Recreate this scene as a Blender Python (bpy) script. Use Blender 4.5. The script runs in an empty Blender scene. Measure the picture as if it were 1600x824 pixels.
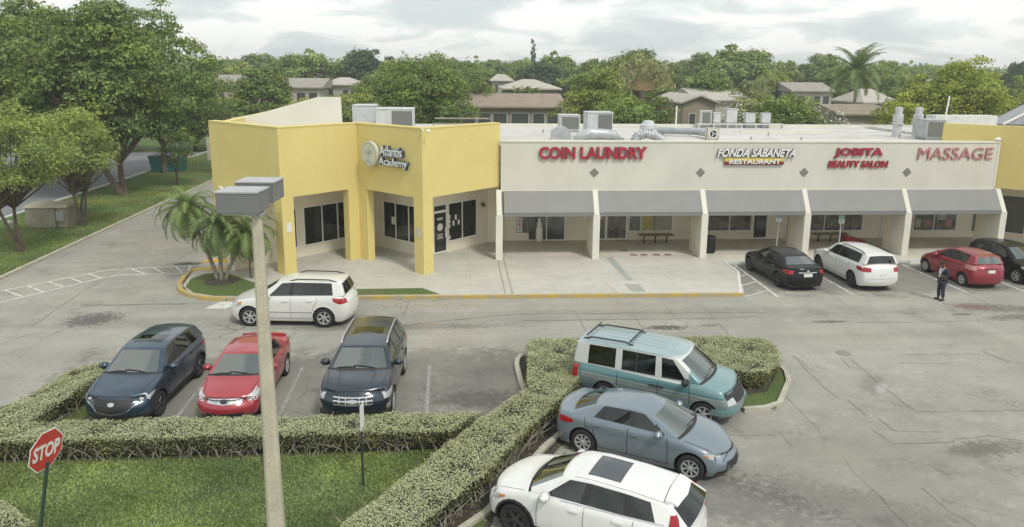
import bpy, bmesh, math, random
import numpy as np
from mathutils import Vector, Matrix
from mathutils.bvhtree import BVHTree
R = math.radians
scene = bpy.context.scene
# ------------------------------------------------------------ camera
cam = bpy.data.cameras.new('camera'); camo = bpy.data.objects.new('camera', cam)
scene.collection.objects.link(camo); scene.camera = camo
TH, AZ, RO = R(11.8), R(4.4), R(0.5)
fw = Vector((math.sin(AZ)*math.cos(TH), math.cos(AZ)*math.cos(TH), -math.sin(TH)))
r0 = Vector((math.cos(AZ), -math.sin(AZ), 0)); u0 = r0.cross(fw)
rt = r0*math.cos(RO)+u0*math.sin(RO); up = u0*math.cos(RO)-r0*math.sin(RO)
camo.matrix_world = Matrix(((rt.x, up.x, -fw.x, 0), (rt.y, up.y, -fw.y, 0), (rt.z, up.z, -fw.z, 9.4), (0, 0, 0, 1)))
cam.sensor_fit = 'HORIZONTAL'; cam.sensor_width = 36; cam.lens = 36*1160/1600
cam.shift_y = -(412-355)/1600; cam.clip_start = 0.2; cam.clip_end = 3000
scene.render.resolution_x = 1024; scene.render.resolution_y = 527
# ------------------------------------------------------------ world and sun
SUN_EL, SUN_AZ = R(52), R(150)          # azimuth from +Y clockwise
w = bpy.data.worlds.new('World'); scene.world = w; w.use_nodes = True
nt = w.node_tree; nt.nodes.clear()
def wn(t, **k):
    n = nt.nodes.new(t)
    for a, b in k.items(): setattr(n, a, b)
    return n
sky = wn('ShaderNodeTexSky', sky_type='NISHITA', sun_disc=False, sun_elevation=SUN_EL, sun_rotation=SUN_AZ, air_density=1.2, dust_density=2.0)
bgs = wn('ShaderNodeBackground'); bgs.inputs[1].default_value = 0.1
nt.links.new(sky.outputs[0], bgs.inputs[0])
tc = wn('ShaderNodeTexCoord')
sep = wn('ShaderNodeSeparateXYZ'); nt.links.new(tc.outputs['Generated'], sep.inputs[0])
zc = wn('ShaderNodeMath', operation='MAXIMUM'); nt.links.new(sep.outputs[2], zc.inputs[0]); zc.inputs[1].default_value = 0.0
za = wn('ShaderNodeMath', operation='ADD'); nt.links.new(zc.outputs[0], za.inputs[0]); za.inputs[1].default_value = 0.22
dx = wn('ShaderNodeMath', operation='DIVIDE'); nt.links.new(sep.outputs[0], dx.inputs[0]); nt.links.new(za.outputs[0], dx.inputs[1])
dy = wn('ShaderNodeMath', operation='DIVIDE'); nt.links.new(sep.outputs[1], dy.inputs[0]); nt.links.new(za.outputs[0], dy.inputs[1])
cb = wn('ShaderNodeCombineXYZ'); nt.links.new(dx.outputs[0], cb.inputs[0]); nt.links.new(dy.outputs[0], cb.inputs[1])
n1 = wn('ShaderNodeTexNoise'); n1.inputs['Scale'].default_value = 1.7; n1.inputs['Detail'].default_value = 8; n1.inputs['Roughness'].default_value = .52; n1.inputs['Distortion'].default_value = .5
nt.links.new(cb.outputs[0], n1.inputs['Vector'])
cr = wn('ShaderNodeValToRGB'); nt.links.new(n1.outputs[0], cr.inputs[0])
e = cr.color_ramp.elements
e[0].position = .40; e[0].color = (.64, .70, .71, 1); e[1].position = .54; e[1].color = (1.0, 1.0, .975, 1)
e2 = cr.color_ramp.elements.new(.47); e2.color = (.74, .785, .775, 1)
e3 = cr.color_ramp.elements.new(.52); e3.color = (.87, .915, .90, 1)
bgc = wn('ShaderNodeBackground'); bgc.inputs[1].default_value = 0.92
nt.links.new(cr.outputs[0], bgc.inputs[0])
ms = wn('ShaderNodeMixShader'); ms.inputs[0].default_value = .88
nt.links.new(bgs.outputs[0], ms.inputs[1]); nt.links.new(bgc.outputs[0], ms.inputs[2])
wo = wn('ShaderNodeOutputWorld'); nt.links.new(ms.outputs[0], wo.inputs[0])
sl = bpy.data.lights.new('sun', 'SUN'); sl.energy = 1.5; sl.angle = R(10); sl.color = (1, .965, .90)
so = bpy.data.objects.new('sun', sl); scene.collection.objects.link(so)
sd = Vector((math.sin(SUN_AZ)*math.cos(SUN_EL), math.cos(SUN_AZ)*math.cos(SUN_EL), math.sin(SUN_EL)))
so.rotation_euler = sd.to_track_quat('Z', 'Y').to_euler()
scene.view_settings.view_transform = 'Standard'; scene.view_settings.look = 'None'
scene.view_settings.exposure = 0.40; scene.view_settings.gamma = 1.0
scene.view_settings.use_curve_mapping = False
scene.cycles.max_bounces = 8; scene.cycles.diffuse_bounces = 5; scene.cycles.glossy_bounces = 3
scene.cycles.transparent_max_bounces = 6

# ------------------------------------------------------------ helpers
COL = scene.collection
MATS = {}
def mat(name, col, rough=.8, metal=0, spec=.5, coat=0, noise=None, noise2=None, bump=None, trans=0, emit=None):
    """noise = (scale, amount, detail): lightens/darkens the base colour by texture"""
    if name in MATS: return MATS[name]
    m = bpy.data.materials.new(name); m.use_nodes = True; MATS[name] = m
    t = m.node_tree; b = t.nodes['Principled BSDF']
    b.inputs['Base Color'].default_value = (*col, 1); b.inputs['Roughness'].default_value = rough
    b.inputs['Metallic'].default_value = metal; b.inputs['Specular IOR Level'].default_value = spec
    b.inputs['Coat Weight'].default_value = coat; b.inputs['Coat Roughness'].default_value = .04
    if emit: b.inputs['Emission Color'].default_value = (*col, 1); b.inputs['Emission Strength'].default_value = emit
    src = None
    co = t.nodes.new('ShaderNodeTexCoord')
    for k, nz in enumerate((noise, noise2)):
        if not nz: continue
        n = t.nodes.new('ShaderNodeTexNoise'); n.inputs['Scale'].default_value = nz[0]
        n.inputs['Detail'].default_value = nz[2] if len(nz) > 2 else 4
        t.links.new(co.outputs['Object'], n.inputs['Vector'])
        mr = t.nodes.new('ShaderNodeMapRange'); mr.inputs[1].default_value = .3; mr.inputs[2].default_value = .7
        mr.inputs[3].default_value = 1-nz[1]; mr.inputs[4].default_value = 1+nz[1]
        t.links.new(n.outputs[0], mr.inputs[0])
        if src is None: src = mr.outputs[0]
        else:
            mu = t.nodes.new('ShaderNodeMath'); mu.operation = 'MULTIPLY'
            t.links.new(src, mu.inputs[0]); t.links.new(mr.outputs[0], mu.inputs[1]); src = mu.outputs[0]
    if src:
        vm = t.nodes.new('ShaderNodeVectorMath'); vm.operation = 'SCALE'; vm.inputs[0].default_value = col
        t.links.new(src, vm.inputs['Scale']); t.links.new(vm.outputs[0], b.inputs['Base Color'])
    if bump:
        n = t.nodes.new('ShaderNodeTexNoise'); n.inputs['Scale'].default_value = bump[0]; n.inputs['Detail'].default_value = 5
        t.links.new(co.outputs['Object'], n.inputs['Vector'])
        bp = t.nodes.new('ShaderNodeBump'); bp.inputs['Strength'].default_value = bump[1]; bp.inputs['Distance'].default_value = .05
        t.links.new(n.outputs[0], bp.inputs['Height']); t.links.new(bp.outputs[0], b.inputs['Normal'])
    if trans:
        tr = t.nodes.new('ShaderNodeBsdfTranslucent'); mx = t.nodes.new('ShaderNodeMixShader'); mx.inputs[0].default_value = trans
        if src: t.links.new(vm.outputs[0], tr.inputs[0])
        else: tr.inputs[0].default_value = (*col, 1)
        o = t.nodes['Material Output']
        t.links.new(b.outputs[0], mx.inputs[1]); t.links.new(tr.outputs[0], mx.inputs[2]); t.links.new(mx.outputs[0], o.inputs[0])
    return m

class MB:
    def __init__(s): s.v = []; s.f = []; s.m = []
    def add(s, vs, fs, mi=0):
        b = len(s.v); s.v += [tuple(v) for v in vs]; s.f += [tuple(i+b for i in f) for f in fs]; s.m += [mi]*len(fs); return s
    def box(s, x0, x1, y0, y1, z0, z1, mi=0, T=None):
        vs = [Vector((x, y, z)) for x in (x0, x1) for y in (y0, y1) for z in (z0, z1)]
        if T: vs = [T @ v for v in vs]
        return s.add(vs, [(0, 1, 3, 2), (4, 6, 7, 5), (0, 4, 5, 1), (2, 3, 7, 6), (0, 2, 6, 4), (1, 5, 7, 3)], mi)
    def prism(s, pts, z0, z1, mi=0, T=None, top=None):
        n = len(pts); area = sum(pts[i][0]*pts[(i+1) % n][1]-pts[(i+1) % n][0]*pts[i][1] for i in range(n))
        if area < 0: pts = pts[::-1]
        tp = top or pts
        vs = [Vector((p[0], p[1], z0)) for p in pts]+[Vector((p[0], p[1], z1)) for p in tp]
        if T: vs = [T @ v for v in vs]
        return s.add(vs, [tuple(range(n))[::-1], tuple(range(n, 2*n))]+[(i, (i+1) % n, n+(i+1) % n, n+i) for i in range(n)], mi)
    def tube(s, path, rad, seg=8, mi=0, cap=True):
        path = [Vector(p) for p in path]; n = len(path)
        rad = rad if hasattr(rad, '__len__') else [rad]*n
        vs = []
        ref = None
        for i, p in enumerate(path):
            d = (path[min(i+1, n-1)]-path[max(i-1, 0)]).normalized()
            if ref is None: ref = Vector((0, 0, 1)) if abs(d.z) < .9 else Vector((1, 0, 0))
            a = d.cross(ref).normalized(); b = d.cross(a).normalized(); ref = -b if abs(d.dot(ref)) < .98 else ref
            a = d.cross(ref).normalized(); b = d.cross(a).normalized()
            vs += [p+(a*math.cos(2*math.pi*k/seg)+b*math.sin(2*math.pi*k/seg))*rad[i] for k in range(seg)]
        fs = [(i*seg+k, i*seg+(k+1) % seg, (i+1)*seg+(k+1) % seg, (i+1)*seg+k) for i in range(n-1) for k in range(seg)]
        if cap: fs += [tuple(range(seg))[::-1], tuple(range((n-1)*seg, n*seg))]
        return s.add(vs, fs, mi)
    def lathe(s, prof, seg=24, mi=0, T=None):      # prof (r, z)
        n = len(prof)
        vs = [Vector((r*math.cos(2*math.pi*k/seg), r*math.sin(2*math.pi*k/seg), z)) for r, z in prof for k in range(seg)]
        if T: vs = [T @ v for v in vs]
        fs = [(i*seg+k, i*seg+(k+1) % seg, (i+1)*seg+(k+1) % seg, (i+1)*seg+k) for i in range(n-1) for k in range(seg)]
        fs += [tuple(range(seg))[::-1], tuple(range((n-1)*seg, n*seg))]
        return s.add(vs, fs, mi)
    def build(s, name, mats, parent=None, smooth=False, bevel=0):
        me = bpy.data.meshes.new(name); me.from_pydata(s.v, [], s.f)
        mats = mats if isinstance(mats, (list, tuple)) else [mats]
        for m in mats: me.materials.append(m)
        me.polygons.foreach_set('material_index', s.m)
        if smooth: me.polygons.foreach_set('use_smooth', [True]*len(s.f))
        me.update()
        if bevel:
            bm = bmesh.new(); bm.from_mesh(me)
            bmesh.ops.remove_doubles(bm, verts=bm.verts, dist=1e-5)
            bmesh.ops.bevel(bm, geom=[e for e in bm.edges if len(e.link_faces) == 2 and e.calc_face_angle(0) > .5], offset=bevel, segments=1, affect='EDGES')
            bm.to_mesh(me); bm.free()
        bm = bmesh.new(); bm.from_mesh(me); bmesh.ops.recalc_face_normals(bm, faces=bm.faces); bm.to_mesh(me); bm.free()
        o = bpy.data.objects.new(name, me); COL.objects.link(o)
        if parent: o.parent = parent
        return o
def tag(o, label=None, cat=None, group=None, kind=None):
    if label: o['label'] = label
    if cat: o['category'] = cat
    if group: o['group'] = group
    if kind: o['kind'] = kind
    return o
def empty(name, loc=(0, 0, 0), rz=0, label=None, cat=None, group=None):
    o = bpy.data.objects.new(name, None); COL.objects.link(o); o.location = loc; o.rotation_euler = (0, 0, rz)
    o.empty_display_size = .2
    return tag(o, label, cat, group)
def copy_tree(o, parent=None):
    c = o.copy(); COL.objects.link(c); c.parent = parent
    for ch in list(o.children): copy_tree(ch, c)
    return c
def frame(O, r):       # local x = right along the wall, local -y = outward, z = up
    r = Vector((r[0], r[1], 0)).normalized(); n = Vector((-r.y, r.x, 0))
    return Matrix(((r.x, n.x, 0, O[0]), (r.y, n.y, 0, O[1]), (0, 0, 1, O[2] if len(O) > 2 else 0), (0, 0, 0, 1)))
def text(name, body, T, x0, x1, z0, z1, depth, m, bold=.02, shear=0, y=0, parent=None, side=None):
    c = bpy.data.curves.new(name, 'FONT'); c.body = body; c.extrude = .02; c.offset = bold; c.shear = shear; c.resolution_u = 3
    o = bpy.data.objects.new('tmp', c); COL.objects.link(o)
    dg = bpy.context.evaluated_depsgraph_get(); me = bpy.data.meshes.new_from_object(o.evaluated_get(dg))
    bpy.data.objects.remove(o)
    vs = [v.co.copy() for v in me.vertices]
    a0 = min(v.x for v in vs); a1 = max(v.x for v in vs); b0 = min(v.y for v in vs); b1 = max(v.y for v in vs)
    for v, q in zip(me.vertices, vs):
        v.co = T @ Vector((x0+(q.x-a0)/(a1-a0)*(x1-x0), y-depth/2-(q.z/.02)*depth/2, z0+(q.y-b0)/(b1-b0)*(z1-z0)))
    me.materials.clear(); me.materials.append(m)
    if side:
        me.materials.append(side); me.update()
        out = (T.to_3x3() @ Vector((0, -1, 0)))
        for p in me.polygons:
            if abs(p.normal.dot(out)) < .5: p.material_index = 1
    me.name = name
    o = bpy.data.objects.new(name, me); COL.objects.link(o)
    if parent: o.parent = parent
    return o
def quads(name, P, mats, mi=None, parent=None):
    """P: (n,4,3) array of quads"""
    n = len(P); me = bpy.data.meshes.new(name)
    me.vertices.add(n*4); me.vertices.foreach_set('co', P.astype(np.float32).ravel())
    me.loops.add(n*4); me.loops.foreach_set('vertex_index', np.arange(n*4, dtype=np.int32))
    me.polygons.add(n); me.polygons.foreach_set('loop_start', np.arange(0, n*4, 4, dtype=np.int32)); me.polygons.foreach_set('loop_total', np.full(n, 4, dtype=np.int32))
    for m in (mats if isinstance(mats, (list, tuple)) else [mats]): me.materials.append(m)
    if mi is not None: me.polygons.foreach_set('material_index', mi.astype(np.int32))
    me.update(calc_edges=True)
    o = bpy.data.objects.new(name, me); COL.objects.link(o)
    if parent: o.parent = parent
    return o
def leafquads(c, nrm, size, rng, asp=.6, jitter=.6):
    """leaf quads at centres c with normals about nrm"""
    n = len(c); nv = nrm+rng.normal(0, jitter, (n, 3)); nv /= np.linalg.norm(nv, axis=1)[:, None]+1e-9
    a = rng.normal(0, 1, (n, 3)); a -= nv*(a*nv).sum(1)[:, None]; a /= np.linalg.norm(a, axis=1)[:, None]+1e-9
    b = np.cross(nv, a); s = (size*rng.uniform(.6, 1.3, n))[:, None]
    a = a*s; b = b*s*asp
    return np.stack([c-a, c-b*.9+a*.1, c+a, c+b*.9+a*.1], axis=1)
def ground_pt(T, *p): return T @ Vector(p)
# ============================================================ SETTING
class NG:                       # small node-graph helper
    def __init__(s, m): s.t = m.node_tree; s.b = s.t.nodes['Principled BSDF']; s.co = s.t.nodes.new('ShaderNodeTexCoord').outputs['Object']; s._sep = None
    def n(s, ty, **k):
        x = s.t.nodes.new(ty)
        for a, b in k.items(): setattr(x, a, b)
        return x
    def set(s, inp, v):
        if isinstance(v, (int, float)): inp.default_value = v
        elif isinstance(v, (tuple, list)): inp.default_value = (*v, 1) if (len(v) == 3 and len(inp.default_value) == 4) else v
        else: s.t.links.new(v, inp)
    def math(s, op, a, b=0, c=None):
        x = s.n('ShaderNodeMath', operation=op); s.set(x.inputs[0], a); s.set(x.inputs[1], b)
        if c is not None: s.set(x.inputs[2], c)
        return x.outputs[0]
    def xy(s):
        if not s._sep: q = s.n('ShaderNodeSeparateXYZ'); s.t.links.new(s.co, q.inputs[0]); s._sep = (q.outputs[0], q.outputs[1], q.outputs[2])
        return s._sep
    def noise(s, sc, det=4, rough=.55, vec=None, dist=0, lo=.3, hi=.7, a=0, b=1):
        x = s.n('ShaderNodeTexNoise'); x.inputs['Scale'].default_value = sc; x.inputs['Detail'].default_value = det
        x.inputs['Roughness'].default_value = rough; x.inputs['Distortion'].default_value = dist
        s.t.links.new(vec or s.co, x.inputs['Vector']); return s.ramp(x.outputs[0], lo, hi, a, b)
    def ramp(s, v, lo, hi, a=0, b=1, smooth=False):
        x = s.n('ShaderNodeMapRange'); x.interpolation_type = 'SMOOTHSTEP' if smooth else 'LINEAR'
        s.set(x.inputs[0], v); x.inputs[1].default_value = lo; x.inputs[2].default_value = hi; x.inputs[3].default_value = a; x.inputs[4].default_value = b
        return x.outputs[0]
    def mix(s, f, a, b):
        x = s.n('ShaderNodeMix', data_type='RGBA'); s.set(x.inputs[0], f)
        for k, v in ((6, a), (7, b)):
            if isinstance(v, (tuple, list)): x.inputs[k].default_value = (*v, 1)
            else: s.t.links.new(v, x.inputs[k])
        return x.outputs[2]
    def scale(s, col, f):
        x = s.n('ShaderNodeVectorMath', operation='SCALE'); s.set(x.inputs[0], col); s.set(x.inputs['Scale'], f); return x.outputs[0]
    def map(s, sx, sy, rz=0):
        x = s.n('ShaderNodeMapping'); x.inputs['Scale'].default_value = (sx, sy, 1); x.inputs['Rotation'].default_value = (0, 0, rz)
        s.t.links.new(s.co, x.inputs[0]); return x.outputs[0]
    def ellipse(s, cx, cy, rx, ry, rot=0, soft=.5, wob=None, pw=2):
        X, Y, Z = s.xy()
        u = s.math('SUBTRACT', X, cx); v = s.math('SUBTRACT', Y, cy)
        c, d = math.cos(rot), math.sin(rot)
        a = s.math('ADD', s.math('MULTIPLY', u, c/rx), s.math('MULTIPLY', v, d/rx))
        b = s.math('ADD', s.math('MULTIPLY', u, -d/ry), s.math('MULTIPLY', v, c/ry))
        r = s.math('ADD', s.math('POWER', s.math('ABSOLUTE', a), pw), s.math('POWER', s.math('ABSOLUTE', b), pw))
        if wob: r = s.math('ADD', r, wob)
        return s.ramp(r, 1-soft, 1+soft*.4, 1, 0, True)
    def bump(s, h, st, dist=.02):
        x = s.n('ShaderNodeBump'); x.inputs['Strength'].default_value = st; x.inputs['Distance'].default_value = dist
        s.t.links.new(h, x.inputs['Height']); s.t.links.new(x.outputs[0], s.b.inputs['Normal'])
def newmat(name, rough=.9):
    m = bpy.data.materials.new(name); m.use_nodes = True; MATS[name] = m
    g = NG(m); g.b.inputs['Roughness'].default_value = rough; g.b.inputs['Specular IOR Level'].default_value = .25; return m, g

# --- asphalt of the car park: worn, patched, cracked and stained
m_asph, g = newmat('asphalt')
big = g.noise(.10, 6, .6, dist=.6, a=-1, b=1)
mid = g.noise(.55, 5, .6, dist=.4, a=-1, b=1)
streak = g.noise(1, 4, .55, vec=g.map(.12, 1.3), dist=.3, a=-1, b=1)
fine = g.noise(9, 4, .7, a=-1, b=1)
grit = g.noise(60, 2, .7, a=-1, b=1)
v = g.math('MULTIPLY_ADD', big, .10, 1.0)
v = g.math('MULTIPLY_ADD', mid, .09, v); v = g.math('MULTIPLY_ADD', streak, .06, v)
v = g.math('MULTIPLY_ADD', fine, .085, v); v = g.math('MULTIPLY_ADD', grit, .11, v)
wob = g.noise(1.6, 7, .7, a=-.9, b=.9)
wob2 = g.noise(5, 6, .75, a=-1.2, b=1.2)
col = g.mix(g.noise(.22, 4, .5, dist=.5), (.33, .315, .267), (.30, .296, .263))
# darker parking bays and tyre-polished lane bands
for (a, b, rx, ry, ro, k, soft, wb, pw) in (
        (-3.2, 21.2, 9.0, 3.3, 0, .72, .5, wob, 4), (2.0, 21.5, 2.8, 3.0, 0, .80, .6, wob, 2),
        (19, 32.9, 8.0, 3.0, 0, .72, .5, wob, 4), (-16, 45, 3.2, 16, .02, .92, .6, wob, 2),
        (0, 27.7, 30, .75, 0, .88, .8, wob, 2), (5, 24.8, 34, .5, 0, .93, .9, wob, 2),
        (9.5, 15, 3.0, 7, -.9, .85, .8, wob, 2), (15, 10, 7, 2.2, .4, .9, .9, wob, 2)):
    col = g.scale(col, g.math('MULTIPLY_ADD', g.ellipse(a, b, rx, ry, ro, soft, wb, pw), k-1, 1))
# oil and damp stains with shapes of their own
for (a, b, rx, ry, ro, k) in ((-13.9, 28.2, 1.0, .85, .5, .45), (7.9, 26.15, .8, .25, 0, .35), (9.7, 26.3, .5, .14, 0, .6), (14.4, 26.5, .7, .14, 0, .45), (22.5, 27.8, 2.2, .6, -.25, .62),
        (22.6, 26.7, 2.0, .35, .1, .6), (20.3, 27.1, .5, .15, 0, .5), (-1.9, 26.7, 4.5, .35, 0, .7), (0.6, 20.3, 1.5, .6, 0, .65), (1.1, 18.95, .7, .45, 0, .6),
        (-3.9, 18.9, .9, .35, 0, .7), (8.6, 14.4, 2.4, .8, -.5, .78), (5.8, 15.0, 2.6, 1.1, -.55, .72), (3.4, 12.9, 2.6, 1.2, -.55, .72), (12.9, 20.7, .9, .45, .9, .75), (11.8, 11.9, 1.1, .8, .3, .6), (14.2, 13.4, 1.6, .7, .3, .6), (13.6, 16.6, 1.2, .4, .1, .62),
        (-13.2, 36.6, .8, .3, .1, .35), (15.5, 31.0, .9, .5, 0, .6), (18.7, 30.8, .9, .5, 0, .65), (24, 30.6, 1.2, .5, 0, .7), (18.8, 29.6, 1.0, .3, 0, .75), (15.4, 36.0, 1.6, .5, 0, .6)):
    col = g.scale(col, g.math('MULTIPLY_ADD', g.ellipse(a, b, rx, ry, ro, .7, wob2), k-1, 1))
# pale worn spots, rusty spots
col = g.mix(g.math('MULTIPLY', g.ellipse(13.0, 20.4, .5, .16, .9, .6, wob2), .35), col, (.52, .53, .53))
col = g.mix(g.math('MULTIPLY', g.ellipse(15.2, 30.4, .9, .3, 0, .6, wob2), .5), col, (.5, .48, .42))
col = g.mix(g.math('MULTIPLY', g.ellipse(21.4, 28.05, .75, .3, -.1, .5, wob2), .6), col, (.22, .10, .09))
for a, b, rx, ry in ((-1.3, 19.1, .35, .35), (-3.9, 19.0, .6, .35), (-4.4, 26.9, .4, .15), (-1.0, 26.9, .5, .12)):
    col = g.mix(g.math('MULTIPLY', g.ellipse(a, b, rx, ry, 0, .8, wob2), .45), col, (.30, .21, .09))
# dark aggregate showing where the top coat is gone
rav = g.math('MULTIPLY', g.noise(.35, 5, .65, lo=.56, hi=.70), g.noise(5, 4, .7, lo=.42, hi=.55))
col = g.scale(col, g.math('MULTIPLY_ADD', rav, -.34, 1))
pale = g.math('MULTIPLY', g.noise(.5, 5, .65, lo=.55, hi=.68, vec=g.map(1.2, .8, .9)), g.noise(7, 4, .7, lo=.4, hi=.6)); col = g.scale(col, g.math('MULTIPLY_ADD', pale, .20, 1))
# straight slab joints (concrete reflective cracking) and crooked cracks
def lines(px, py, rz, per, wid, off=0):
    mp = g.n('ShaderNodeMapping'); mp.inputs['Rotation'].default_value = (0, 0, rz); g.t.links.new(g.co, mp.inputs[0])
    dn = g.n('ShaderNodeTexNoise'); dn.inputs['Scale'].default_value = .8; dn.inputs['Detail'].default_value = 4; g.t.links.new(g.co, dn.inputs['Vector'])
    q = g.n('ShaderNodeSeparateXYZ'); g.t.links.new(mp.outputs[0], q.inputs[0])
    s_ = g.math('ADD', g.math('MULTIPLY_ADD', dn.outputs[0], .35, off), q.outputs[0])
    f = g.math('ABSOLUTE', g.math('SUBTRACT', g.math('FRACT', g.math('DIVIDE', s_, per)), .5))
    return g.ramp(f, wid/per*.3, wid/per, 1, 0)
gate = g.noise(.16, 3, .5, lo=.50, hi=.56)
gate2 = g.noise(.21, 3, .5, lo=.50, hi=.55, vec=g.map(1.3, .9, .7))
cr1 = g.math('MULTIPLY', lines(0, 0, .04, 6.1, .035), gate)
cr2 = g.math('MULTIPLY', lines(0, 0, math.pi/2+.02, 4.7, .03, 1.2), gate2)
vo = g.n('ShaderNodeTexVoronoi', feature='DISTANCE_TO_EDGE'); vo.inputs['Scale'].default_value = .28
dn = g.n('ShaderNodeTexNoise'); dn.inputs['Scale'].default_value = 1.2; dn.inputs['Detail'].default_value = 5; g.t.links.new(g.co, dn.inputs['Vector'])
va = g.n('ShaderNodeVectorMath', operation='MULTIPLY_ADD'); g.t.links.new(dn.outputs[1], va.inputs[0]); va.inputs[1].default_value = (1.3, 1.3, 0); g.t.links.new(g.co, va.inputs[2])
g.t.links.new(va.outputs[0], vo.inputs['Vector'])
cr3 = g.math('MULTIPLY', g.ramp(vo.outputs[0], .002, .008, 1, 0), g.noise(.12, 3, .5, lo=.53, hi=.60, vec=g.map(.8, 1.2, 2.1)))
crk = g.math('MAXIMUM', g.math('MAXIMUM', cr1, cr2), cr3)
col = g.scale(col, g.math('MULTIPLY_ADD', crk, -.35, 1))
col = g.scale(col, v)
g.t.links.new(col, g.b.inputs['Base Color']); g.bump(g.noise(45, 3, .7), .25, .01)

m_old, g = newmat('side_asphalt')
g.t.links.new(g.scale((.235, .24, .245), g.noise(.6, 5, .6, a=.88, b=1.12)), g.b.inputs['Base Color'])
# --- grass ground
def grassmat(name, c1, c2, c3):
    m, g = newmat(name, .95)
    c = g.mix(g.noise(.7, 5, .6, dist=.3), c1, c2)
    c = g.mix(g.math('MULTIPLY', g.noise(.35, 4, .6, lo=.5, hi=.68, vec=g.map(1, 1, 1.1)), .6), c, c3)
    c = g.scale(c, g.noise(22, 4, .75, a=.62, b=1.38)); g.t.links.new(c, g.b.inputs['Base Color']); g.bump(g.noise(30, 4, .8), .8, .05)
    return m
m_lawn = grassmat('lawn_soil', (.14, .20, .055), (.18, .225, .07), (.21, .20, .085))
m_far = grassmat('field', (.10, .15, .05), (.12, .16, .055), (.14, .14, .07))
m_verge = grassmat('verge', (.12, .19, .055), (.16, .21, .07), (.22, .20, .10))
m_dirt, g = newmat('dirt'); g.t.links.new(g.scale((.085, .078, .058), g.noise(7, 5, .7, a=.55, b=1.5)), g.b.inputs['Base Color']); g.bump(g.noise(12, 4, .7), .8, .06)
# --- concrete
def concmat(name, c, jx=3.0, jy=3.0, joint=.012, ofx=0, ofy=0):
    m, g = newmat(name, .85)
    X, Y, Z = g.xy()
    a = g.math('MULTIPLY_ADD', g.noise(.35, 5, .6, dist=.4, a=-1, b=1), .09, 1.0)
    a = g.math('MULTIPLY_ADD', g.noise(2.0, 5, .6, a=-1, b=1), .06, a); a = g.math('MULTIPLY_ADD', g.noise(14, 4, .7, a=-1, b=1), .05, a)
    a = g.math('MULTIPLY_ADD', g.noise(1, 4, .6, vec=g.map(.4, 1.8, .3), a=-1, b=1), .05, a)
    if jx:
        fx = g.math('ABSOLUTE', g.math('SUBTRACT', g.math('FRACT', g.math('DIVIDE', g.math('ADD', X, ofx), jx)), .5))
        fy = g.math('ABSOLUTE', g.math('SUBTRACT', g.math('FRACT', g.math('DIVIDE', g.math('ADD', Y, ofy), jy)), .5))
        j = g.math('MAXIMUM', g.ramp(fx, joint/jx*.5, joint/jx, 1, 0), g.ramp(fy, joint/jy*.5, joint/jy, 1, 0))
        a = g.math('MULTIPLY', a, g.math('MULTIPLY_ADD', j, -.28, 1))
    st = g.noise(.8, 4, .6, lo=.58, hi=.75, vec=g.map(1, 1, 2)); a = g.math('MULTIPLY', a, g.math('MULTIPLY_ADD', st, -.10, 1))
    g.t.links.new(g.scale(c, a), g.b.inputs['Base Color']); g.bump(g.noise(30, 3, .6), .1, .01)
    return m
m_plaza = concmat('plaza_concrete', (.485, .47, .415), 1.83, 1.9, .012, .3, .6)
m_walk = concmat('walk_concrete', (.56, .525, .44), 2.75, 5, .012)
m_kerb = mat('kerb_concrete', (.42, .40, .32), .9, noise=(3, .15), noise2=(25, .1))
m_white_kerb = mat('white_kerb', (.62, .62, .58), .9, noise=(3, .1))
m_yk, g = newmat('yellow_kerb_paint', .8)      # worn yellow paint over concrete
g.t.links.new(g.mix(g.noise(2.2, 5, .7, lo=.42, hi=.62), (.50, .36, .10), (.36, .33, .24)), g.b.inputs['Base Color'])
m_yk2, g = newmat('fresh_yellow_paint', .7)
g.t.links.new(g.mix(g.noise(3, 5, .7, lo=.55, hi=.75), (.66, .42, .06), (.45, .40, .28)), g.b.inputs['Base Color'])
m_line, g = newmat('line_paint', .85)
g.t.links.new(g.mix(g.noise(3.5, 6, .75, lo=.44, hi=.62), (.66, .65, .60), (.40, .39, .35)), g.b.inputs['Base Color'])
m_line_old, g = newmat('faded_line_paint', .85)
g.t.links.new(g.mix(g.noise(3.5, 6, .75, lo=.35, hi=.6), (.38, .375, .35), (.25, .25, .235)), g.b.inputs['Base Color'])

def struct(o): return tag(o, kind='structure')
b = MB(); b.add([(-900, -60, -.02), (900, -60, -.02), (900, 900, -.02), (-900, 900, -.02)], [(0, 1, 2, 3)]); struct(b.build('ground', m_far))
b = MB(); b.add([(-20.7, -8, 0), (60, -8, 0), (60, 37.2, 0), (-12.1, 37.2, 0), (-12.1, 75, 0), (-20.9, 75, 0)], [(0, 1, 2, 3, 4, 5)])
struct(b.build('parking_lot', m_asph))
b = MB(); b.add([(-70, -8, .0), (-28.6, -8, .0), (-28.6, 88, .0), (-70, 88, .0)], [(0, 1, 2, 3)]); struct(b.build('side_road', m_old))
b = MB(); b.add([(-28.4, -8, .05), (-20.9, -8, .05), (-21.0, 75, .05), (-28.4, 88, .05)], [(0, 1, 2, 3)]); struct(b.build('verge', m_verge))
b = MB(); b.add([(-12, 52, .0), (60, 52, .0), (60, 60, .0), (-12, 60, .0)], [(0, 1, 2, 3)]); struct(b.build('back_alley', m_old))
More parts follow.
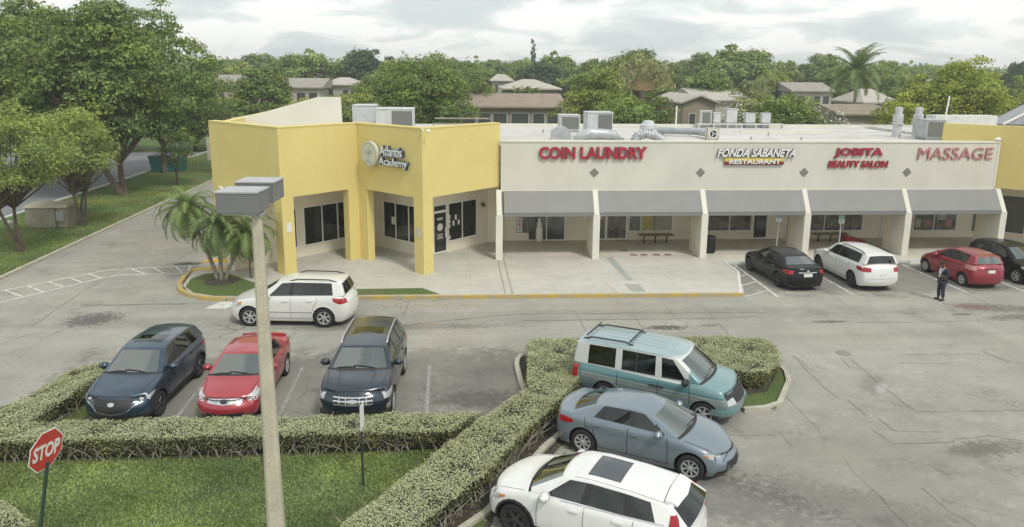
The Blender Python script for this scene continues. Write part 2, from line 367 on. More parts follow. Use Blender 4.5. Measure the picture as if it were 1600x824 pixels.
# kerbs
def kerb(name, pts, wd=.15, h=.13, m=m_kerb, closed=False, z0=-.02):
    b = MB(); n = len(pts); L = []; Rr = []
    for i, p in enumerate(pts):
        if closed: a, c = pts[i-1], pts[(i+1) % n]
        else: a, c = pts[max(i-1, 0)], pts[min(i+1, n-1)]
        d = Vector((c[0]-a[0], c[1]-a[1])).normalized(); q = Vector((-d.y, d.x))*wd/2
        L.append((p[0]+q.x, p[1]+q.y)); Rr.append((p[0]-q.x, p[1]-q.y))
    for i in range(n if closed else n-1):
        j = (i+1) % n
        vs = [(*Rr[i], z0), (*Rr[j], z0), (*L[j], z0), (*L[i], z0), (*Rr[i], h), (*Rr[j], h), (*L[j], h), (*L[i], h)]
        b.add(vs, [(4, 5, 6, 7), (0, 1, 5, 4), (2, 3, 7, 6)]+([] if closed or 0 < i < n-2 else [(1, 2, 6, 5), (3, 0, 4, 7)]))
    return struct(b.build(name, m))
def arc(cx, cy, r, a0, a1, n=10): return [(cx+r*math.cos(R(a0+(a1-a0)*i/n)), cy+r*math.sin(R(a0+(a1-a0)*i/n))) for i in range(n+1)]
kerb('driveway_kerb', [(-20.6, -6), (-20.6, 33), (-20.75, 45), (-20.9, 75)], .2, .12)
kerb('side_road_kerb', [(-28.5, -6), (-28.5, 60), (-28.6, 88)], .2, .14, m_white_kerb)

# --- the plaza in front of the shops (raised slab) with its yellow kerb
plaza = [(-10.2, 30.42), (12.15, 30.0), (12.5, 30.25), (13.35, 33.3), (13.35, 35.6), (13.35, 41.5), (-2, 41.5), (-11.9, 41.5), (-11.9, 38.4), (-12.35, 36.0), (-12.25, 34.2), (-11.9, 32.2), (-11.2, 31.0)]
b = MB(); b.prism(plaza, -.02, .14); struct(b.build('plaza', m_plaza))
b = MB(); b.prism([(13.352, 35.45), (45, 35.35), (45, 41.5), (13.352, 41.5)], -.02, .14); struct(b.build('shop_walkway', m_walk))
b = MB(); b.add([(2.6, 36.9, .144), (13.34, 36.7, .144), (13.34, 41.0, .144), (2.6, 41.0, .144)], [(0, 1, 2, 3)]); struct(b.build('covered_walkway', m_walk))
kerb('yellow_kerb', [(12.3, 29.95), (6, 30.12), (0, 30.2), (-5, 30.3), (-9.5, 30.38)], .16, .145, m_yk)
kerb('corner_kerb', [(-9.5, 30.36), (-10.4, 30.5), (-11.2, 30.95), (-11.85, 31.7), (-12.25, 32.7), (-12.42, 33.9), (-12.45, 34.6)], .2, .15, m_yk)
kerb('plaza_side_kerb', [(12.25, 29.98), (13.45, 33.4), (13.45, 35.4)], .12, .146, m_white_kerb)
kerb('walkway_edge', [(13.5, 35.38), (45, 35.28)], .14, .145, m_white_kerb)
b = MB(); b.prism([(-12.5, 34.75), (-11.0, 34.75), (-10.7, 35.15), (-12.3, 35.2)], 0, .16); struct(b.build('kerb_ramp_edge', m_yk2))
b = MB(); b.prism([(-12.45, 36.2), (-10.6, 36.15), (-10.4, 36.75), (-12.2, 36.9)], 0, .18); struct(b.build('kerb_ramp_step', m_yk2))
# planting beds let into the plaza
def sheet(name, pts, z, m, kind='structure'):
    b = MB(); b.add([(x, y, z) for x, y in pts], [tuple(range(len(pts)))]); return tag(b.build(name, m), kind=kind)
island = [(-11.95, 33.3), (-11.75, 32.0), (-11.1, 31.1), (-10.1, 30.6), (-8.6, 30.5), (-7.9, 30.6), (-8.7, 32.3), (-10.8, 34.35), (-11.6, 34.1)]
sheet('corner_lawn', island, .147, m_verge)
sheet('grass_strip', [(-5.5, 30.45), (-0.7, 30.38), (-1.5, 31.35), (-5.5, 31.3)], .147, m_verge)
# darker bands and slabs in the plaza
m_band = mat('dark_paving', (.33, .35, .32), .85, noise=(4, .1))
m_pale = mat('pale_paving', (.51, .49, .435), .85, noise=(4, .07))
sheet('paving_band', [(7.65, 36.4), (8.0, 36.4), (8.05, 32.1), (7.75, 32.1)], .148, m_band)
sheet('paving_frame', [(6.9, 30.15), (8.75, 30.1), (8.7, 32.08), (6.7, 32.1)], .148, m_pale)
sheet('drain_cover', [(7.57, 30.35), (8.19, 30.32), (8.14, 31.51), (7.48, 31.54)], .152, m_band)
m_brick = mat('brick_paver', (.20, .12, .09), .9, noise=(20, .3))
for k, (x, y) in enumerate(((8.7, 37.75), (9.0, 36.75), (9.55, 36.75), (10.2, 36.72), (10.8, 36.7))):
    sheet('brick_inset', [(x, y), (x+.36, y), (x+.37, y+.3), (x+.02, y+.3)], .150, m_brick)
b = MB()
for x0 in (2.05, 2.35): b.box(x0, x0+.05, 30.3, 36.4, .14, .149)
struct(b.build('drain_channel', mat('groove', (.30, .285, .25), .9)))
# painted lines: faded bay lines, hatching
b = MB(); bo = MB()
def line(p, q, wd=.1, z=.006, t=None):
    d = Vector((q[0]-p[0], q[1]-p[1])); n = Vector((-d.y, d.x)).normalized()*wd/2
    (t or b).add([(p[0]-n.x, p[1]-n.y, z), (q[0]-n.x, q[1]-n.y, z), (q[0]+n.x, q[1]+n.y, z), (p[0]+n.x, p[1]+n.y, z)], [(0, 1, 2, 3)])
for x in (-7.75, -4.98, -0.9): line((x+.05, 18.6), (x, 23.0), t=bo)
up_ = [(-19.6, 32.1), (-16.6, 35.5), (-12.95, 36.2)]; lo_ = [(-18.6, 30.55), (-16.1, 34.2), (-15.6, 34.6), (-12.6, 34.8)]
for pl in (up_, lo_):
    for p, q in zip(pl, pl[1:]): line(p, q, .11)
def lerp2(p, q, t): return (p[0]+(q[0]-p[0])*t, p[1]+(q[1]-p[1])*t)
for t in (.06, .25, .44, .63, .82): line(lerp2(up_[0], up_[1], t), lerp2(lo_[0], lo_[1], t+.14), .1, .010)
for t in (.28, .55, .82, 1.0): line(lerp2(up_[1], up_[2], t), lerp2(lo_[2], lo_[3], min(t+.1, 1)), .1, .010)
line((-26, 25), (-19.6, 32.1), .11); line((-24, 24), (-18.6, 30.55), .11)
line((13.96, 35.2), (13.82, 29.8), .12)                       # hatched aisle beside the ramp
for p, q in (((12.9, 34.05), (13.9, 34.74)), ((12.95, 32.75), (13.85, 33.35)), ((12.75, 31.4), (13.82, 32.15)), ((12.4, 29.85), (13.8, 30.75))): line(p, q, .09, .010)
for x in (17.3, 22.55, 25.3): line((x, 34.9), (x+.0, 30.0), .1)
struct(b.build('road_markings', m_line)); struct(bo.build('bay_markings', m_line_old))
sheet('white_patch', [(-10.1, 29.3), (-9.2, 29.25), (-8.95, 30.15), (-9.75, 30.2)], .008, m_line)
# faded word painted on the road beside the kerb
T = Matrix.Identity(4)
o = text('road_lettering', 'NO PARKING', Matrix(((1, 0, 0, 0), (0, 0, 1, 0), (0, 1, 0, .010), (0, 0, 0, 1))), -3.2, 1.0, 29.2, 29.75, .002, mat('faded_yellow', (.38, .345, .24), .9), bold=.01)
struct(o)
# manhole, tar seams
b = MB(); b.lathe([(.25, 0), (.25, .012), (.2, .014)], 24, T=Matrix.Translation((13.3, 23.25, 0))); struct(b.build('manhole_cover', mat('iron', (.22, .21, .19), .7, noise=(30, .3))))
# cracks traced as thin seams of tar
m_tar = mat('tar', (.205, .20, .18), .95, noise=(2, .3))
b = MB()
rg = random.Random(3)
def crack(pts, wd=.03):
    pp = []
    for p, q in zip(pts, pts[1:]):
        k = max(2, int(math.dist(p, q)/.35))
        for i in range(k): pp.append((p[0]+(q[0]-p[0])*i/k+rg.uniform(-.03, .03), p[1]+(q[1]-p[1])*i/k+rg.uniform(-.03, .03)))
    pp.append(pts[-1]); L = []; Q = []
    for i, p in enumerate(pp):
        a, c = pp[max(i-1, 0)], pp[min(i+1, len(pp)-1)]; d = Vector((c[0]-a[0], c[1]-a[1])).normalized(); s = wd*rg.uniform(.3, 1.0)
        L.append((p[0]-d.y*s/2, p[1]+d.x*s/2, .009)); Q.append((p[0]+d.y*s/2, p[1]-d.x*s/2, .009))
    n = len(pp); b.add(L+Q, [(i, i+1, n+i+1, n+i) for i in range(n-1)])
for pl in ([(11.47, 23.2), (11.3, 21.5), (11.21, 20.73), (11.28, 19.68), (11.5, 19.65), (11.49, 18.59)], [(13.3, 22.9), (13.06, 20.62), (13.06, 19.74), (13.05, 18.73), (16.22, 18.63), (22, 18.5)],
           [(11.76, 18.39), (11.78, 17.62), (13.02, 17.53)], [(11.22, 17.7), (11.29, 16.96), (12.94, 16.97), (13.13, 17.12), (14.14, 17.24), (14.84, 16.88), (17, 16.6)],
           [(10.79, 14.9), (10.8, 13.99), (11.02, 13.4), (10.9, 12.2)], [(8.62, 17.85), (8.61, 17.0)], [(4.74, 28.47), (4.78, 26.77), (4.8, 25.42)],
           [(6.97, 27.84), (6.97, 26.38), (7.01, 25.57)], [(8.61, 29.6), (8.56, 27.06)], [(-15.91, 30.0), (-16.01, 31.82), (-15.99, 34.56), (-16.29, 36.66)],
           [(-15.75, 27.35), (-15.79, 28.67), (-15.96, 30.11)], [(-15.78, 25.59), (-15.39, 26.47), (-14.93, 26.82)], [(-15.18, 30.08), (-13.38, 30.03), (-10.09, 30.05)],
           [(11.49, 22.9), (11.47, 21.79)], [(12.99, 22.82), (12.86, 22.04), (13.44, 21.68)], [(15.43, 26.32), (17.1, 26.27), (19.12, 26.29), (26, 26.2)], [(15.3, 23.0), (18, 22.9)]): crack(pl, .03)
for pl in ([(-9, 26.75), (-2, 26.9), (2.2, 28.0), (7, 27.9), (12.5, 27.7)], [(2.5, 27.2), (9, 27.1), (12, 27.2)], [(-15.2, 29.95), (-11, 29.95)]): crack(pl, .05)
struct(b.build('tar_seams', m_tar))

# ============================================================ BUILDINGS
m_yel = mat('yellow_stucco', (.68, .565, .215), .9, noise=(.5, .04), noise2=(9, .025), bump=(60, .15))
m_yeltrim = mat('cream_coping', (.66, .60, .44), .8, noise=(5, .05))
m_cream = mat('cream_stucco', (.62, .60, .525), .9, noise=(.6, .05), noise2=(30, .04), bump=(60, .12))
def streaks(m, amt):
    g = NG(m); b_ = g.b.inputs['Base Color']; src = b_.links[0].from_socket
    n_ = g.n('ShaderNodeMapping'); n_.inputs['Scale'].default_value = (2.2, 2.2, .12); g.t.links.new(g.co, n_.inputs[0])
    g.t.links.new(g.scale(src, g.noise(1, 5, .6, vec=n_.outputs[0], lo=.5, hi=.75, a=1, b=1-amt)), b_)
streaks(m_yel, .035); streaks(m_cream, .05)
m_creamw = mat('white_stucco', (.68, .66, .57), .9, noise=(.7, .05), noise2=(25, .05))
m_inner = mat('beige_wall', (.76, .70, .565), .9, noise=(.7, .05), noise2=(30, .04))
m_roof, g = newmat('roof_coating', .85)
c = g.mix(g.noise(.5, 6, .65, dist=.5), (.66, .65, .61), (.50, .485, .44))
c = g.scale(c, g.noise(1, 5, .6, vec=g.map(.15, 2.2), lo=.3, hi=.7, a=.80, b=1.06)); g.t.links.new(c, g.b.inputs['Base Color'])
m_awn = mat('grey_awning_canvas', (.245, .245, .235), .75, noise=(1.2, .04), noise2=(40, .04))
m_awn2 = mat('awning_hem', (.20, .20, .195), .75)
m_frame = mat('window_frame', (.80, .80, .76), .5)
m_glass = mat('dark_glass', (.022, .026, .023), .05, spec=.7, noise=(1.3, .4))
m_glass2 = mat('shop_glass', (.12, .135, .12), .08, spec=.6, noise=(1.6, .6))
m_bronze = mat('bronze_screen', (.11, .115, .10), .5, noise=(30, .1))
m_paper = mat('white_paper', (.7, .7, .68), .7)
m_grey = mat('grey_metal', (.33, .34, .34), .5, metal=.3, noise=(4, .1))
m_galv = mat('galvanised', (.45, .47, .48), .45, metal=.4, noise=(3, .15))
m_lgrey = mat('light_grey_metal', (.52, .53, .53), .6, noise=(3, .1))
m_dkgrille, g = newmat('coil_grille', .7)
X, Y, Z = g.xy()
g.t.links.new(g.scale((.17, .175, .16), g.math('MULTIPLY_ADD', g.math('SINE', g.math('MULTIPLY', Z, 160)), .25, 1)), g.b.inputs['Base Color'])
m_black = mat('black_metal', (.02, .02, .02), .4)
m_red = mat('red_plastic', (.40, .012, .022), .35)

# ---- yellow corner building
yb = empty('corner_shop_building', (-5, 38, 0), 0, 'yellow stucco corner building with stepped 45 degree walls and square columns', 'building')
def loc(o, parent):            # keep world-space meshes while hanging them on a parent away from the origin
    o.parent = parent; o.matrix_parent_inverse = parent.matrix_basis.inverted(); return o
LC, MC, RC = (-7.86, 33.72), (-4.80, 36.78), (-1.50, 33.48)
LE, RE = (-12.2, 38.06), (2.22, 37.2)
ZO, ZT = 3.72, 6.93
def wallseg(b, p, q, z0, z1, th=.35, mi=0):     # wall from p to q (outer face on the line, thickness inward)
    T = frame((p[0], p[1], 0), (q[0]-p[0], q[1]-p[1])); L = math.dist(p, q)
    b.box(0, L, 0, th, z0, z1, mi, T); return T, L
b = MB()
# upper band: one closed strip following LE-LC-MC-RC-RE with mitred corners
outer = [LE, LC, MC, RC, RE]; th = .40; s2 = th*math.sqrt(2)
inner = [(LE[0]+th*.707, LE[1]+th*.707), (LC[0], LC[1]+s2), (MC[0], MC[1]+s2), (RC[0], RC[1]+s2), (RE[0]-th*.707, RE[1]+th*.707)]
def strip(b, outer, inner, z0, z1, mi=0):
    n = len(outer); vs = [(*p, z0) for p in outer]+[(*p, z0) for p in inner]+[(*p, z1) for p in outer]+[(*p, z1) for p in inner]
    fs = []
    for i in range(n-1):
        fs += [(i, i+1, 2*n+i+1, 2*n+i), (n+i+1, n+i, 3*n+i, 3*n+i+1), (2*n+i, 2*n+i+1, 3*n+i+1, 3*n+i), (i+1, i, n+i, n+i+1)]
    fs += [(0, 2*n, 3*n, n), (n-1, 2*n-1, 4*n-1, 3*n-1)]
    b.add(vs, fs, mi)
strip(b, outer, inner, ZO, ZT-.06)
loc(b.build('wall', m_yel), yb)
o1 = [(p[0], p[1]-.03) for p in outer]; i1 = [(p[0], p[1]+.03) for p in inner]
b = MB(); strip(b, o1, i1, ZT-.06, ZT, 0); loc(b.build('coping', m_yel), yb)
# columns: chevron-shaped at the corners
def col_at(c, kind):
    b = MB(); a = .62*.707; t = .42*.707
    if kind == 'out': pts = [(c[0]-a, c[1]+a), c, (c[0]+a, c[1]+a), (c[0], c[1]+2*a)]
    elif kind == 'in': pts = [(c[0]-a, c[1]-a), (c[0], c[1]), (c[0]+a, c[1]-a), (c[0]+a+t, c[1]-a+t), (c[0], c[1]+2*t), (c[0]-a-t, c[1]-a+t)]
    b.prism(pts, .14, ZO+.01); return loc(b.build('column', m_yel), yb)
col_at((LC[0]+.004, LC[1]+.006), 'out'); col_at((RC[0]+.002, RC[1]+.006), 'out'); col_at((MC[0], MC[1]+.004), 'in')
b = MB(); b.prism([(LE[0]+.01, LE[1]), (LE[0]+.45, LE[1]-.44), (LE[0]+.9, LE[1]+.01), (LE[0]+.45, LE[1]+.45)], .14, ZO+.01); loc(b.build('column', m_yel), yb)
# left flank and body behind
b = MB(); b.prism([(LE[0]+.3, LE[1]+.3), (LE[0]+.7, LE[1]+.3), (LE[0]+.7, 56), (LE[0]+.3, 56)], 0, ZT-.1); loc(b.build('side_wall', m_yel), yb)
b = MB(); b.prism([(-11.7, 38.7), (-7.9, 34.9), (-4.8, 38.0), (-1.5, 34.7), (2.2, 38.4), (2.2, 40.3), (2.2, 51), (-11.7, 51)], ZO+.3, 5.9)
loc(b.build('roof', m_roof), yb)
b = MB(); b.prism([(-11.9, 38.4), (-7.86, 34.5), (-4.8, 37.55), (-1.5, 34.25), (2.0, 37.6), (2.2, 40.0), (-11.9, 45)], ZO-.0, ZO+.12); loc(b.build('soffit', m_inner), yb)
# store-front walls under the band
A0, A1, B1, C1 = (-12.0, 33.04+.25), (-4.95, 40.09), (-1.64, 36.78), (1.75, 40.17)
for k, (p, q) in enumerate((((-11.5, 33.545), A1), (A1, B1), (B1, C1), (C1, (2.6, 40.17)))):
    if k == 0: p = (-10.4, 34.64)
    b = MB(); wallseg(b, p, q, .14, ZO-.01, .25); loc(b.build('front_wall', m_inner), yb)
b = MB(); b.prism([(-10.4, 34.66), (-10.2, 34.84), (-12.0, 38.3), (-12.1, 38.2)], .14, ZO-.01); loc(b.build('front_wall', m_inner), yb)
def window(par, T, x0, x1, z0, z1, divs=(), glass=None, fr=.06, label=None, proud=.05, name='window'):
    b = MB(); xs = [x0, *divs, x1]
    b.box(x0-fr, x0, -proud, .02, z0-fr, z1+fr, 0, T); b.box(x1, x1+fr, -proud, .02, z0-fr, z1+fr, 0, T)
    b.box(x0, x1, -proud, .02, z0-fr, z0, 0, T); b.box(x0, x1, -proud, .02, z1, z1+fr, 0, T)
    for d in divs: b.box(d-fr/2, d+fr/2, -proud+.003, .02, z0, z1, 0, T)
    w_ = loc(b.build(name, m_frame), par)
    if label: w_['label'] = label
    b = MB(); b.box(x0, x1, -.018, .004, z0, z1, 0, T)
    b.build('pane', glass or m_glass).parent = w_
    return w_
TA = frame((*((-10.4, 34.64)), 0), (1, 1)); TB = frame((*A1, 0), (1, -1)); TC = frame((*B1, 0), (1, 1))
def along(T, x, y): return (T.inverted() @ Vector((x, y, 0))).x
a0, a1 = along(TA, -7.68, 37.36), along(TA, -5.58, 39.47)
window(yb, TA, a0+.05, a1, .72, 2.62, (a0+.05+(a1-a0-.05)*.36, a0+.05+(a1-a0-.05)*.69))
window(yb, TA, a0-1.5, a0-.45, .72, 2.62)
b0, b1 = along(TB, -3.77, 38.91), along(TB, -2.0, 37.14)
window(yb, TB, b0, b1, .82, 2.68, (b0+.93, b0+1.95))
c0 = along(TC, -.47, 37.95); c1 = along(TC, 1.06, 39.48)
window(yb, TC, c0+.1, c1, .73, 2.68, (c0+1.1,))
d0, d1 = along(TC, -1.14, 37.28), c0-.1
dw = window(yb, TC, d0, d1, .26, 2.3, name='door', label='glazed shop door with white notices')
window(yb, TC, d0, d1, 2.42, 2.68)
b = MB(); b.box(d1-.12, d1-.06, -.12, -.08, 1.0, 1.5, 0, TC); h_ = b.build('handle', m_frame); h_.parent = dw
# notices, door lettering and small wall plates are stuck on: things of their own
def disc(T, x, z, r, y0, y1, m, name, seg=28, rx=1):
    b = MB(); Tm = T @ Matrix.Translation((x, 0, z)) @ Matrix.Rotation(R(90), 4, 'X') @ Matrix.Diagonal((rx, 1, 1, 1))
    b.lathe([(r, y0), (r, y1)], seg, T=Tm); return b.build(name, m)
dm = (d0+d1)/2
o = disc(TC, dm, 1.55, .2, .02, .03, m_paper, 'door_emblem'); tag(o, 'round white emblem on the glass of the corner entrance door', 'emblem')
for i, (x_, z_) in enumerate(((dm, 2.02), (dm, 1.95), (dm, 1.16), (dm, 1.06), (dm, .97))):
    b = MB(); b.box(x_-.22+.05*(i % 2), x_+.22-.04*(i % 2), -.03, -.02, z_-.025, z_+.02, 0, TC)
    tag(b.build('door_notice', m_paper), 'narrow white line of small print on the dark corner entrance door', 'notice', 'lines of print on the entrance door')
for x_, z_, lb in ((c0+.45, 1.62, 'left low'), (c0+.62, 1.92, 'upper'), (c0+.83, 1.62, 'right low')):
    b = MB(); b.box(x_-.07, x_+.07, -.03, -.02, z_-.13, z_+.13, 0, TC)
    tag(b.build('window_notice', m_paper), f'{lb} sheet of the three white notices on the window beside the entrance door', 'notice', 'paper notices on the shop window')
for z_ in (2.0, 1.75, 1.5, .9):
    b = MB(); b.box(c0+.12, c0+.22, -.032, -.022, z_-.1, z_+.1, 0, TC)
    tag(b.build('hours_notice', m_paper), 'small white slip down the left edge of the window by the entrance door', 'notice', 'slips down the window edge')
b = MB(); b.box(b0+.6, b0+.86, -.03, -.02, 1.55, 1.95, 0, TB); tag(b.build('window_poster', m_paper), 'white poster in the narrow dark windows left of the right-hand yellow column', 'poster')
T = frame(LC, (1, 1)); b = MB(); b.box(.2, .46, -.02, -.002, 2.12, 2.55, 0, T); tag(b.build('wall_plate', m_paper), 'white parking notice on the left yellow corner column', 'sign')
T = frame((-1.5-.44, 33.48+.44), (1, -1)); b = MB(); b.box(.2, .42, -.02, -.002, 1.9, 2.3, 0, T); tag(b.build('wall_plate', m_lgrey), 'small white plate on the yellow column nearest the entrance door', 'sign')
# white sloping parapet at the back and the floodlight
b = MB(); b.add([(x, y, z) for y in (42, 42.25) for x, z in ((-12.2, 5.9), (-6.25, 5.9), (-6.3, 7.96), (-7.55, 7.96), (-10.9, 7.0), (-12.2, 6.8))],
        [(0, 1, 2, 3, 4, 5), (11, 10, 9, 8, 7, 6)]+[(i, (i+1) % 6, 6+(i+1) % 6, 6+i) for i in range(6)])
loc(b.build('sloping_parapet', m_creamw), yb)
b = MB(); b.tube([(-1.5, 33.42, 6.86), (-1.4, 33.2, 6.84)], .04); b.lathe([(.03, 0), (.09, .1), (.1, .14)], 12, T=Matrix.Translation((-1.28, 33.2, 6.84)) @ Matrix.Rotation(R(110), 4, 'Y'))
tag(b.build('floodlight', m_frame), 'small white floodlight at the top edge of the yellow corner wall', 'lamp')
b = MB(); b.box(c1+.42, c1+.62, -.12, .0, 2.3, 2.42, 0, TC); b.lathe([(.05, 0), (.07, .12)], 10, T=TC @ Matrix.Translation((c1+.46, -.1, 2.2))); b.lathe([(.05, 0), (.07, .12)], 10, T=TC @ Matrix.Translation((c1+.6, -.1, 2.2)))
tag(b.build('wall_lamp', m_bronze), 'small twin wall lamp under the soffit right of the entrance windows', 'lamp')
# Academy sign
T = frame((MC[0], MC[1]), (1, -1))
sgn = empty('wall_sign', (0, 0, 0), 0, 'round tree emblem with blue Atlantis Academy lettering on the yellow wall', 'sign')
def sx(x, y): return (T.inverted() @ Vector((x, y, 0))).x
cx_ = sx(-3.94, 35.92)
m_emb = mat('emblem_face', (.60, .60, .50), .6); m_embl = mat('emblem_lines', (.36, .42, .38), .6)
disc(T, cx_, 5.52, .60, .1, .26, m_emb, 'emblem').parent = sgn
b = MB()
Tm = T @ Matrix.Translation((cx_, -.262, 5.52)) @ Matrix.Rotation(R(90), 4, 'X')
def ring(b, r, w_, T, seg=36):
    vs = []; 
    for k in range(seg):
        a = 2*math.pi*k/seg
        for rr, zz in ((r-w_, 0), (r, 0), (r, .012), (r-w_, .012)): vs.append(T @ Vector((rr*math.cos(a), rr*math.sin(a), zz)))
    b.add(vs, [(4*k+j, 4*k+(j+1) % 4, 4*((k+1) % seg)+(j+1) % 4, 4*((k+1) % seg)+j) for k in range(seg) for j in range(4)])
ring(b, .54, .03, Tm)
def stroke(pts, r): b.tube([T @ Vector((cx_+x, -.27, 5.52+z)) for x, z in pts], r, 5)
stroke([(0, -.36), (0, -.05)], .035)
for a in (-75, -50, -25, 0, 25, 50, 75): stroke([(0, -.05), (.22*math.sin(R(a)), .0+.2*math.cos(R(a))), (.38*math.sin(R(a*1.1)), .36*math.cos(R(a*1.1)))], .014)
for a in (-60, -30, 30, 60): stroke([(0, -.33), (.3*math.sin(R(a)), -.33-.1*math.cos(R(a))*.6)], .012)
b.build('emblem_tree', m_embl).parent = sgn
m_blue = mat('sign_blue', (.045, .15, .26), .5); m_halo = mat('sign_halo', (.72, .74, .72), .5); m_dkside = mat('sign_side', (.06, .07, .08), .5)
xa, xb = sx(-3.42, 35.40), sx(-2.10, 34.08)
for body, x0, x1, z0, z1 in (('Atlantis', xa, xa+1.55, 5.52, 5.95), ('Academy', xa-.08, xb+.02, 4.96, 5.42)):
    text('letter_backing', body, T, x0-.03, x1+.03, z0-.03, z1+.03, .16, m_blue, bold=.035, y=-.02, parent=sgn, side=m_dkside)
    text('letters', body, T, x0, x1, z0, z1, .03, m_halo, bold=.004, y=-.185, parent=sgn)
b = MB(); b.box(xa+.1, xb-.2, -.12, -.03, 5.43, 5.50, 0, T); b.build('tagline_bar', mat('tagline', (.45, .36, .35), .6)).parent = sgn

# ---- cream shop row with awnings
sr = empty('shop_row', (15, 40, 0), 0, 'long cream single storey row of shops with grey sloping awnings', 'building')
TF = frame((0, 0, 0), (1, 0))
FY, FX0, FX1 = 36.9, 2.26, 28.35
b = MB(); b.box(FX0, FX1, FY, FY+.3, 3.56, 5.98); loc(b.build('fascia', m_cream), sr)
b = MB(); b.box(FX0, FX1+.03, FY-.04, FY+.36, 5.98, 6.06); b.box(FX0, FX1+.03, FY-.03, FY+.1, 3.50, 3.56); b.box(FX1, FX1+.1, FY-.02, FY+.3, 3.5, 6.0); loc(b.build('fascia_trim', m_creamw), sr)
b = MB(); b.box(2.26, 28.6, FY+.36, 51, 5.45, 5.75); loc(b.build('roof', m_roof), sr)
b = MB(); b.box(2.26, 45, 50.6, 51, 5.75, 5.95); b.box(18, 24, 46, 46.2, 5.75, 5.86); loc(b.build('roof_edge', m_creamw), sr)
b = MB(); b.box(2.62, 31.0, 40.45, 40.7, .14, 3.5); loc(b.build('shop_wall', m_inner), sr)
b = MB(); b.box(2.26, 28.4, FY+.05, 40.45, 3.36, 3.48); loc(b.build('soffit', m_inner), sr)
PX = [2.15, 7.05, 12.62, 18.02, 23.42, 28.62]
for i, x in enumerate(PX):
    b = MB(); q = .17
    b.box(x-q, x+q, 36.15, 36.95 if i else 36.5, .14, 2.42)
    if i: b.add([(x-q, 36.95, .14), (x-q, 37.4, .14), (x-q, 37.4, 2.42), (x-q, 36.95, 2.42)], [(0, 1, 2, 3)])
    # sloping fin from the post up to the fascia
    prof = [(36.13, 2.42), (36.45, 2.42), (37.0, 3.42), (37.0, 3.58), (36.83, 3.58)]
    vs = [(xx, y, z) for xx in (x-.13, x+.13) for y, z in prof]
    b.add(vs, [(0, 1, 2, 3, 4), (9, 8, 7, 6, 5)]+[(k, (k+1) % 5, 5+(k+1) % 5, 5+k) for k in range(5)])
    loc(b.build('pillar', m_creamw), sr)
# deep buttress walls behind the posts (seen on their left side in the photo)
for i, x in enumerate(PX[1:]):
    b = MB(); b.box(x-.15, x+.12, 36.9, 38.0, .14, 3.34); loc(b.build('buttress', m_inner), sr)
for i in range(5):
    x0, x1 = PX[i]+.13+(0 if i else .12), PX[i+1]-.13
    b = MB(); prof = [(36.22, 2.50), (36.18, 2.53), (36.80, 3.54), (36.86, 3.51)]
    vs = [(xx, y, z) for xx in (x0, x1) for y, z in prof]
    b.add(vs, [(0, 1, 2, 3), (7, 6, 5, 4)]+[(k, (k+1) % 4, 4+(k+1) % 4, 4+k) for k in range(4)])
    a_ = loc(b.build('awning', m_awn), sr)
    b = MB(); b.box(x0, x1, 36.165, 36.215, 2.34, 2.515); h = b.build('awning_hem', m_awn2); h.parent = a_; h.matrix_parent_inverse = Matrix.Identity(4)
m_dia = mat('diamond_tile', (.20, .19, .17), .7)
for x in (6.99, 12.48, 17.95, 23.51):
    T = Matrix.Translation((x, FY, 4.45)) @ Matrix.Rotation(R(45), 4, 'Y')
    b = MB(); b.box(-.17, .17, -.025, .0, -.17, .17, 0, T); loc(b.build('diamond_ornament', m_dia), sr)
TW = frame((0, 40.45, 0), (1, 0))
W = lambda *a, **k: window(sr, TW, *a, **k)
m_interior = mat('lit_shop_interior', (.15, .145, .125), .12, noise=(2.5, .7)); m_ycurt = mat('yellow_blind', (.42, .38, .13), .5, noise=(2, .1)); m_ltcurt = mat('pale_blind', (.36, .37, .28), .5, noise=(2, .1))
W(4.05, 6.05, .2, 2.4, (5.05,), glass=m_glass2)
W(3.35, 3.98, .6, 2.4, glass=m_interior)
W(7.45, 8.35, .24, 2.3, glass=m_interior, name='door'); W(8.5, 9.55, .24, 2.3, glass=m_interior, name='door', label='white framed glass laundry door, right leaf')
W(9.75, 10.4, .68, 2.5, glass=m_glass2); W(10.42, 11.15, .68, 2.5, glass=m_ycurt); W(11.22, 12.2, .68, 2.5, glass=m_ltcurt)
W(13.3, 14.35, .66, 2.5, (14.15,), glass=m_glass); W(14.42, 16.8, .66, 2.5, (15.55,), glass=m_interior)
W(16.98, 17.72, .22, 2.3, glass=m_glass, name='door', label='dark glass restaurant door in a white frame')
W(18.95, 19.7, .24, 2.3, glass=m_glass, name='door'); W(20.3, 23.4, .62, 2.5, (21.15, 22.3), glass=m_interior)
b = MB(); b.box(24.55, 25.45, 40.40, 40.46, .14, 2.25); d_ = loc(b.build('door', m_paper, bevel=.01), sr); d_['label'] = 'white panelled salon door with two tall arched glass lights'
b = MB()
for x in (24.85, 25.15): b.box(x-.06, x+.06, 40.38, 40.402, .75, 1.5); b.lathe([(.06, 0), (.06, .02)], 12, T=Matrix.Translation((x, 40.40, 1.5)) @ Matrix.Rotation(R(90), 4, 'X'))
b.build('pane', mat('brown_glass', (.16, .13, .10), .2)).parent = d_
W(25.65, 25.85, .6, 2.4, glass=m_interior); W(26.55, 29.1, .58, 2.5, (27.75,), glass=m_interior); W(30.1, 30.9, .5, 2.4, glass=m_bronze)
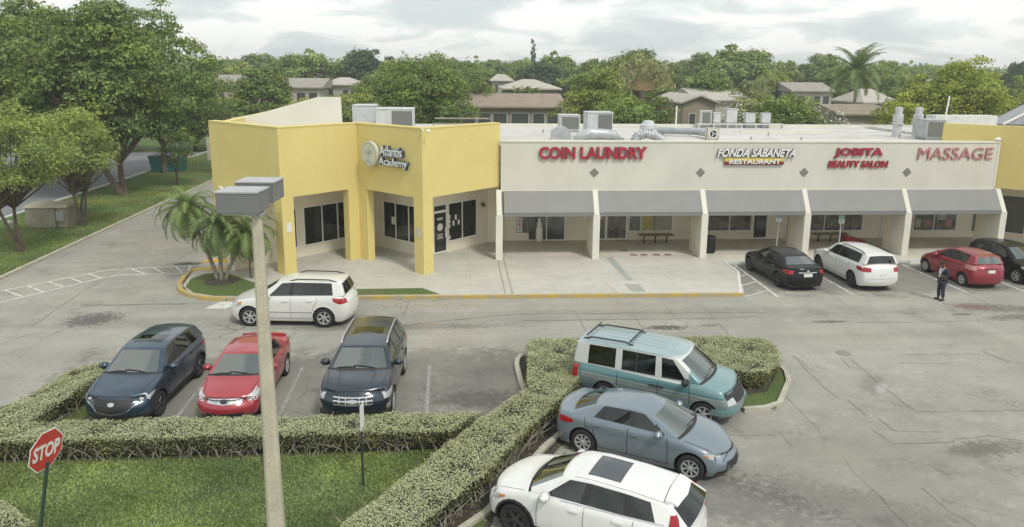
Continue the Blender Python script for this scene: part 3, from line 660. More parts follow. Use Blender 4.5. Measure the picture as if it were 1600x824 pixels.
# things in the shop windows
b = MB(); b.lathe([(.16, 0), (.20, .1), (.20, .75), (.13, .85), (.16, 1.0), (.07, 1.15), (.09, 1.28), (.02, 1.36)], 14, T=Matrix.Translation((4.62, 40.22, .15)))
tag(b.build('gumball_machine', m_frame, smooth=True), 'white bottle-shaped vending machine in front of the left laundry window', 'machine')
b = MB(); b.box(3.38, 3.68, 40.36, 40.40, .65, 2.3); b.build('x', m_paper); o = bpy.data.objects['x']; o.name = 'laundry_poster'; tag(o, 'white vertical poster with red letters in the narrow laundry window', 'poster')
for k, ch in enumerate('LAUNDRY'): text('poster_letter', ch, TF, 3.46, 3.62, 2.08-.22*k, 2.24-.22*k, .01, m_red, y=40.352, parent=o)
rr = random.Random(5)
for k, (x, z, w_, h_, c_) in enumerate(((14.9, 1.9, .55, .28, 'red'), (16.3, 1.8, .4, .3, 'paper'), (26.8, 1.0, .3, .5, 'paper'), (27.4, .95, .35, .35, 'pink'), (28.2, 1.4, .5, .4, 'paper'), (28.7, 1.0, .35, .45, 'pink'), (8.0, 2.0, .5, .3, 'paper'), (8.0, 1.5, .55, .4, 'paper'), (10.05, 2.2, .4, .3, 'paper'), (21.6, 1.0, .6, .5, 'grey'), (20.7, .85, .5, .3, 'grey'))):
    mm = {'red': m_red, 'paper': mat('dull_paper', (.42, .41, .38), .6, noise=(8, .3)), 'pink': mat('pink_paper', (.38, .2, .2), .6, noise=(9, .4)), 'grey': mat('grey_stock', (.2, .2, .2), .6, noise=(8, .4))}[c_]
    b = MB(); b.box(x-w_/2, x+w_/2, 40.415, 40.425, z-h_/2, z+h_/2)
    tag(b.build('shop_notice', mm), 'small printed panel behind the glass of the shop windows under the awnings', 'notice', 'printed panels in the shop windows')
b = MB(); b.box(24.72, 25.3, 40.33, 40.37, 2.02, 2.38); o = tag(b.build('door_sign', m_black), 'black hanging sign with white print above the white salon door', 'sign')
for z in (2.28, 2.2, 2.12):
    b = MB(); b.box(24.82+rr.random()*.1, 25.1+rr.random()*.12, 40.322, 40.329, z-.015, z+.015); b.build('print_line', m_paper).parent = o
# ---- big letter signs on the fascia
m_redl = mat('red_letter_face', (.36, .018, .04), .5, noise=(2, .1)); m_redside = mat('red_letter_side', (.12, .01, .015), .5)
m_pinkl = mat('faded_red_letter', (.47, .20, .19), .6, noise=(1.5, .12)); m_wlet = mat('white_letter_face', (.75, .76, .74), .4); m_darkl = mat('dark_letter_side', (.07, .08, .09), .5)
o = text('shop_sign', 'COIN LAUNDRY', TF, 4.15, 9.62, 5.14, 5.76, .12, m_redl, bold=.037, y=FY-.02, side=m_redside); tag(o, 'red COIN LAUNDRY letters on the cream fascia', 'sign')
s_ = empty('shop_sign', (0, 0, 0), 0, 'slanted white FONDA SABANETA letters over a yellow and red RESTAURANT bar', 'sign')
text('letters', 'FONDA SABANETA', TF, 13.24, 17.34, 5.26, 5.68, .14, m_wlet, bold=.03, shear=.3, y=FY-.03, parent=s_, side=m_darkl)
b = MB(); b.box(13.68, 16.78, FY-.12, FY-.005, 5.02, 5.2); b.build('yellow_bar', mat('sign_yellow', (.62, .48, .06), .5)).parent = s_
b = MB(); b.box(13.68, 16.78, FY-.12, FY-.005, 4.86, 5.018); b.build('red_bar', mat('sign_dark_red', (.20, .015, .02), .5)).parent = s_
text('bar_letters', 'RESTAURANT', TF, 13.9, 16.6, 4.9, 5.14, .03, m_wlet, bold=.03, y=FY-.13, parent=s_)
s_ = empty('shop_sign', (0, 0, 0), 0, 'red JOBITA BEAUTY SALON letters in two lines on the cream fascia', 'sign')
text('letters', 'JOBITA', TF, 19.45, 22.05, 5.2, 5.72, .09, m_redl, bold=.04, shear=.05, y=FY-.02, parent=s_, side=m_redside)
text('letters', 'BEAUTY SALON', TF, 19.18, 22.4, 4.7, 5.06, .08, m_redl, bold=.035, shear=.12, y=FY-.02, parent=s_, side=m_redside)
o = text('shop_sign', 'MASSAGE', TF, 23.96, 28.08, 5.12, 5.74, .06, m_pinkl, bold=0, shear=.06, y=FY-.02, side=mat('faded_side', (.36, .12, .12), .6)); tag(o, 'faded pink MASSAGE letters at the right end of the fascia', 'sign')

# ---- yellow building at the right end
yr = empty('end_shop_building', (30, 38, 0), 0, 'yellow stucco end building cut off by the right edge of the photo', 'building')
P0, P1 = (26.6, 38.95), (32.4, 33.15); P2 = (36.0, 36.75)
b = MB(); strip(b, [P0, P1, P2], [(P0[0]+.28, P0[1]+.28), (P1[0], P1[1]+.57), (P2[0]-.28, P2[1]+.28)], 3.6, 6.86); loc(b.build('wall', m_yel), yr)
b = MB(); b.box(28.75, 45, 40.2, 40.4, 3.6, 6.4); b.prism([(27.1, 39.1), (32.4, 33.8), (36, 37.2), (45, 37.2), (45, 50), (28.65, 50), (28.65, 42)], 5.6, 5.9); loc(b.build('roof', m_roof), yr)
b = MB(); b.prism([(28.7, 37.3), (32.4, 33.8), (36, 37.2), (36, 42), (28.7, 42)], 3.62, 3.74); loc(b.build('soffit', m_inner), yr)
TR = frame((30.85, 40.5), (1, -1)); b = MB(); b.box(0, 5.5, 0, .2, .14, 3.58, 0, TR); loc(b.build('front_wall', m_inner), yr)
window(yr, TR, .35, 2.0, .6, 2.7, glass=m_bronze); window(yr, TR, 2.25, 3.9, .6, 2.7, glass=m_bronze)
b = MB(); b.prism([(32.4, 33.2), (32.8, 33.6), (32.4, 34.0), (32.0, 33.6)], .14, 3.61); loc(b.build('column', m_yel), yr)
gb = empty('gabled_roof_building', (43, 50, 0), 0, 'grey metal gable roof showing above the yellow end building', 'building')
b = MB(); b.box(38.9, 49, 50.2, 51.3, 3, 6.08); loc(b.build('wall', m_creamw), gb)
b = MB(); b.add([(38.4, 49.8, 6.1), (44, 49.8, 8.9), (49.6, 49.8, 6.1), (38.4, 51.5, 6.1), (44, 51.5, 8.9), (49.6, 51.5, 6.1)], [(0, 1, 4, 3), (1, 2, 5, 4), (0, 2, 1), (3, 4, 5), (0, 3, 5, 2)])
loc(b.build('roof', mat('grey_roof_panel', (.30, .31, .33), .6, noise=(2, .1))), gb)
b = MB(); b.tube([(38.35, 49.75, 6.1), (44, 49.75, 8.95), (49.6, 49.75, 6.1)], .09, 4); loc(b.build('fascia', m_creamw), gb)
for k, nm in enumerate(('a',)):
    b = MB(); T = Matrix.Translation((28.3, 36.95, 6.08)); b.lathe([(.1, 0), (.15, .05), (.15, .12), (.06, .18)], 12, T=T); tag(b.build('roof_vent', m_frame, smooth=True), 'small white cap on the corner of the cream parapet', 'vent')

# ---- roof equipment
RZ = 5.75
def unit(name, x0, x1, y0, y1, z1, label, grp=None, grille='front', z0=None, m=None, cat='air conditioner'):
    z0 = RZ+.12 if z0 is None else z0; t = empty(name, ((x0+x1)/2, (y0+y1)/2, RZ), 0, label, cat, grp); c = Vector(t.location)
    def L(o): o.parent = t; o.matrix_parent_inverse = Matrix.Translation(-c); return o
    b = MB(); b.box(x0, x1, y0, y1, z0, z1); L(b.build('casing', m or m_lgrey, bevel=.015))
    b = MB(); b.box(x0-.03, x1+.03, y0-.03, y1+.03, z1, z1+.04); L(b.build('lid', m or m_lgrey))
    if z0 > RZ:
        b = MB(); b.box(x0+.06, x1-.06, y0+.03, y1-.03, RZ, z0)
        L(b.build('skid', m_grey))
    if grille:
        a, c_ = {'front': (x0+.08, x1-.08), 'right': (x0+(x1-x0)*.42, x1-.05), 'none': (0, 0)}[grille]
        b = MB(); b.box(a, c_, y0-.012, y0, z0+.08, z1-.08); L(b.build('grille', m_dkgrille))
    return t
unit('rooftop_unit', -5.95, -4.65, 44, 46, 7.4, 'plain grey box unit on the roof nearest the white sloping parapet', 'rooftop air units', None, cat='air conditioner')
unit('rooftop_unit', -4.33, -2.32, 41.5, 43.5, 7.33, 'pale rooftop unit with dark grille on its right half, above the yellow parapet', 'rooftop air units', 'right')
unit('rooftop_unit', 6.5, 7.73, 46, 47.3, 6.78, 'low rooftop unit with grey grille left of the tall cube unit', 'rooftop air units', 'front')
unit('rooftop_unit', 7.3, 8.72, 41, 42.4, 7.22, 'tall cube rooftop unit with olive grille above the COIN LAUNDRY sign', 'rooftop air units', 'right')
unit('rooftop_unit', 27.0, 28.15, 41, 42.1, 6.88, 'dark grilled rooftop unit close to the yellow end building', 'rooftop air units', 'front', m=m_galv)
for k, (x0, x1, h) in enumerate(((16.72, 17.47, 6.94), (17.6, 18.11, 6.81), (18.52, 19.26, 7.08), (19.87, 20.54, 6.78), (21.0, 21.62, 6.79))):
    unit('condenser', x0, x1, 50, 50.4, h-.04, ['grey slatted condenser at the left end of the back roof row', 'narrow pale condenser second in the back roof row', 'tallest white condenser in the middle of the back roof row', 'small white condenser fourth in the back roof row', 'small white condenser at the right end of the back roof row'][k], 'condensers along the back edge of the roof', 'front' if k == 0 else None, 6.12 if k else 6.0)
b = MB(); b.tube([(16.5, 50.2, 6.02), (22.5, 50.2, 6.02)], .04); b.tube([(16.5, 49.9, 6.02), (22.5, 49.9, 6.02)], .04)
for x in np.arange(16.6, 22.6, .98): b.box(x, x+.06, 49.88, 50.25, RZ, 6.02)
tag(b.build('pipe_rack', m_white_kerb), 'low white pipe rack under the row of condensers on the roof', 'rack')
def dome(x, y, r, label, wd=.5):
    b = MB(); pr_ = [(r*math.cos(a), r*math.sin(a)) for a in np.linspace(0, math.pi, 15)]
    vs = [(x+p[0], yy, RZ+.2+p[1]) for yy in (y, y+wd) for p in pr_]; n = 15
    b.add(vs, [tuple(range(n))[::-1], tuple(range(n, 2*n))]+[(i, i+1, n+i+1, n+i) for i in range(n-1)]+[(n-1, 0, n, 2*n-1)])
    b.box(x-r, x+r, y+.02, y+wd-.02, RZ, RZ+.2)
    return tag(b.build('exhaust_hood', m_galv), label, 'vent')
dome(5.85, 41, .54, 'half round grey metal exhaust hood left of the tall cube unit', .45)
b = MB(); b.tube([(6.45, 39, RZ+.0), (6.6, 39, RZ+.35), (7.1, 39, RZ+.5), (8.4, 39.1, RZ+.42), (8.7, 39.1, RZ+.1)], [.25, .3, .32, .28, .2], 14); tag(b.build('duct_elbow', m_galv, smooth=True), 'fat grey curved duct lying in front of the tall cube unit', 'duct')
b = MB(); b.lathe([(.3, 0), (.3, .35), (.5, .38), (.5, .62), (.36, .72), (.3, .86), (.05, .9)], 20, T=Matrix.Translation((11.5, 44, RZ))); tag(b.build('mushroom_vent', m_lgrey, smooth=False), 'white mushroom shaped fan vent behind the ribbed hose', 'vent')
b = MB(); b.tube([(11.95, 43.6, RZ+.32), (14.1, 43.3, RZ+.3), (14.3, 42.5, RZ+.3), (14.3, 40.2, RZ+.4)], .2, 14); b.box(12.3, 12.4, 43.4, 43.8, RZ, RZ+.15); tag(b.build('round_duct', m_galv, smooth=True), 'long straight round duct running to the square blower', 'duct')
b = MB()
pts = [(9.4, 38.6, RZ+.12), (9.6, 38.7, RZ+.42), (10.0, 38.7, RZ+.52), (10.5, 38.6, RZ+.42), (11.0, 38.5, RZ+.15)]
pp = []; 
for i in range(len(pts)-1):
    for k in range(12): pp.append(tuple(pts[i][j]+(pts[i+1][j]-pts[i][j])*k/12 for j in range(3)))
b.tube(pp, [.23+.035*math.cos(i*math.pi/2) for i in range(len(pp))], 14); tag(b.build('ribbed_hose', m_galv, smooth=True), 'ribbed grey flexible hose arching over the parapet edge', 'duct')
bl = empty('blower', (14.05, 39.8, RZ), 0, 'square rusty white blower with round fan opening', 'fan')
b = MB(); b.box(-.33, .33, 0, .4, .12, .75); b.box(-.3, -.22, .02, .38, 0, .12); b.box(.22, .3, .02, .38, 0, .12); b.build('housing', mat('rusty_white', (.48, .44, .36), .7, noise=(6, .3)), bl)
b = MB(); ring(b, .25, .05, Matrix.Translation((0, -.01, .43)) @ Matrix.Rotation(R(90), 4, 'X')); b.build('rim', m_frame, bl)
b = MB(); b.lathe([(.2, 0), (.2, .01)], 20, T=Matrix.Translation((0, -.002, .43)) @ Matrix.Rotation(R(90), 4, 'X')); h_ = b.build('opening', m_black, bl)
b = MB()
for a in (0, 120, 240):
    T = Matrix.Translation((0, -.02, .43)) @ Matrix.Rotation(R(a), 4, 'Y'); b.box(.02, .16, -.01, .0, -.03, .04, 0, T)
b.build('blade', m_lgrey, h_)
for x, lb in ((26.64, 'left'), (27.9, 'right')):
    b = MB(); T = Matrix.Translation((x, 43.3, RZ)); b.lathe([(.26, 0), (.26, .75), (.36, .78), (.36, .84), (.24, .86), (.28, .9), (.30, 1.35), (.2, 1.36), (.22, 1.75), (.05, 1.78)], 18, T=T)
    tag(b.build('exhaust_stack', m_lgrey), f'{lb} one of the two tall white exhaust stacks on the right roof', 'vent', 'exhaust stacks')
b = MB(); b.tube([(14.84, 49.5, RZ), (14.84, 49.5, 7.25)], .05); tag(b.build('vent_pipe', m_frame), 'thin white upright pipe on the middle of the roof', 'pipe')
b = MB(); b.tube([(28.5, 41.8, RZ), (28.75, 41.9, 8.25)], .045); tag(b.build('vent_pipe', m_frame), 'thin white leaning pipe above the right rooftop unit', 'pipe')
b = MB(); b.box(-1.2, 2.0, 40.3, 40.36, 6.6, 6.68)
for x in (-1.2, .2, 1.9): b.box(x, x+.06, 40.3, 40.36, 5.9, 6.6)
b.box(-1.2, 2.0, 43.5, 43.56, 6.7, 6.78); tag(b.build('roof_rail', mat('dull_wood', (.3, .27, .22), .8)), 'low weathered rail on the roof behind the yellow parapet', 'rail')
b = MB(); b.box(29.5, 33.5, 44, 45, 5.9, 7.0); tag(b.build('roof_box', m_white_kerb), 'long pale box on the roof behind the yellow end wall', 'air conditioner')
rg = random.Random(8)
for k in range(12):
    x, y = rg.uniform(4, 26), rg.uniform(40, 49)
    b = MB(); b.tube([(x, y, RZ), (x, y, RZ+rg.uniform(.12, .35))], .035, 6); b.lathe([(.07, 0), (.07, .03)], 8, T=Matrix.Translation((x, y, RZ+.12)))
    tag(b.build('pipe_stub', m_grey), 'short grey pipe stub on the white flat roof', 'pipe', 'pipe stubs on the roof')
# ============================================================ VEGETATION
def leafmat(name, c, rough=.65, var=.35, tr=.27):
    m = bpy.data.materials.new(name); m.use_nodes = True; MATS[name] = m; g = NG(m)
    geo = g.n('ShaderNodeNewGeometry'); rnd = geo.outputs['Random Per Island']
    big = g.noise(.5, 4, .55, a=.66, b=1.36)
    f = g.math('MULTIPLY', g.ramp(rnd, 0, 1, 1-var, 1+var), big)
    hue = g.mix(g.noise(.3, 3, .5, lo=.4, hi=.65), c, (c[0]*1.28, c[1]*1.14, c[2]*.8))
    col = g.scale(hue, f); g.t.links.new(col, g.b.inputs['Base Color']); g.b.inputs['Roughness'].default_value = rough; g.b.inputs['Specular IOR Level'].default_value = .3
    tl = g.n('ShaderNodeBsdfTranslucent'); g.t.links.new(col, tl.inputs[0]); mx = g.n('ShaderNodeMixShader'); mx.inputs[0].default_value = tr
    g.t.links.new(g.b.outputs[0], mx.inputs[1]); g.t.links.new(tl.outputs[0], mx.inputs[2]); g.t.links.new(mx.outputs[0], m.node_tree.nodes['Material Output'].inputs[0])
    return m
L_dark = leafmat('dark_green_leaves', (.165, .235, .075))
L_mid = leafmat('mid_green_leaves', (.195, .28, .08))
L_bright = leafmat('yellow_green_leaves', (.31, .37, .075))
L_olive = leafmat('olive_leaves', (.25, .315, .095))
L_gray = leafmat('grey_green_leaves', (.27, .305, .16))
L_palm = leafmat('palm_leaves', (.15, .225, .085), tr=.2)
L_blue = leafmat('deep_evergreen_leaves', (.085, .13, .075))
m_bark = mat('bark', (.12, .095, .07), .95, noise=(4, .3), noise2=(20, .3), bump=(14, .8))
m_pbark = mat('palm_bark', (.27, .25, .19), .95, noise=(8, .25), bump=(20, .8))

def crown_mesh(name, blobs, dens, leaf, rng, m, parent=None, fill=.45):
    C_, N_ = [], []
    for (c, r) in blobs:
        c = np.array(c); r = np.array(r if hasattr(r, '__len__') else (r, r, r*.75))
        n = int(dens*(r[0]*r[1]+r[0]*r[2]+r[1]*r[2])*4.2/3)
        d = rng.normal(0, 1, (n, 3)); d /= np.linalg.norm(d, axis=1)[:, None]
        d[:, 2] = np.where(d[:, 2] < -.35, -d[:, 2], d[:, 2])
        rad = rng.uniform(fill, 1.0, n)**.5*(1+.22*np.sin(5*d[:, 0]+3*c[0])*np.cos(4*d[:, 1]+c[1])+.14*rng.normal(0, 1, n))
        C_.append(c+d*r*rad[:, None]); N_.append(d+np.array([0, 0, .5]))
    C_ = np.concatenate(C_); N_ = np.concatenate(N_)
    return quads(name, leafquads(C_, N_, leaf, rng, .7, .7), m, parent=parent)
def make_tree(h, cw, cb, nb, leaf, dens, m, seed, trunk=.22, ntr=1, lean=0, flat=.72, name='tree', blobr=(.12, .36), tm=None):
    """tree about the origin: total height h, crown half width cw, crown bottom cb"""
    rng = np.random.default_rng(seed); rnd = random.Random(seed)
    t = empty(name); blobs = []; cz = (h+cb)/2; ch = (h-cb)/2
    for i in range(nb):
        a = i*2.39996+rnd.uniform(-.4, .4); f = ((i+.5)/nb); u = 1-2*f            # spread over a dome
        rr = rnd.uniform(*blobr)*cw; lob = 1+.20*math.sin(a*2+seed)+.12*math.sin(a*5+seed*2); lobz = .90+.10*math.sin(a*3+seed*1.7)
        hr = math.sqrt(max(0, 1-u*u))*max(0, cw-rr*.8)*rnd.uniform(.5, 1.06)*lob
        z = cz+u*max(.1, ch-rr*.6)*rnd.uniform(.8, 1.05)
        z = cb+(z-cb)*lobz; z = min(z, h-rr*flat*.95)
        blobs.append(((math.cos(a)*hr+lean*.6, math.sin(a)*hr, z), (rr*rnd.uniform(.85, 1.25), rr*rnd.uniform(.85, 1.25), rr*flat*rnd.uniform(.75, 1.15))))
    crown_mesh('crown', blobs, dens, leaf, rng, m, t)
    b = MB()
    for k in range(ntr):
        a = k*2.1+rnd.random()*2; sp = .25*(ntr > 1)
        foot = Vector((math.cos(a)*sp*.6, math.sin(a)*sp*.6, -.1)); fork = Vector((math.cos(a)*sp*4*(1 if ntr > 1 else 0)+lean*.4, math.sin(a)*sp*3, cb*.75+.3))
        mid = foot.lerp(fork, .5)+Vector((rnd.uniform(-.12, .12), rnd.uniform(-.1, .1), 0))
        b.tube([foot, foot+(mid-foot)*.1+Vector((0, 0, .1)), mid, fork], [trunk*1.35, trunk, trunk*.8, trunk*.65], 8)
        sel = blobs[k::ntr]
        for (c, r) in sel[:max(7, min(26, nb//2))]:
            c = Vector(c); q = fork.lerp(c, .5)+Vector((rnd.uniform(-.3, .3), rnd.uniform(-.3, .3), -.15*(c.z-fork.z)))
            b.tube([fork-Vector((0, 0, .15)), q, c], [trunk*.5, trunk*.3, trunk*.08], 5, cap=False)
    b.build('trunk', tm or m_bark, t, smooth=True)
    return t
def place(t, x, y, rz=0, s=1, label=None, cat='tree', group=None, z=0):
    t.location = (x, y, z); t.rotation_euler = (0, 0, rz); t.scale = (s, s, s) if not hasattr(s, '__len__') else s
    return tag(t, label, cat, group)

# near trees on the left verge and beyond
place(make_tree(8.0, 3.3, 2.8, 64, .075, 120, L_olive, 11, .11, 2, blobr=(.12, .33), flat=.8), -22.4, 39.3, .4, label='multi stemmed olive green tree at the left edge of the grass verge')
place(make_tree(7.4, 3.1, 2.6, 60, .075, 120, L_olive, 12, .10, 3, blobr=(.12, .33), flat=.8), -22.6, 45.9, 1.2, label='multi stemmed olive green tree on the verge behind the utility cabinet')
place(make_tree(14.8, 6.2, 3.0, 118, .14, 66, L_dark, 13, .27, 2, lean=-1.6, blobr=(.10, .31), flat=.62), -25.0, 57.5, .3, label='huge dark green spreading tree with a double trunk on the verge')
place(make_tree(15.4, 8.4, 3.0, 125, .17, 56, L_dark, 14, .4, 1, flat=.6), -36.5, 66, 2.0, label='huge dark tree rising at the top left corner behind the olive trees')
place(make_tree(15.6, 5.0, 3.0, 90, .14, 64, L_mid, 15, .24, 1, blobr=(.10, .32), flat=.62), -26.6, 70.0, 1.1, label='tall dark tree right of the double trunk tree, beside the yellow wall')
place(make_tree(5.2, 2.0, 1.2, 16, .10, 100, L_dark, 17, .12, 1), -22.9, 62.6, .2, label='short bushy tree under the huge dark trees')
place(make_tree(9.5, 2.8, 3.6, 20, .11, 50, L_dark, 18, .12, 2), -20.8, 68.5, .5, label='slim forked tree leaning beside the yellow corner wall')
place(make_tree(12, 8.0, 2.5, 50, .22, 40, L_mid, 19, .3, 1), -50, 74, 1.6, label='broad green tree at the far left across the side road')
place(make_tree(10.5, 4.6, .8, 60, .2, 44, L_dark, 23, .25, 1), -21.5, 86, 0, label='dense dark tree closing the view at the end of the driveway')
place(make_tree(9.5, 4.8, .8, 60, .2, 44, L_mid, 24, .25, 1), -30.5, 90, 0, label='dense green tree behind the teal container')
place(make_tree(9.0, 4.8, .8, 60, .22, 40, L_dark, 25, .25, 1), -39.5, 88, 0, label='dense dark tree across the end of the side road')
place(make_tree(3.0, 1.6, .2, 20, .1, 110, L_dark, 26, .06, 2), -19.2, 76, 0, label='low round shrub at the end of the verge by the driveway', cat='bush')
# trees behind the shops
ZG = 0
spec = [  # px, top px y, half width px, distance, kind, label
 (22.0, 0, 0, 0, None, None)]
import builtins
def wx(px, py, Y):     # world x and height at distance Y for planning numbers measured off the photo
    a = fw*1160+rt*(px-800)-up*(py-355); t_ = Y/a.y; return a.x*t_, 9.4+a.z*t_
protos = {}
def proto(kind, k):
    key = (kind, k)
    if key in protos: return None
    return key
KIND = {'dark': L_dark, 'mid': L_mid, 'bright': L_bright, 'olive': L_olive, 'gray': L_gray, 'blue': L_blue}
near_list = [
 (655, 76, 92, 72, 'mid', 'large mid green tree standing left of the brown roofed townhouse'),
 (735, 92, 42, 84, 'dark', 'tree with loose crown just left of the brown townhouse roof'),
 (555, 134, 48, 66, 'olive', 'olive tree right behind the white sloping parapet'),
 (470, 144, 34, 78, 'bright', 'yellow green bushy tree over the left end of the sloping parapet'),
 (432, 146, 34, 82, 'mid', 'small green tree before the far white house'),
 (515, 140, 34, 78, 'mid', 'small green tree just left of the parapet peak'),
 (392, 150, 46, 74, 'dark', 'low dark tree by the yellow wall below the white townhouse'),
 (930, 96, 62, 66, 'olive', 'rounded light olive tree behind the tall cube rooftop unit'),
 (985, 140, 66, 61, 'mid', 'low spreading green tree above the mushroom vent'),
 (1035, 128, 42, 63, 'dark', 'dark leafy tree left of the cream gabled house'),
 (1005, 70, 72, 112, 'dark', 'tall dark tree with knobbly top behind the fan palm'),
 (1188, 120, 42, 76, 'gray', 'sparse grey green tree above the roof condensers'),
 (1238, 142, 70, 62, 'mid', 'wide low green tree behind the right half of the roof'),
 (1175, 150, 40, 60, 'gray', 'small grey green tree with pale blossom behind the condensers'),
 (1460, 104, 62, 66, 'bright', 'bright yellow green tree above the exhaust stacks'),
 (1535, 80, 82, 64, 'bright', 'largest bright yellow green tree behind the yellow end building'),
 (1597, 112, 30, 70, 'olive', 'olive tree cut off by the right edge of the photo'),
 (1425, 140, 44, 60, 'bright', 'small yellow green tree beside the pale hipped roof')]
for i, (px, py, hw, Y, kd, lb) in enumerate(near_list):
    x, h = wx(px, py, Y); cw = hw/1160*Y*.95
    t = make_tree(h, cw, max(1.2, h*.22), 74 if hw > 55 else 54, .115 if Y < 90 else .18, 85 if Y < 90 else 42, KIND[kd], 40+i, .2, 1+(i % 2), flat=.75)
    place(t, x, Y+cw*.4, 0, label=lb)
far_list = [
 (475, 75, 56, 150, 'mid', 'spreading green tree on the skyline above the far grey roofs'),
 (572, 72, 46, 150, 'blue', 'darkest round topped tree on the skyline left of centre'),
 (545, 86, 40, 165, 'mid', None), (400, 84, 60, 180, 'dark', None), (430, 92, 50, 175, 'dark', None), (372, 92, 40, 150, 'olive', None),
 (620, 92, 50, 140, 'olive', None), (700, 92, 50, 170, 'dark', None), (770, 90, 50, 190, 'dark', None), (745, 96, 44, 160, 'mid', None), (600, 104, 50, 120, 'mid', None), (350, 100, 40, 120, 'olive', None),
 (872, 78, 42, 150, 'mid', 'round green tree on the skyline right of the conical pine'), (815, 88, 36, 160, 'mid', None), (845, 96, 46, 140, 'blue', None), (1115, 102, 50, 105, 'mid', 'rounded green tree right of the fan palm'),
 (1150, 67, 80, 150, 'mid', 'widest round topped tree on the skyline right of centre'), (1095, 82, 40, 150, 'dark', None), (1225, 92, 36, 150, 'olive', None), (1290, 84, 52, 150, 'dark', 'dark grey green tree on the skyline left of the coconut palm'),
 (1262, 96, 44, 150, 'dark', None), (1385, 88, 36, 140, 'olive', None), (1420, 98, 40, 170, 'mid', None), (1455, 99, 40, 190, 'mid', None), (1400, 108, 36, 120, 'mid', None),
 (1595, 92, 24, 130, 'blue', None), (930, 88, 40, 140, 'dark', None), (1050, 98, 30, 130, 'dark', None), (660, 100, 40, 130, 'dark', None), (1320, 100, 40, 130, 'mid', None), (1480, 106, 30, 120, 'olive', None), (1205, 104, 36, 120, 'olive', None), (330, 96, 50, 130, 'dark', None), (280, 100, 60, 150, 'mid', None)]
fp = {}
for i, (px, py, hw, Y, kd, lb) in enumerate(far_list):
    x, h = wx(px, py, Y); cw = hw/1160*Y; key = (kd, i % 2)
    if key not in fp: fp[key] = make_tree(12, 6, 2.2, 80, .23, 36, KIND[kd], 90+len(fp), .3, 1, flat=.72); t = fp[key]
    else: t = copy_tree(fp[key])
    place(t, x, Y, i*1.3, (cw/6, cw/6, h/12), lb or 'one of the similar green trees in the belt between the far houses', group=None if lb else 'trees in the belt between the far houses')
# conical pine
def cone_tree(x, Y, h, r, label):
    rng = np.random.default_rng(5); t = empty('pine_tree'); bl = [((rng.uniform(-.2, .2), rng.uniform(-.2, .2), h*.2+h*.78*f), (r*(1.05-f*.8), r*(1.05-f*.8), h*.09)) for f in np.linspace(0, 1, 14)]
    crown_mesh('crown', bl, 10, .35, rng, L_blue, t); b = MB(); b.tube([(0, 0, -.1), (0, 0, h*.95)], [.25, .05]); b.build('trunk', m_bark, t); place(t, x, Y, label=label)
x, h = wx(833, 66, 180); cone_tree(x, 180, h, 1.5, 'narrow conical pine standing alone on the skyline')
# far wood on the horizon: one mass
rng = np.random.default_rng(77); bl = []
for k in range(420):
    Y = rng.uniform(210, 520); px = rng.uniform(-120, 1720); x, hh = wx(px, 0, Y); h = rng.uniform(7, 11.5)+Y*.006
    r = rng.uniform(6, 11)*Y/300; bl.append(((x, Y, h-r*.55), (r, r*.6, r*.62)))
tag(crown_mesh('far_woods', bl, .9, 1.1, rng, L_mid), 'hazy belt of distant treetops along the horizon', 'woods', kind='stuff')
# pale blossom
for (px, py, hw, Y, lb) in ((1145, 158, 26, 60, 'white flowering bush behind the small condensers'), (1305, 172, 26, 63, 'white blossoming bush beside the brown roofed house'), (1268, 160, 22, 64, 'pale flowering shrub left of the coconut palm')):
    x, h = wx(px, py, Y); cw = hw/1160*Y; t = make_tree(h, cw, .8, 16, .16, 40, L_gray, int(px), .08, 2); place(t, x, Y, label=lb, cat='bush'); t.name = 'flowering_bush'
    rng = np.random.default_rng(int(px)); n = 260; d = rng.normal(0, 1, (n, 3)); d /= np.linalg.norm(d, axis=1)[:, None]; d[:, 2] = abs(d[:, 2])
    P = leafquads(d*np.array([cw*1.0, cw*1.0, (h-.8)/2*1.05])+np.array([0, 0, (h+.8)/2]), d, .10, rng); quads('blossom', P, mat('white_petals', (.62, .62, .52), .7), parent=t)

# palms
def frond_quads(base, dir_a, elev, length, droop, nl, lw, ll, rng, vshape=.5):
    """pinnate frond: returns rachis path and leaflet quads"""
    pts = []; p = Vector(base); a = dir_a; e = elev
    seg = 12
    for i in range(seg+1):
        pts.append(p.copy()); d = Vector((math.cos(a)*math.cos(e), math.sin(a)*math.cos(e), math.sin(e))); p = p+d*(length/seg); e -= droop/seg*(.5+i/seg)
    Q = []
    for i in range(nl):
        f = .12+.86*i/nl; q = f*seg; k = min(int(q), seg-1); P = pts[k].lerp(pts[k+1], q-k); T_ = (pts[k+1]-pts[k]).normalized()
        side = T_.cross(Vector((0, 0, 1))).normalized(); upv = side.cross(T_).normalized()
        le = ll*math.sin(math.pi*min(1, (.12+f*.88)))**.6*(1-.35*f)
        for s_ in (-1, 1):
            dd = (side*s_*.85+T_*.55+upv*(vshape*rng.uniform(.3, 1)-.25)).normalized(); mid = P+dd*le*.5; tip = P+dd*le+Vector((0, 0, -le*.30))
            wv = T_*lw
            Q.append([P-wv, mid-wv*.8, mid+wv*.8, P+wv]); Q.append([mid-wv*.8, tip, tip+wv*.1, mid+wv*.8])
    return pts, np.array([[tuple(v) for v in q] for q in Q])
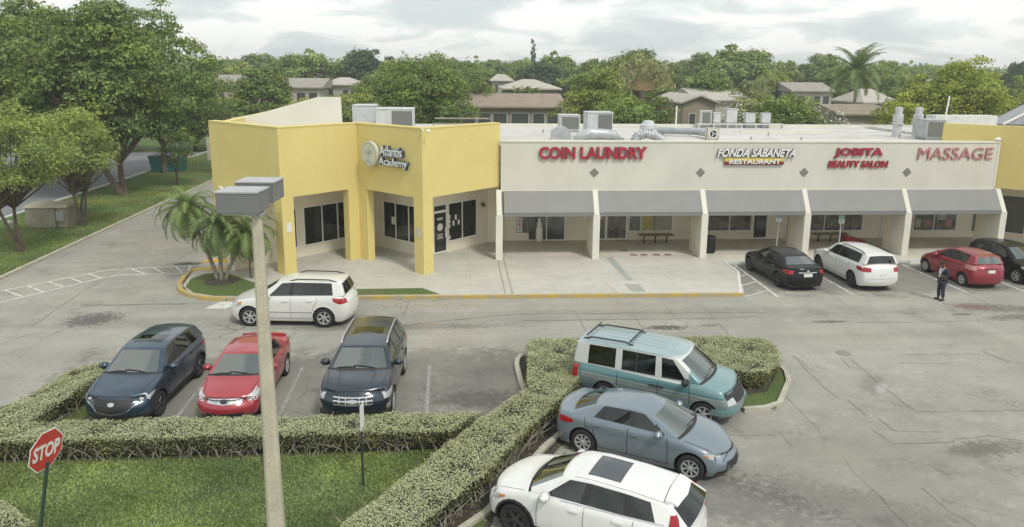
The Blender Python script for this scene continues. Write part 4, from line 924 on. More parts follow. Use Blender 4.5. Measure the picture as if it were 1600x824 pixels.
def palm_crown(top, n, length, droop, nl, lw, ll, seed, m, parent, e0=1.35, e1=-.35, name='fronds'):
    rng = random.Random(seed); Q = []; b = MB()
    for i in range(n):
        f = i/n; a = i*2.39996+rng.uniform(-.2, .2); e = e0+(e1-e0)*f+rng.uniform(-.12, .12)
        pts, q = frond_quads(top, a, e, length*rng.uniform(.85, 1.1), droop*rng.uniform(.8, 1.2), nl, lw, ll, rng); Q.append(q)
        b.tube(pts, list(np.linspace(.03, .008, len(pts))), 4, cap=False)
    o = quads(name, np.concatenate(Q), m, parent=parent); s_ = b.build('stems', mat('frond_stem', (.26, .27, .10), .7)); s_.parent = o; return o
# coconut palm
x, h = wx(1340, 113, 80); t = empty('coconut_palm')
b = MB(); b.tube([(0.3, 0, -.1), (.15, 0, 2.5), (.0, 0, 5), (0, 0, h)], [.26, .2, .17, .15], 10); b.build('trunk', m_pbark, t, smooth=True)
palm_crown((0, 0, h), 32, 4.4, 1.7, 50, .034, .85, 4, L_palm, t, 1.5, -.35)
place(t, x, 80, label='tall coconut palm with arching fronds against the sky on the right', cat='palm')
# traveller's palm fan
x, h = wx(1003, 152, 90); t = empty('fan_palm'); rngp = random.Random(9); Q = []; b = MB()
for i in range(22):
    a = R(12+156*i/21); L_ = 4.6*rngp.uniform(.85, 1.05); ex = Vector((math.cos(a)*L_, rngp.uniform(-.3, .3), math.sin(a)*L_*1.0)); base = Vector((0, 0, 7.2)); tip = base+ex
    pts = [base, base.lerp(tip, .35), base.lerp(tip, .7), tip+Vector((0, 0, -.2))]; b.tube(pts, [.09, .06, .05, .02], 5)
    sd_ = Vector((-math.sin(a), 0, math.cos(a)))*.26
    for f0 in np.arange(.42, .98, .07):
        p0 = base.lerp(tip, f0); p1 = base.lerp(tip, f0+.05)
        for s_ in (-1, 1): Q.append([tuple(p0), tuple(p1), tuple(p1+sd_*s_+Vector((0, rngp.uniform(-.3, .3), -.1))), tuple(p0+sd_*s_*1.1+Vector((0, rngp.uniform(-.3, .3), -.15)))])
quads('fan_leaves', np.array(Q), L_gray, parent=t); b.build('leaf_stalks', mat('orange_stalk', (.28, .20, .09), .7), t)
b = MB(); b.tube([(0, 0, -.1), (0, 0, 7.4)], [.3, .35]); b.build('trunk', m_bark, t); place(t, x, 90, label='giant fan shaped palm with straight stalks spread like a hand', cat='palm')
# small palms over the brown roof
for k, px in enumerate((808, 822, 835)):
    x, h = wx(px, 142, 92); t = empty('small_palm'); b = MB(); b.tube([(0, 0, -.1), (0, 0, h-.4)], [.14, .1]); b.build('trunk', m_pbark, t)
    palm_crown((0, 0, h-.4), 14, 1.5, 1.2, 12, .06, .4, 20+k, L_palm, t); place(t, x, 92, label='small palm top peeping over the brown townhouse roof', cat='palm', group='palm tops over the brown roof')
# pygmy date palms on the corner island
t = empty('date_palm_clump'); tips = [((-.55, .1), (-1.45, .55), 3.2), ((.0, .0), (.0, .15), 2.5), ((.35, .1), (1.15, .35), 2.15)]
for k, (f, p, h) in enumerate(tips):
    b = MB(); n = 16; path = []
    for i in range(n+1):
        u_ = i/n; path.append((f[0]*.35+(p[0]-f[0]*.35)*u_**1.2, f[1]+(p[1]-f[1])*u_, h*u_))
    b.tube(path, [.085-.02*i/n+.012*(i % 2) for i in range(n+1)], 9); b.build('trunk', m_pbark, t, smooth=True)
    palm_crown((p[0], p[1], h), 48, 1.8, 2.3, 46, .013, .40, 60+k, L_palm, t, 1.25, -.7)
place(t, -10.45, 32.8, 0, label='clump of three leaning date palms with feathery fronds on the corner lawn', cat='palm', z=.14)
b = MB(); b.lathe([(.75, 0), (.5, .04), (.2, .08)], 18, T=Matrix.Translation((-10.45, 32.8, .146))); tag(b.build('mulch_ring', m_dirt), 'ring of bare mulch round the foot of the date palm clump', 'mulch', kind='stuff')

# hedges: dark twiggy core with thousands of small leaves on it
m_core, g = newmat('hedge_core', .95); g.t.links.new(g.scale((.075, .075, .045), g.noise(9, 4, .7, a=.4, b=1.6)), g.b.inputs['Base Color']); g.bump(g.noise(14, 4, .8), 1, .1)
m_hl = bpy.data.materials.new('hedge_leaves'); m_hl.use_nodes = True; g = NG(m_hl)
geo = g.n('ShaderNodeNewGeometry'); rnd = geo.outputs['Random Per Island']
hc = g.mix(g.ramp(rnd, 0, 1), (.34, .365, .20), (.44, .465, .275)); hc = g.mix(g.math('MULTIPLY', g.noise(.6, 4, .6, lo=.45, hi=.7), .5), hc, (.30, .33, .13))
brown = g.math('MULTIPLY', g.noise(1.1, 4, .7, lo=.62, hi=.74), g.ramp(rnd, .4, .6)); hc = g.mix(brown, hc, (.17, .12, .06))
g.t.links.new(hc, g.b.inputs['Base Color']); g.b.inputs['Roughness'].default_value = .6; g.b.inputs['Specular IOR Level'].default_value = .3
m_hs = leafmat('shaded_side_leaves', (.15, .17, .085), .7, .5, .15)  # darker leaves for hedge sides: older green, with side shade put into the colour
m_twig = mat('twigs', (.26, .235, .18), .95, noise=(6, .3))
def hedge(name, pts, h, label, seed, dens=2700, leaf=.0225, twig=False, sided=.42, bare=0.0, inner=None):
    rng = np.random.default_rng(seed); n = len(pts)
    area = sum(pts[i][0]*pts[(i+1) % n][1]-pts[(i+1) % n][0]*pts[i][1] for i in range(n))/2
    if area < 0: pts = pts[::-1]; area = -area
    P = np.array(pts); t = empty(name, (float(P[:, 0].mean()), float(P[:, 1].mean()), 0), 0, label, 'hedge'); c0 = Vector(t.location)
    # core, inset
    def inset(d):
        o = []
        for i in range(n):
            a, b_, c = Vector(pts[i-1]), Vector(pts[i]), Vector(pts[(i+1) % n]); e1 = (b_-a).normalized(); e2 = (c-b_).normalized()
            m_ = Vector((-e1.y, e1.x))+Vector((-e2.y, e2.x)); m_ = m_.normalized()*d/max(.35, (m_.length/2)); o.append((b_.x+m_.x, b_.y+m_.y))
        return o
    b = MB(); b.prism(inset(.22), .0, h*.55, top=inset(.10)); b.prism(inset(.09), h*.55, h-.045); o = b.build('branches', m_core); o.parent = t; o.matrix_parent_inverse = Matrix.Translation(-c0)
    C_, N_ = [], []
    # top leaves by rejection
    from mathutils.geometry import tessellate_polygon
    tri = tessellate_polygon([[Vector((x, y, 0)) for x, y in pts]])
    ar = []
    for i, j, k in tri: ar.append(abs((P[j]-P[i])[0]*(P[k]-P[i])[1]-(P[j]-P[i])[1]*(P[k]-P[i])[0])/2)
    for (i, j, k), A in zip(tri, ar):
        m_ = int(A*dens); u_ = rng.random((m_, 2)); f = u_.sum(1) > 1; u_[f] = 1-u_[f]
        q = P[i]+u_[:, :1]*(P[j]-P[i])+u_[:, 1:]*(P[k]-P[i])
        z = h+.045*np.sin(q[:, 0]*2.1+q[:, 1]*1.3)*np.cos(q[:, 1]*2.7-q[:, 0])+.03*np.sin(q[:, 0]*7+1)*np.sin(q[:, 1]*6)+rng.uniform(-.06, .03, m_)
        C_.append(np.column_stack([q, z])); N_.append(np.tile([0, 0, 1.0], (m_, 1)))
    ntop = sum(len(q) for q in C_)
    for i in range(n):
        a = P[i]; d = P[(i+1) % n]-a; L_ = np.hypot(*d); m_ = int(L_*h*dens*sided*1.25); nn = np.array([d[1], -d[0]])/L_
        u_ = rng.random(m_); zz = rng.random(m_)**.62*h
        keep = rng.random(m_) < np.clip(zz/h*1.6+.12-bare*(zz < h*.6), 0, 1); u_, zz = u_[keep], zz[keep]; m_ = len(u_)
        off = .05*np.sin(u_*L_*5+i)*np.cos(zz*8)+rng.uniform(-.12, .05, m_)-(1-zz/h)*.13
        q = a+u_[:, None]*d+nn*off[:, None]
        C_.append(np.column_stack([q, zz])); N_.append(np.tile([nn[0], nn[1], .35], (m_, 1)))
    C_ = np.concatenate(C_); N_ = np.concatenate(N_)
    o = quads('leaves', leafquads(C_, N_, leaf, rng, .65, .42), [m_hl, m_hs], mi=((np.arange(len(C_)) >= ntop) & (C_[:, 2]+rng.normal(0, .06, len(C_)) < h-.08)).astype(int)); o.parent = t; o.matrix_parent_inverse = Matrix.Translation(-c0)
    if twig:
        b = MB(); r_ = random.Random(seed)
        for i in range(n):
            a = Vector((*pts[i], 0)); c = Vector((*pts[(i+1) % n], 0)); L_ = (c-a).length; d = (c-a)/L_; nn = Vector((d.y, -d.x, 0))
            for k in range(int(L_*twig)):
                p = a+d*r_.uniform(0, L_)-nn*r_.uniform(.0, .15); pts_ = [p]
                v = Vector((r_.uniform(-.5, .5), r_.uniform(-.5, .5), 1))*.13
                for s_ in range(4): p = p+v; v = (v+Vector((r_.uniform(-.09, .09), r_.uniform(-.09, .09), r_.uniform(-.06, .04)))); pts_.append(p)
                b.tube(pts_, [.018, .015, .012, .009, .006], 5)
        o = tag(b.build('twigs', m_twig), kind='stuff'); o.parent = t; o.matrix_parent_inverse = Matrix.Translation(-c0)
    return t
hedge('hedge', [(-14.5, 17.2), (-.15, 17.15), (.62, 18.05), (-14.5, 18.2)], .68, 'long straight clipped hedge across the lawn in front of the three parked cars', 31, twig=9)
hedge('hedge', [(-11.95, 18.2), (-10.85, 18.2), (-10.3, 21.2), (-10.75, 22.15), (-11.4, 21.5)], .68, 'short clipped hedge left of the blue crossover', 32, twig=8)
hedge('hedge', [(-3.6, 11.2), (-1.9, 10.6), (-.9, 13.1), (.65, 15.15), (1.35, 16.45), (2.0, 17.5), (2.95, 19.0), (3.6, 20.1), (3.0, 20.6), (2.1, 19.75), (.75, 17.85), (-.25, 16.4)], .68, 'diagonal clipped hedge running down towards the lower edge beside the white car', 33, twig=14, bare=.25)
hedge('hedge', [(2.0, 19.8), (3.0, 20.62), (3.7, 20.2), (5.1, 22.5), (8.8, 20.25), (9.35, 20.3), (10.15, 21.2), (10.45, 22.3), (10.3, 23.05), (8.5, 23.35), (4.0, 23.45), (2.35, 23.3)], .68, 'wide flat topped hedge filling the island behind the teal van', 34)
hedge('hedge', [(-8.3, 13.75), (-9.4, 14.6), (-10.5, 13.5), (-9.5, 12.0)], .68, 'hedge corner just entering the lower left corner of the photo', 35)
# island soil, kerbs, lawn, dirt strip
sheet('island_soil', [(1.95, 19.5), (2.6, 18.6), (5, 19.5), (8.6, 19.1), (9.3, 19.3), (10.2, 20.9), (10.55, 22.3), (10.3, 23.2), (8.5, 23.5), (2.1, 23.4)], .05, m_dirt)
sheet('island_grass', [(8.2, 19.0), (9.1, 19.1), (10.2, 20.7), (10.5, 22.2), (10.2, 21.6), (9.3, 20.2), (8.3, 19.9)], .058, m_verge)
kerb('island_kerb', [(8.1, 19.02), (8.8, 19.1), (9.3, 19.35), (10.25, 20.84), (10.5, 21.6), (10.52, 22.3), (10.2, 23.3)], .15, .13)
kerb('island_kerb', [(2.05, 20.1), (1.95, 21.3), (1.93, 22.6), (2.0, 23.1), (2.2, 23.5)], .15, .13)
sheet('foreground_lawn', [(-21, -5), (-9, -5), (1, 9), (.65, 14.4), (1.4, 16.2), (2.2, 17.2), (3.2, 18.8), (2.1, 19.6), (.6, 18.6), (-10.1, 18.6), (-10.2, 21.5), (-10.75, 22.4), (-11.6, 21.9), (-14.5, 18.6), (-21, 18.0)], .03, m_lawn)
sheet('dirt_strip', [(-2.5, 9), (.4, 12), (.75, 14.4), (1.5, 15.4), (2.8, 17.6), (4.3, 19.8), (3.6, 20.6), (-.2, 15.6)], .036, m_dirt)
sheet('kerb_grass', [(-.4, 12), (.2, 12.6), (.62, 14.25), (2.15, 16.95), (2.75, 17.85), (2.45, 17.75), (1.5, 16.1), (.35, 14.4), (-.3, 13.2)], .042, m_verge)
kerb('diagonal_kerb', [(-1.1, 12.0), (.05, 13.85), (.62, 14.45), (2.2, 17.2), (2.75, 17.95), (3.6, 19.2)], .15, .13)
# grass blades on the lawn
rng = np.random.default_rng(3)
def blades(name, x0, x1, y0, y1, n, hh, m, test, label, z=.035):
    q = np.column_stack([rng.uniform(x0, x1, n), rng.uniform(y0, y1, n)]); q = q[test(q[:, 0], q[:, 1])]; n = len(q)
    a = rng.uniform(0, math.pi, n); w_ = np.column_stack([np.cos(a), np.sin(a)])*rng.uniform(.008, .02, n)[:, None]
    hgt = rng.uniform(.4, 1, n)*hh; ln = rng.normal(0, .03, (n, 2)); P = np.zeros((n, 4, 3))
    P[:, 0, :2] = q-w_; P[:, 1, :2] = q+w_; P[:, 2, :2] = q+ln+w_*.3; P[:, 3, :2] = q+ln-w_*.3; P[:, :2, 2] = z; P[:, 2:, 2] = z+hgt[:, None]
    o = quads(name, P, m); return tag(o, label, 'grass', kind='stuff')
L_grass = leafmat('grass_blades', (.235, .31, .125), .8, .45, .3)
blades('lawn_grass', -13, 0.5, 12.2, 17.2, 130000, .045, L_grass, lambda x, y: (x < -3.3+(y-11.2)*.58), 'mown green lawn in the foreground')
blades('verge_grass', -27, -20.8, 28, 62, 60000, .08, L_grass, lambda x, y: x < 0, 'green grass on the verge under the left trees', .05)
# ============================================================ CARS
m_tyre = mat('tyre', (.018, .018, .018), .85, noise=(20, .2)); m_well = mat('wheel_well', (.006, .006, .006), .95)
m_trimb = mat('black_plastic', (.022, .022, .023), .6); m_chrome = mat('chrome', (.62, .63, .63), .18, metal=.9); m_alloy = mat('alloy', (.50, .51, .51), .35, metal=.5)
m_dalloy = mat('dark_alloy', (.06, .06, .065), .35, metal=.4); m_tail = mat('red_lamp', (.32, .008, .012), .15, coat=.5); m_clear = mat('clear_lamp', (.48, .50, .50), .12, coat=.6, metal=.2)
m_amber = mat('amber_lamp', (.55, .20, .05), .2, coat=.4); m_plate = mat('number_plate', (.62, .62, .58), .6); m_seam = mat('panel_gap', (.02, .02, .02), .8)
m_seamw = mat('panel_gap_white', (.22, .22, .21), .8)
m_cglass = mat('car_glass', (.035, .042, .038), .03, spec=.8, noise=(2.5, .6)); m_wind = mat('windscreen', (.15, .185, .165), .04, spec=1.0, coat=.6, noise=(1.4, .35)); m_priv = mat('privacy_glass', (.008, .009, .009), .04, spec=.5)
m_sun = mat('sunroof', (.05, .055, .065), .05, spec=1)
def carglass(name, tint, gl, tex=0):
    m = bpy.data.materials.new(name); m.use_nodes = True; t_ = m.node_tree; t_.nodes.clear(); N_ = t_.nodes.new
    o = N_('ShaderNodeOutputMaterial'); tr = N_('ShaderNodeBsdfTransparent'); tr.inputs[0].default_value = (*tint, 1); gs = N_('ShaderNodeBsdfGlossy'); gs.inputs['Roughness'].default_value = .02; gs.inputs[0].default_value = (.9, .97, .93, 1)
    fr = N_('ShaderNodeFresnel'); fr.inputs[0].default_value = 1.5; ad = N_('ShaderNodeMath'); ad.operation = 'ADD'; ad.inputs[1].default_value = gl; ad.use_clamp = True; mx = N_('ShaderNodeMixShader')
    t_.links.new(fr.outputs[0], ad.inputs[0]); t_.links.new(ad.outputs[0], mx.inputs[0]); t_.links.new(tr.outputs[0], mx.inputs[1]); t_.links.new(gs.outputs[0], mx.inputs[2]); t_.links.new(mx.outputs[0], o.inputs['Surface']); return m
m_cglass = carglass('car_glass', (.22, .25, .23), .05); m_wind = carglass('windscreen', (.50, .56, .52), .20); m_priv = carglass('privacy_glass', (.05, .055, .055), .04)
m_seatf = mat('seat_fabric', (.20, .19, .17), .8, noise=(6, .1)); m_dash = mat('dashboard', (.05, .05, .05), .7); m_cabin = mat('cabin_lining', (.06, .06, .055), .9)
def paint(name, c, metal=.3, rough=.35, bands=None):
    m = bpy.data.materials.new(name); m.use_nodes = True; g = NG(m)
    if bands:
        X, Y, Z = g.xy(); col = bands[0][1]; first = True
        for z0, c2, slope in bands[1:]:
            f = g.ramp(g.math('ADD', Z, g.math('MULTIPLY', X, slope)), z0-.012, z0+.012)
            col = g.mix(f, col, c2)
        g.t.links.new(g.scale(col, g.noise(1.5, 4, .6, a=.94, b=1.06)), g.b.inputs['Base Color'])
    else: g.t.links.new(g.scale(c, g.noise(1.2, 4, .6, a=.95, b=1.05)), g.b.inputs['Base Color'])
    g.b.inputs['Metallic'].default_value = metal; g.b.inputs['Roughness'].default_value = rough
    dk = (max(c) < .03) if c else False
    g.b.inputs['Coat Weight'].default_value = .45 if dk else .9; g.b.inputs['Coat Roughness'].default_value = .05
    if dk: g.b.inputs['Specular IOR Level'].default_value = .15
    return m
def wheel(par, x, y, r, wd, style, nsp, side):
    """wheel mesh (drum) with tyre and rim as sub-parts; side = +1 left, -1 right"""
    b = MB(); T = Matrix.Translation((x, y, r)) @ Matrix.Rotation(R(-90*side), 4, 'X')      # local +z points outward
    k = r*.66
    b.lathe([(k, -wd*.5), (k, wd*.18), (.02, wd*.16)], 20, T=T); wh = b.build('wheel', m_dalloy if style != 'black' else m_trimb, par, smooth=False)
    b = MB(); b.lathe([(k-.01, -wd*.5), (r*.96, -wd*.5), (r, -wd*.38), (r, wd*.38), (r*.96, wd*.49), (r*.80, wd*.52), (k+.005, wd*.46), (k-.01, wd*.2)], 28, T=T)
    b.build('tyre', m_tyre, wh, smooth=True)
    b = MB(); mm = m_dalloy if style in ('dark', 'black') else m_alloy
    n = 28; vs = []
    for j in range(n):
        a = 2*math.pi*j/n
        for rr, zz in ((k-.028, wd*.24), (k, wd*.24), (k, wd*.47), (k-.028, wd*.44)): vs.append(T @ Vector((rr*math.cos(a), rr*math.sin(a), zz)))
    b.add(vs, [(4*j+q, 4*j+(q+1) % 4, 4*((j+1) % n)+(q+1) % 4, 4*((j+1) % n)+q) for j in range(n) for q in range(4)])
    for j in range(nsp):
        S = T @ Matrix.Rotation(2*math.pi*j/nsp+.3, 4, 'Z'); w0, w1 = k*1.55/nsp*.5, k*2.2/nsp*.5
        z0, z1 = wd*.28, wd*.42
        vs = [(.03, -w0, z0), (k-.01, -w1, z0), (k-.01, w1, z0), (.03, w0, z0), (.03, -w0*.8, z1-.01), (k-.01, -w1*.7, z1), (k-.01, w1*.7, z1), (.03, w0*.8, z1-.01)]
        b.add([S @ Vector(v) for v in vs], [(3, 2, 1, 0), (4, 5, 6, 7), (0, 1, 5, 4), (1, 2, 6, 5), (2, 3, 7, 6), (3, 0, 4, 7)])
    b.lathe([(k*.24, wd*.2), (k*.24, wd*.40), (k*.15, wd*.44)], 12, T=T)
    b.build('rim', mm, wh)
    return wh
def car(name, label, cat, loc, hd, S):
    """S: dict of proportions. car local frame: +x forward, +y left; x given from the front bumper rearwards."""
    L, W, H = S['L'], S['W'], S['H']; hw = W/2; st = S['st']; N = len(st)-1; ic, ir = S['ic'], S['ir']; roof = S['roof']; wr = S['wr']
    zb = S.get('zb', .20); cr_r = S.get('crown', .045)
    FR = [0, .20, .46, .74, .93, 1.0]; WF = S.get('WF', [.90, .975, 1.0, .99, .955, .90]); M = len(FR)-1
    t = empty(name, loc, hd, label, cat)
    SC = [-1, -.86, -.5, 0, .5, .86, 1]; NT = len(SC)
    GF = [0, .06, .92, 1.0]                       # greenhouse levels M,G,T,R
    V = {}; verts = []; faces = []; mids = []; fcrease = {}
    dxf = S.get('dxf', [.10, .015, 0, .03, .10, .16]); dxr = S.get('dxr', [.10, .02, 0, .03, .05, .08])
    def vid(key, co):
        if key not in V: V[key] = len(verts); verts.append(co)
        return V[key]
    def body(i, j, s):
        x, zt, hf, z0 = st[i]; sy = SC[s]; h_ = hf*hw
        y = sy*h_*WF[j]; f = FR[j]
        z = z0+(zt-z0)*f
        if j == M: z += cr_r*(.9 if (i <= ic or i >= ir) else .9)*(1-sy*sy)
        bow = S.get('bowf', .16)*max(0, 1-i/3.0); bowr = S.get('bowr', .12)*max(0, 1-(N-i)/2.5)
        x = x+(bow-bowr)*(abs(sy)**2.6)+(dxf[j]*max(0, 1-i/1.6) if i < 2 else 0)-(dxr[j]*max(0, 1-(N-i)/1.6) if i > N-2 else 0)
        if j == M and i == ic: x -= S.get('wbow', .14)*(1-sy*sy)
        if j == M and i == ir: x += S.get('rbow', .08)*(1-sy*sy)
        return vid(('b', i, j, s), (L/2-x, y, z))
    def gh(i, k, s):
        if k == 0: return body(i, M, s)
        x0, zt, hf, z0 = st[i]; xr, zr = roof[i-ic]; f = GF[k]; sy = SC[s]
        wb_ = hf*hw*WF[M]; wrr = wr*S.get('wrf', [1]*20)[i-ic]; w_ = wb_+(wrr-wb_)*f+.035*4*f*(1-f)*.6
        x = x0+(xr-x0)*f; z = zt+(zr-zt)*f+(cr_r*(1-sy*sy) if True else 0)
        if i == ic: x -= S.get('wbow', .14)*(1-sy*sy)*(1-f*.45); z += .015*4*f*(1-f)
        if i == ir: x += S.get('rbow', .08)*(1-sy*sy)*(1-f*.5)
        return vid(('g', i, k, s), (L/2-x, sy*w_, z))
    mats_ = [S['paint'], S.get('trim', m_trimb), m_well, S.get('pillar', m_trimb)]
    names = ['body', 'body', 'body', 'body']
    def F(a, b, c, d, m): faces.append((a, b, c, d)); mids.append(m)
    low = S.get('clad', 0)          # levels of dark cladding
    for i in range(N):
        for j in range(M):
            m = 1 if j < low else 0
            for s in (0, NT-1): F(body(i, j, s), body(i+1, j, s), body(i+1, j+1, s), body(i, j+1, s), m)
        for s in range(NT-1):
            F(body(i, 0, s), body(i+1, 0, s), body(i+1, 0, s+1), body(i, 0, s+1), 1)
            if not (ic <= i < ir): F(body(i, M, s), body(i+1, M, s), body(i+1, M, s+1), body(i, M, s+1), 0)
    for j in range(M):
        for s in range(NT-1):
            F(body(0, j, s), body(0, j+1, s), body(0, j+1, s+1), body(0, j, s+1), 1 if j < max(low, S.get('fclad', 1)) else 0)
            F(body(N, j, s), body(N, j+1, s), body(N, j+1, s+1), body(N, j, s+1), 1 if j < max(low, S.get('rclad', 1)) else 0)
    mats_.append(S.get('wmat', m_wind)); names.append('windscreen'); mats_.append(S.get('rmat', m_cglass)); names.append('rear_window')
    for i in range(ic, ir):
        gl = i in S['glass']
        for k in range(3):
            for s, sd in ((0, 0), (NT-1, 1)):
                m = 0 if k != 1 else 3
                if i == ic or (i == ir-1 and not gl) or i in S.get('painted', ()): m = 0
                if k == 1 and gl:
                    mats_.append(m_priv if i in S.get('priv', ()) else m_cglass); names.append('side_window'); m = len(mats_)-1
                F(gh(i, k, s), gh(i+1, k, s), gh(i+1, k+1, s), gh(i, k+1, s), m)
        for s in range(NT-1): F(gh(i, 3, s), gh(i+1, 3, s), gh(i+1, 3, s+1), gh(i, 3, s+1), 0)
    for k in range(3):
        for s in range(NT-1):
            edge = s in (0, NT-2)
            F(gh(ic, k, s), gh(ic, k+1, s), gh(ic, k+1, s+1), gh(ic, k, s+1), (0 if k == 2 else 1 if k == 0 else (0 if edge and S.get('fatA') else 4)) if not edge else 0 if k != 0 else 1)
            F(gh(ir, k, s), gh(ir, k+1, s), gh(ir, k+1, s+1), gh(ir, k, s+1), 5 if (k == 1 and not edge) else 0)
    bm = bmesh.new(); bv = [bm.verts.new(v) for v in verts]; bm.verts.ensure_lookup_table()
    for f, m in zip(faces, mids):
        fc = bm.faces.new([bv[q] for q in f]); fc.material_index = m; fc.smooth = True
    bmesh.ops.recalc_face_normals(bm, faces=bm.faces)
    cl = bm.edges.layers.float.new('crease_edge'); inv = {v: k for k, v in V.items()}
    for e_ in bm.edges:
        a, c = inv[e_.verts[0].index], inv[e_.verts[1].index]; cv = 0
        def on(p, q): return p(a) and p(c)
        side = lambda k_: k_[3] in (0, NT-1)
        if on(lambda k_: k_[0] == 'b' and k_[2] == M and side(k_), 0): cv = S.get('cbelt', .55)
        if a[0] == c[0] == 'b' and a[2] == c[2] == 0 and ((side(a) and side(c)) or a[1] == c[1] in (0, N)): cv = .6
        if a[0] == c[0] == 'b' and a[2] == c[2] == M and a[1] == c[1] in (0, N): cv = .45
        if a[0] == c[0] == 'b' and a[1] == c[1] in (0, N) and side(a) and side(c) and a[3] == c[3]: cv = max(cv, S.get('cend', .25))
        if a[0] == c[0] == 'g' and a[2] == c[2] == 3 and side(a) and side(c) and a[3] == c[3]: cv = S.get('croof', .35)
        if a[0] == c[0] == 'g' and a[2] == c[2] == 3 and a[1] == c[1] in (ic, ir): cv = S.get('croof', .35)
        if a[0] == c[0] == 'b' and a[2] == c[2] == M and a[1] == c[1] in (ic, ir): cv = .8
        if (a[1] == c[1] and a[1] in (ic, ir) and side(a) and side(c) and 'g' in (a[0], c[0]) and a[3] == c[3]): cv = .45
        if a[1] == c[1] and ic < a[1] < ir and side(a) and side(c) and a[3] == c[3] and 'g' in (a[0], c[0]): cv = .9
        if a[0] == c[0] == 'g' and a[2] == c[2] in (1, 2) and (side(a) and side(c)): cv = .85
        if a[0] == c[0] == 'g' and a[1] == c[1] in (ic, ir) and a[3] == c[3] in (1, NT-2): cv = .8
        if a[0] == c[0] == 'g' and a[1] == c[1] in (ic, ir) and a[2] == c[2] in (1, 2): cv = .8
        e_[cl] = cv
    me = bpy.data.meshes.new('shell'); bm.to_mesh(me); bm.free()
    for m in mats_: me.materials.append(m)
    sh = bpy.data.objects.new('shell', me); COL.objects.link(sh)
    md = sh.modifiers.new('s', 'SUBSURF'); md.levels = md.render_levels = S.get('sub', 3)
    # wheel openings
    r = S['r']; cm = bpy.data.meshes.new('cut'); b = MB()
    for xw in (S['xf'], S['xr']):
        for sd in (1, -1):
            T = Matrix.Translation((L/2-xw, sd*hw, r+.02)) @ Matrix.Rotation(R(90), 4, 'X')
            b.lathe([(r+S.get('gap', .06), -.36), (r+S.get('gap', .06), .36)], 40, T=T)
    cut = b.build('cut', m_well); cut.data.materials.clear()
    for m in mats_: cut.data.materials.append(m)
    for p in cut.data.polygons: p.material_index = 2
    bo = sh.modifiers.new('b', 'BOOLEAN'); bo.operation = 'DIFFERENCE'; bo.object = cut; bo.solver = 'EXACT'; bo.material_mode = 'INDEX'
    dg = bpy.context.evaluated_depsgraph_get(); full = bpy.data.meshes.new_from_object(sh.evaluated_get(dg))
    sh.modifiers.remove(bo); dg = bpy.context.evaluated_depsgraph_get(); ref = bpy.data.meshes.new_from_object(sh.evaluated_get(dg))
    bmr = bmesh.new(); bmr.from_mesh(ref); tree = BVHTree.FromBMesh(bmr); bmr.free()
    bpy.data.objects.remove(sh); bpy.data.objects.remove(cut)
    # split by slot; slots 0..3 stay in the body
    bmf = bmesh.new(); bmf.from_mesh(full)
    def extract(idx, nm, mlist, off=0):
        bb = bmf.copy(); bmesh.ops.delete(bb, geom=[f for f in bb.faces if f.material_index not in idx], context='FACES')
        if not bb.faces: bb.free(); return None
        m_ = bpy.data.meshes.new(nm)
        if len(idx) == 1:
            for f in bb.faces: f.material_index = 0
        if len(idx) == 1:
            for v_ in bb.verts: v_.co += v_.normal*off
        bb.to_mesh(m_); bb.free(); [m_.materials.append(q) for q in mlist]
        o_ = bpy.data.objects.new(nm, m_); COL.objects.link(o_); o_.parent = t; return o_
    bodyo = extract((0, 1, 2, 3), 'body', mats_[:4])
    for q in range(4, len(mats_)): extract((q,), names[q], [mats_[q]])
    bmf.free()
    # ---- decals that follow the shell
    def shoot(o_, d_):
        h_, n_, _, _ = tree.ray_cast(Vector(o_), Vector(d_)); return (h_, n_) if h_ is not None else (None, None)
    def proj(mode, u_, v_):
        if mode == 'L': return shoot((L/2-u_, 3, v_), (0, -1, 0))
        if mode == 'R': return shoot((L/2-u_, -3, v_), (0, 1, 0))
        if mode == 'F': return shoot((6, u_, v_), (-1, 0, 0))
        if mode == 'B': return shoot((-6, u_, v_), (1, 0, 0))
        if mode == 'T': return shoot((L/2-u_, v_, 4), (0, 0, -1))
        if mode[0] == 'C':      # wraps a corner: mode 'Cf+', u = angle from the nose in degrees
            sg = 1 if mode[2] == '+' else -1
            if mode[1] == 'f': ax = L/2-S.get('caf', .75); dd = Vector((math.cos(R(u_)), sg*math.sin(R(u_)), 0))
            else: ax = -L/2+S.get('car', .75); dd = Vector((-math.cos(R(u_)), sg*math.sin(R(u_)), 0))
            c_ = Vector((ax, sg*S.get('cay', hw-.55), v_)); return shoot(c_+dd*3, -dd)
    def patch(nm, mode, A, B, m, off=.006, nu=6, nv=4, parent=None, lab=None):
        """surface patch between polylines A (top) and B (bottom)"""
        def samp(P, f):
            q = f*(len(P)-1); k = min(int(q), len(P)-2); q -= k; return (P[k][0]+(P[k+1][0]-P[k][0])*q, P[k][1]+(P[k+1][1]-P[k][1])*q)
        nu = max(nu, (len(A)-1)*2); G_ = []
        for a in range(nu+1):
            pa, pb = samp(A, a/nu), samp(B, a/nu)
            for c in range(nv+1):
                u_, v_ = pa[0]+(pb[0]-pa[0])*c/nv, pa[1]+(pb[1]-pa[1])*c/nv; h_, n_ = proj(mode, u_, v_)
                G_.append(None if h_ is None else (h_+n_*off, h_-n_*.012))
        b = MB(); ids = {}
        vs = []
        for k, q in enumerate(G_):
            if q: ids[k] = len(vs); vs += [q[0], q[1]]
        fs = []; w_ = nv+1
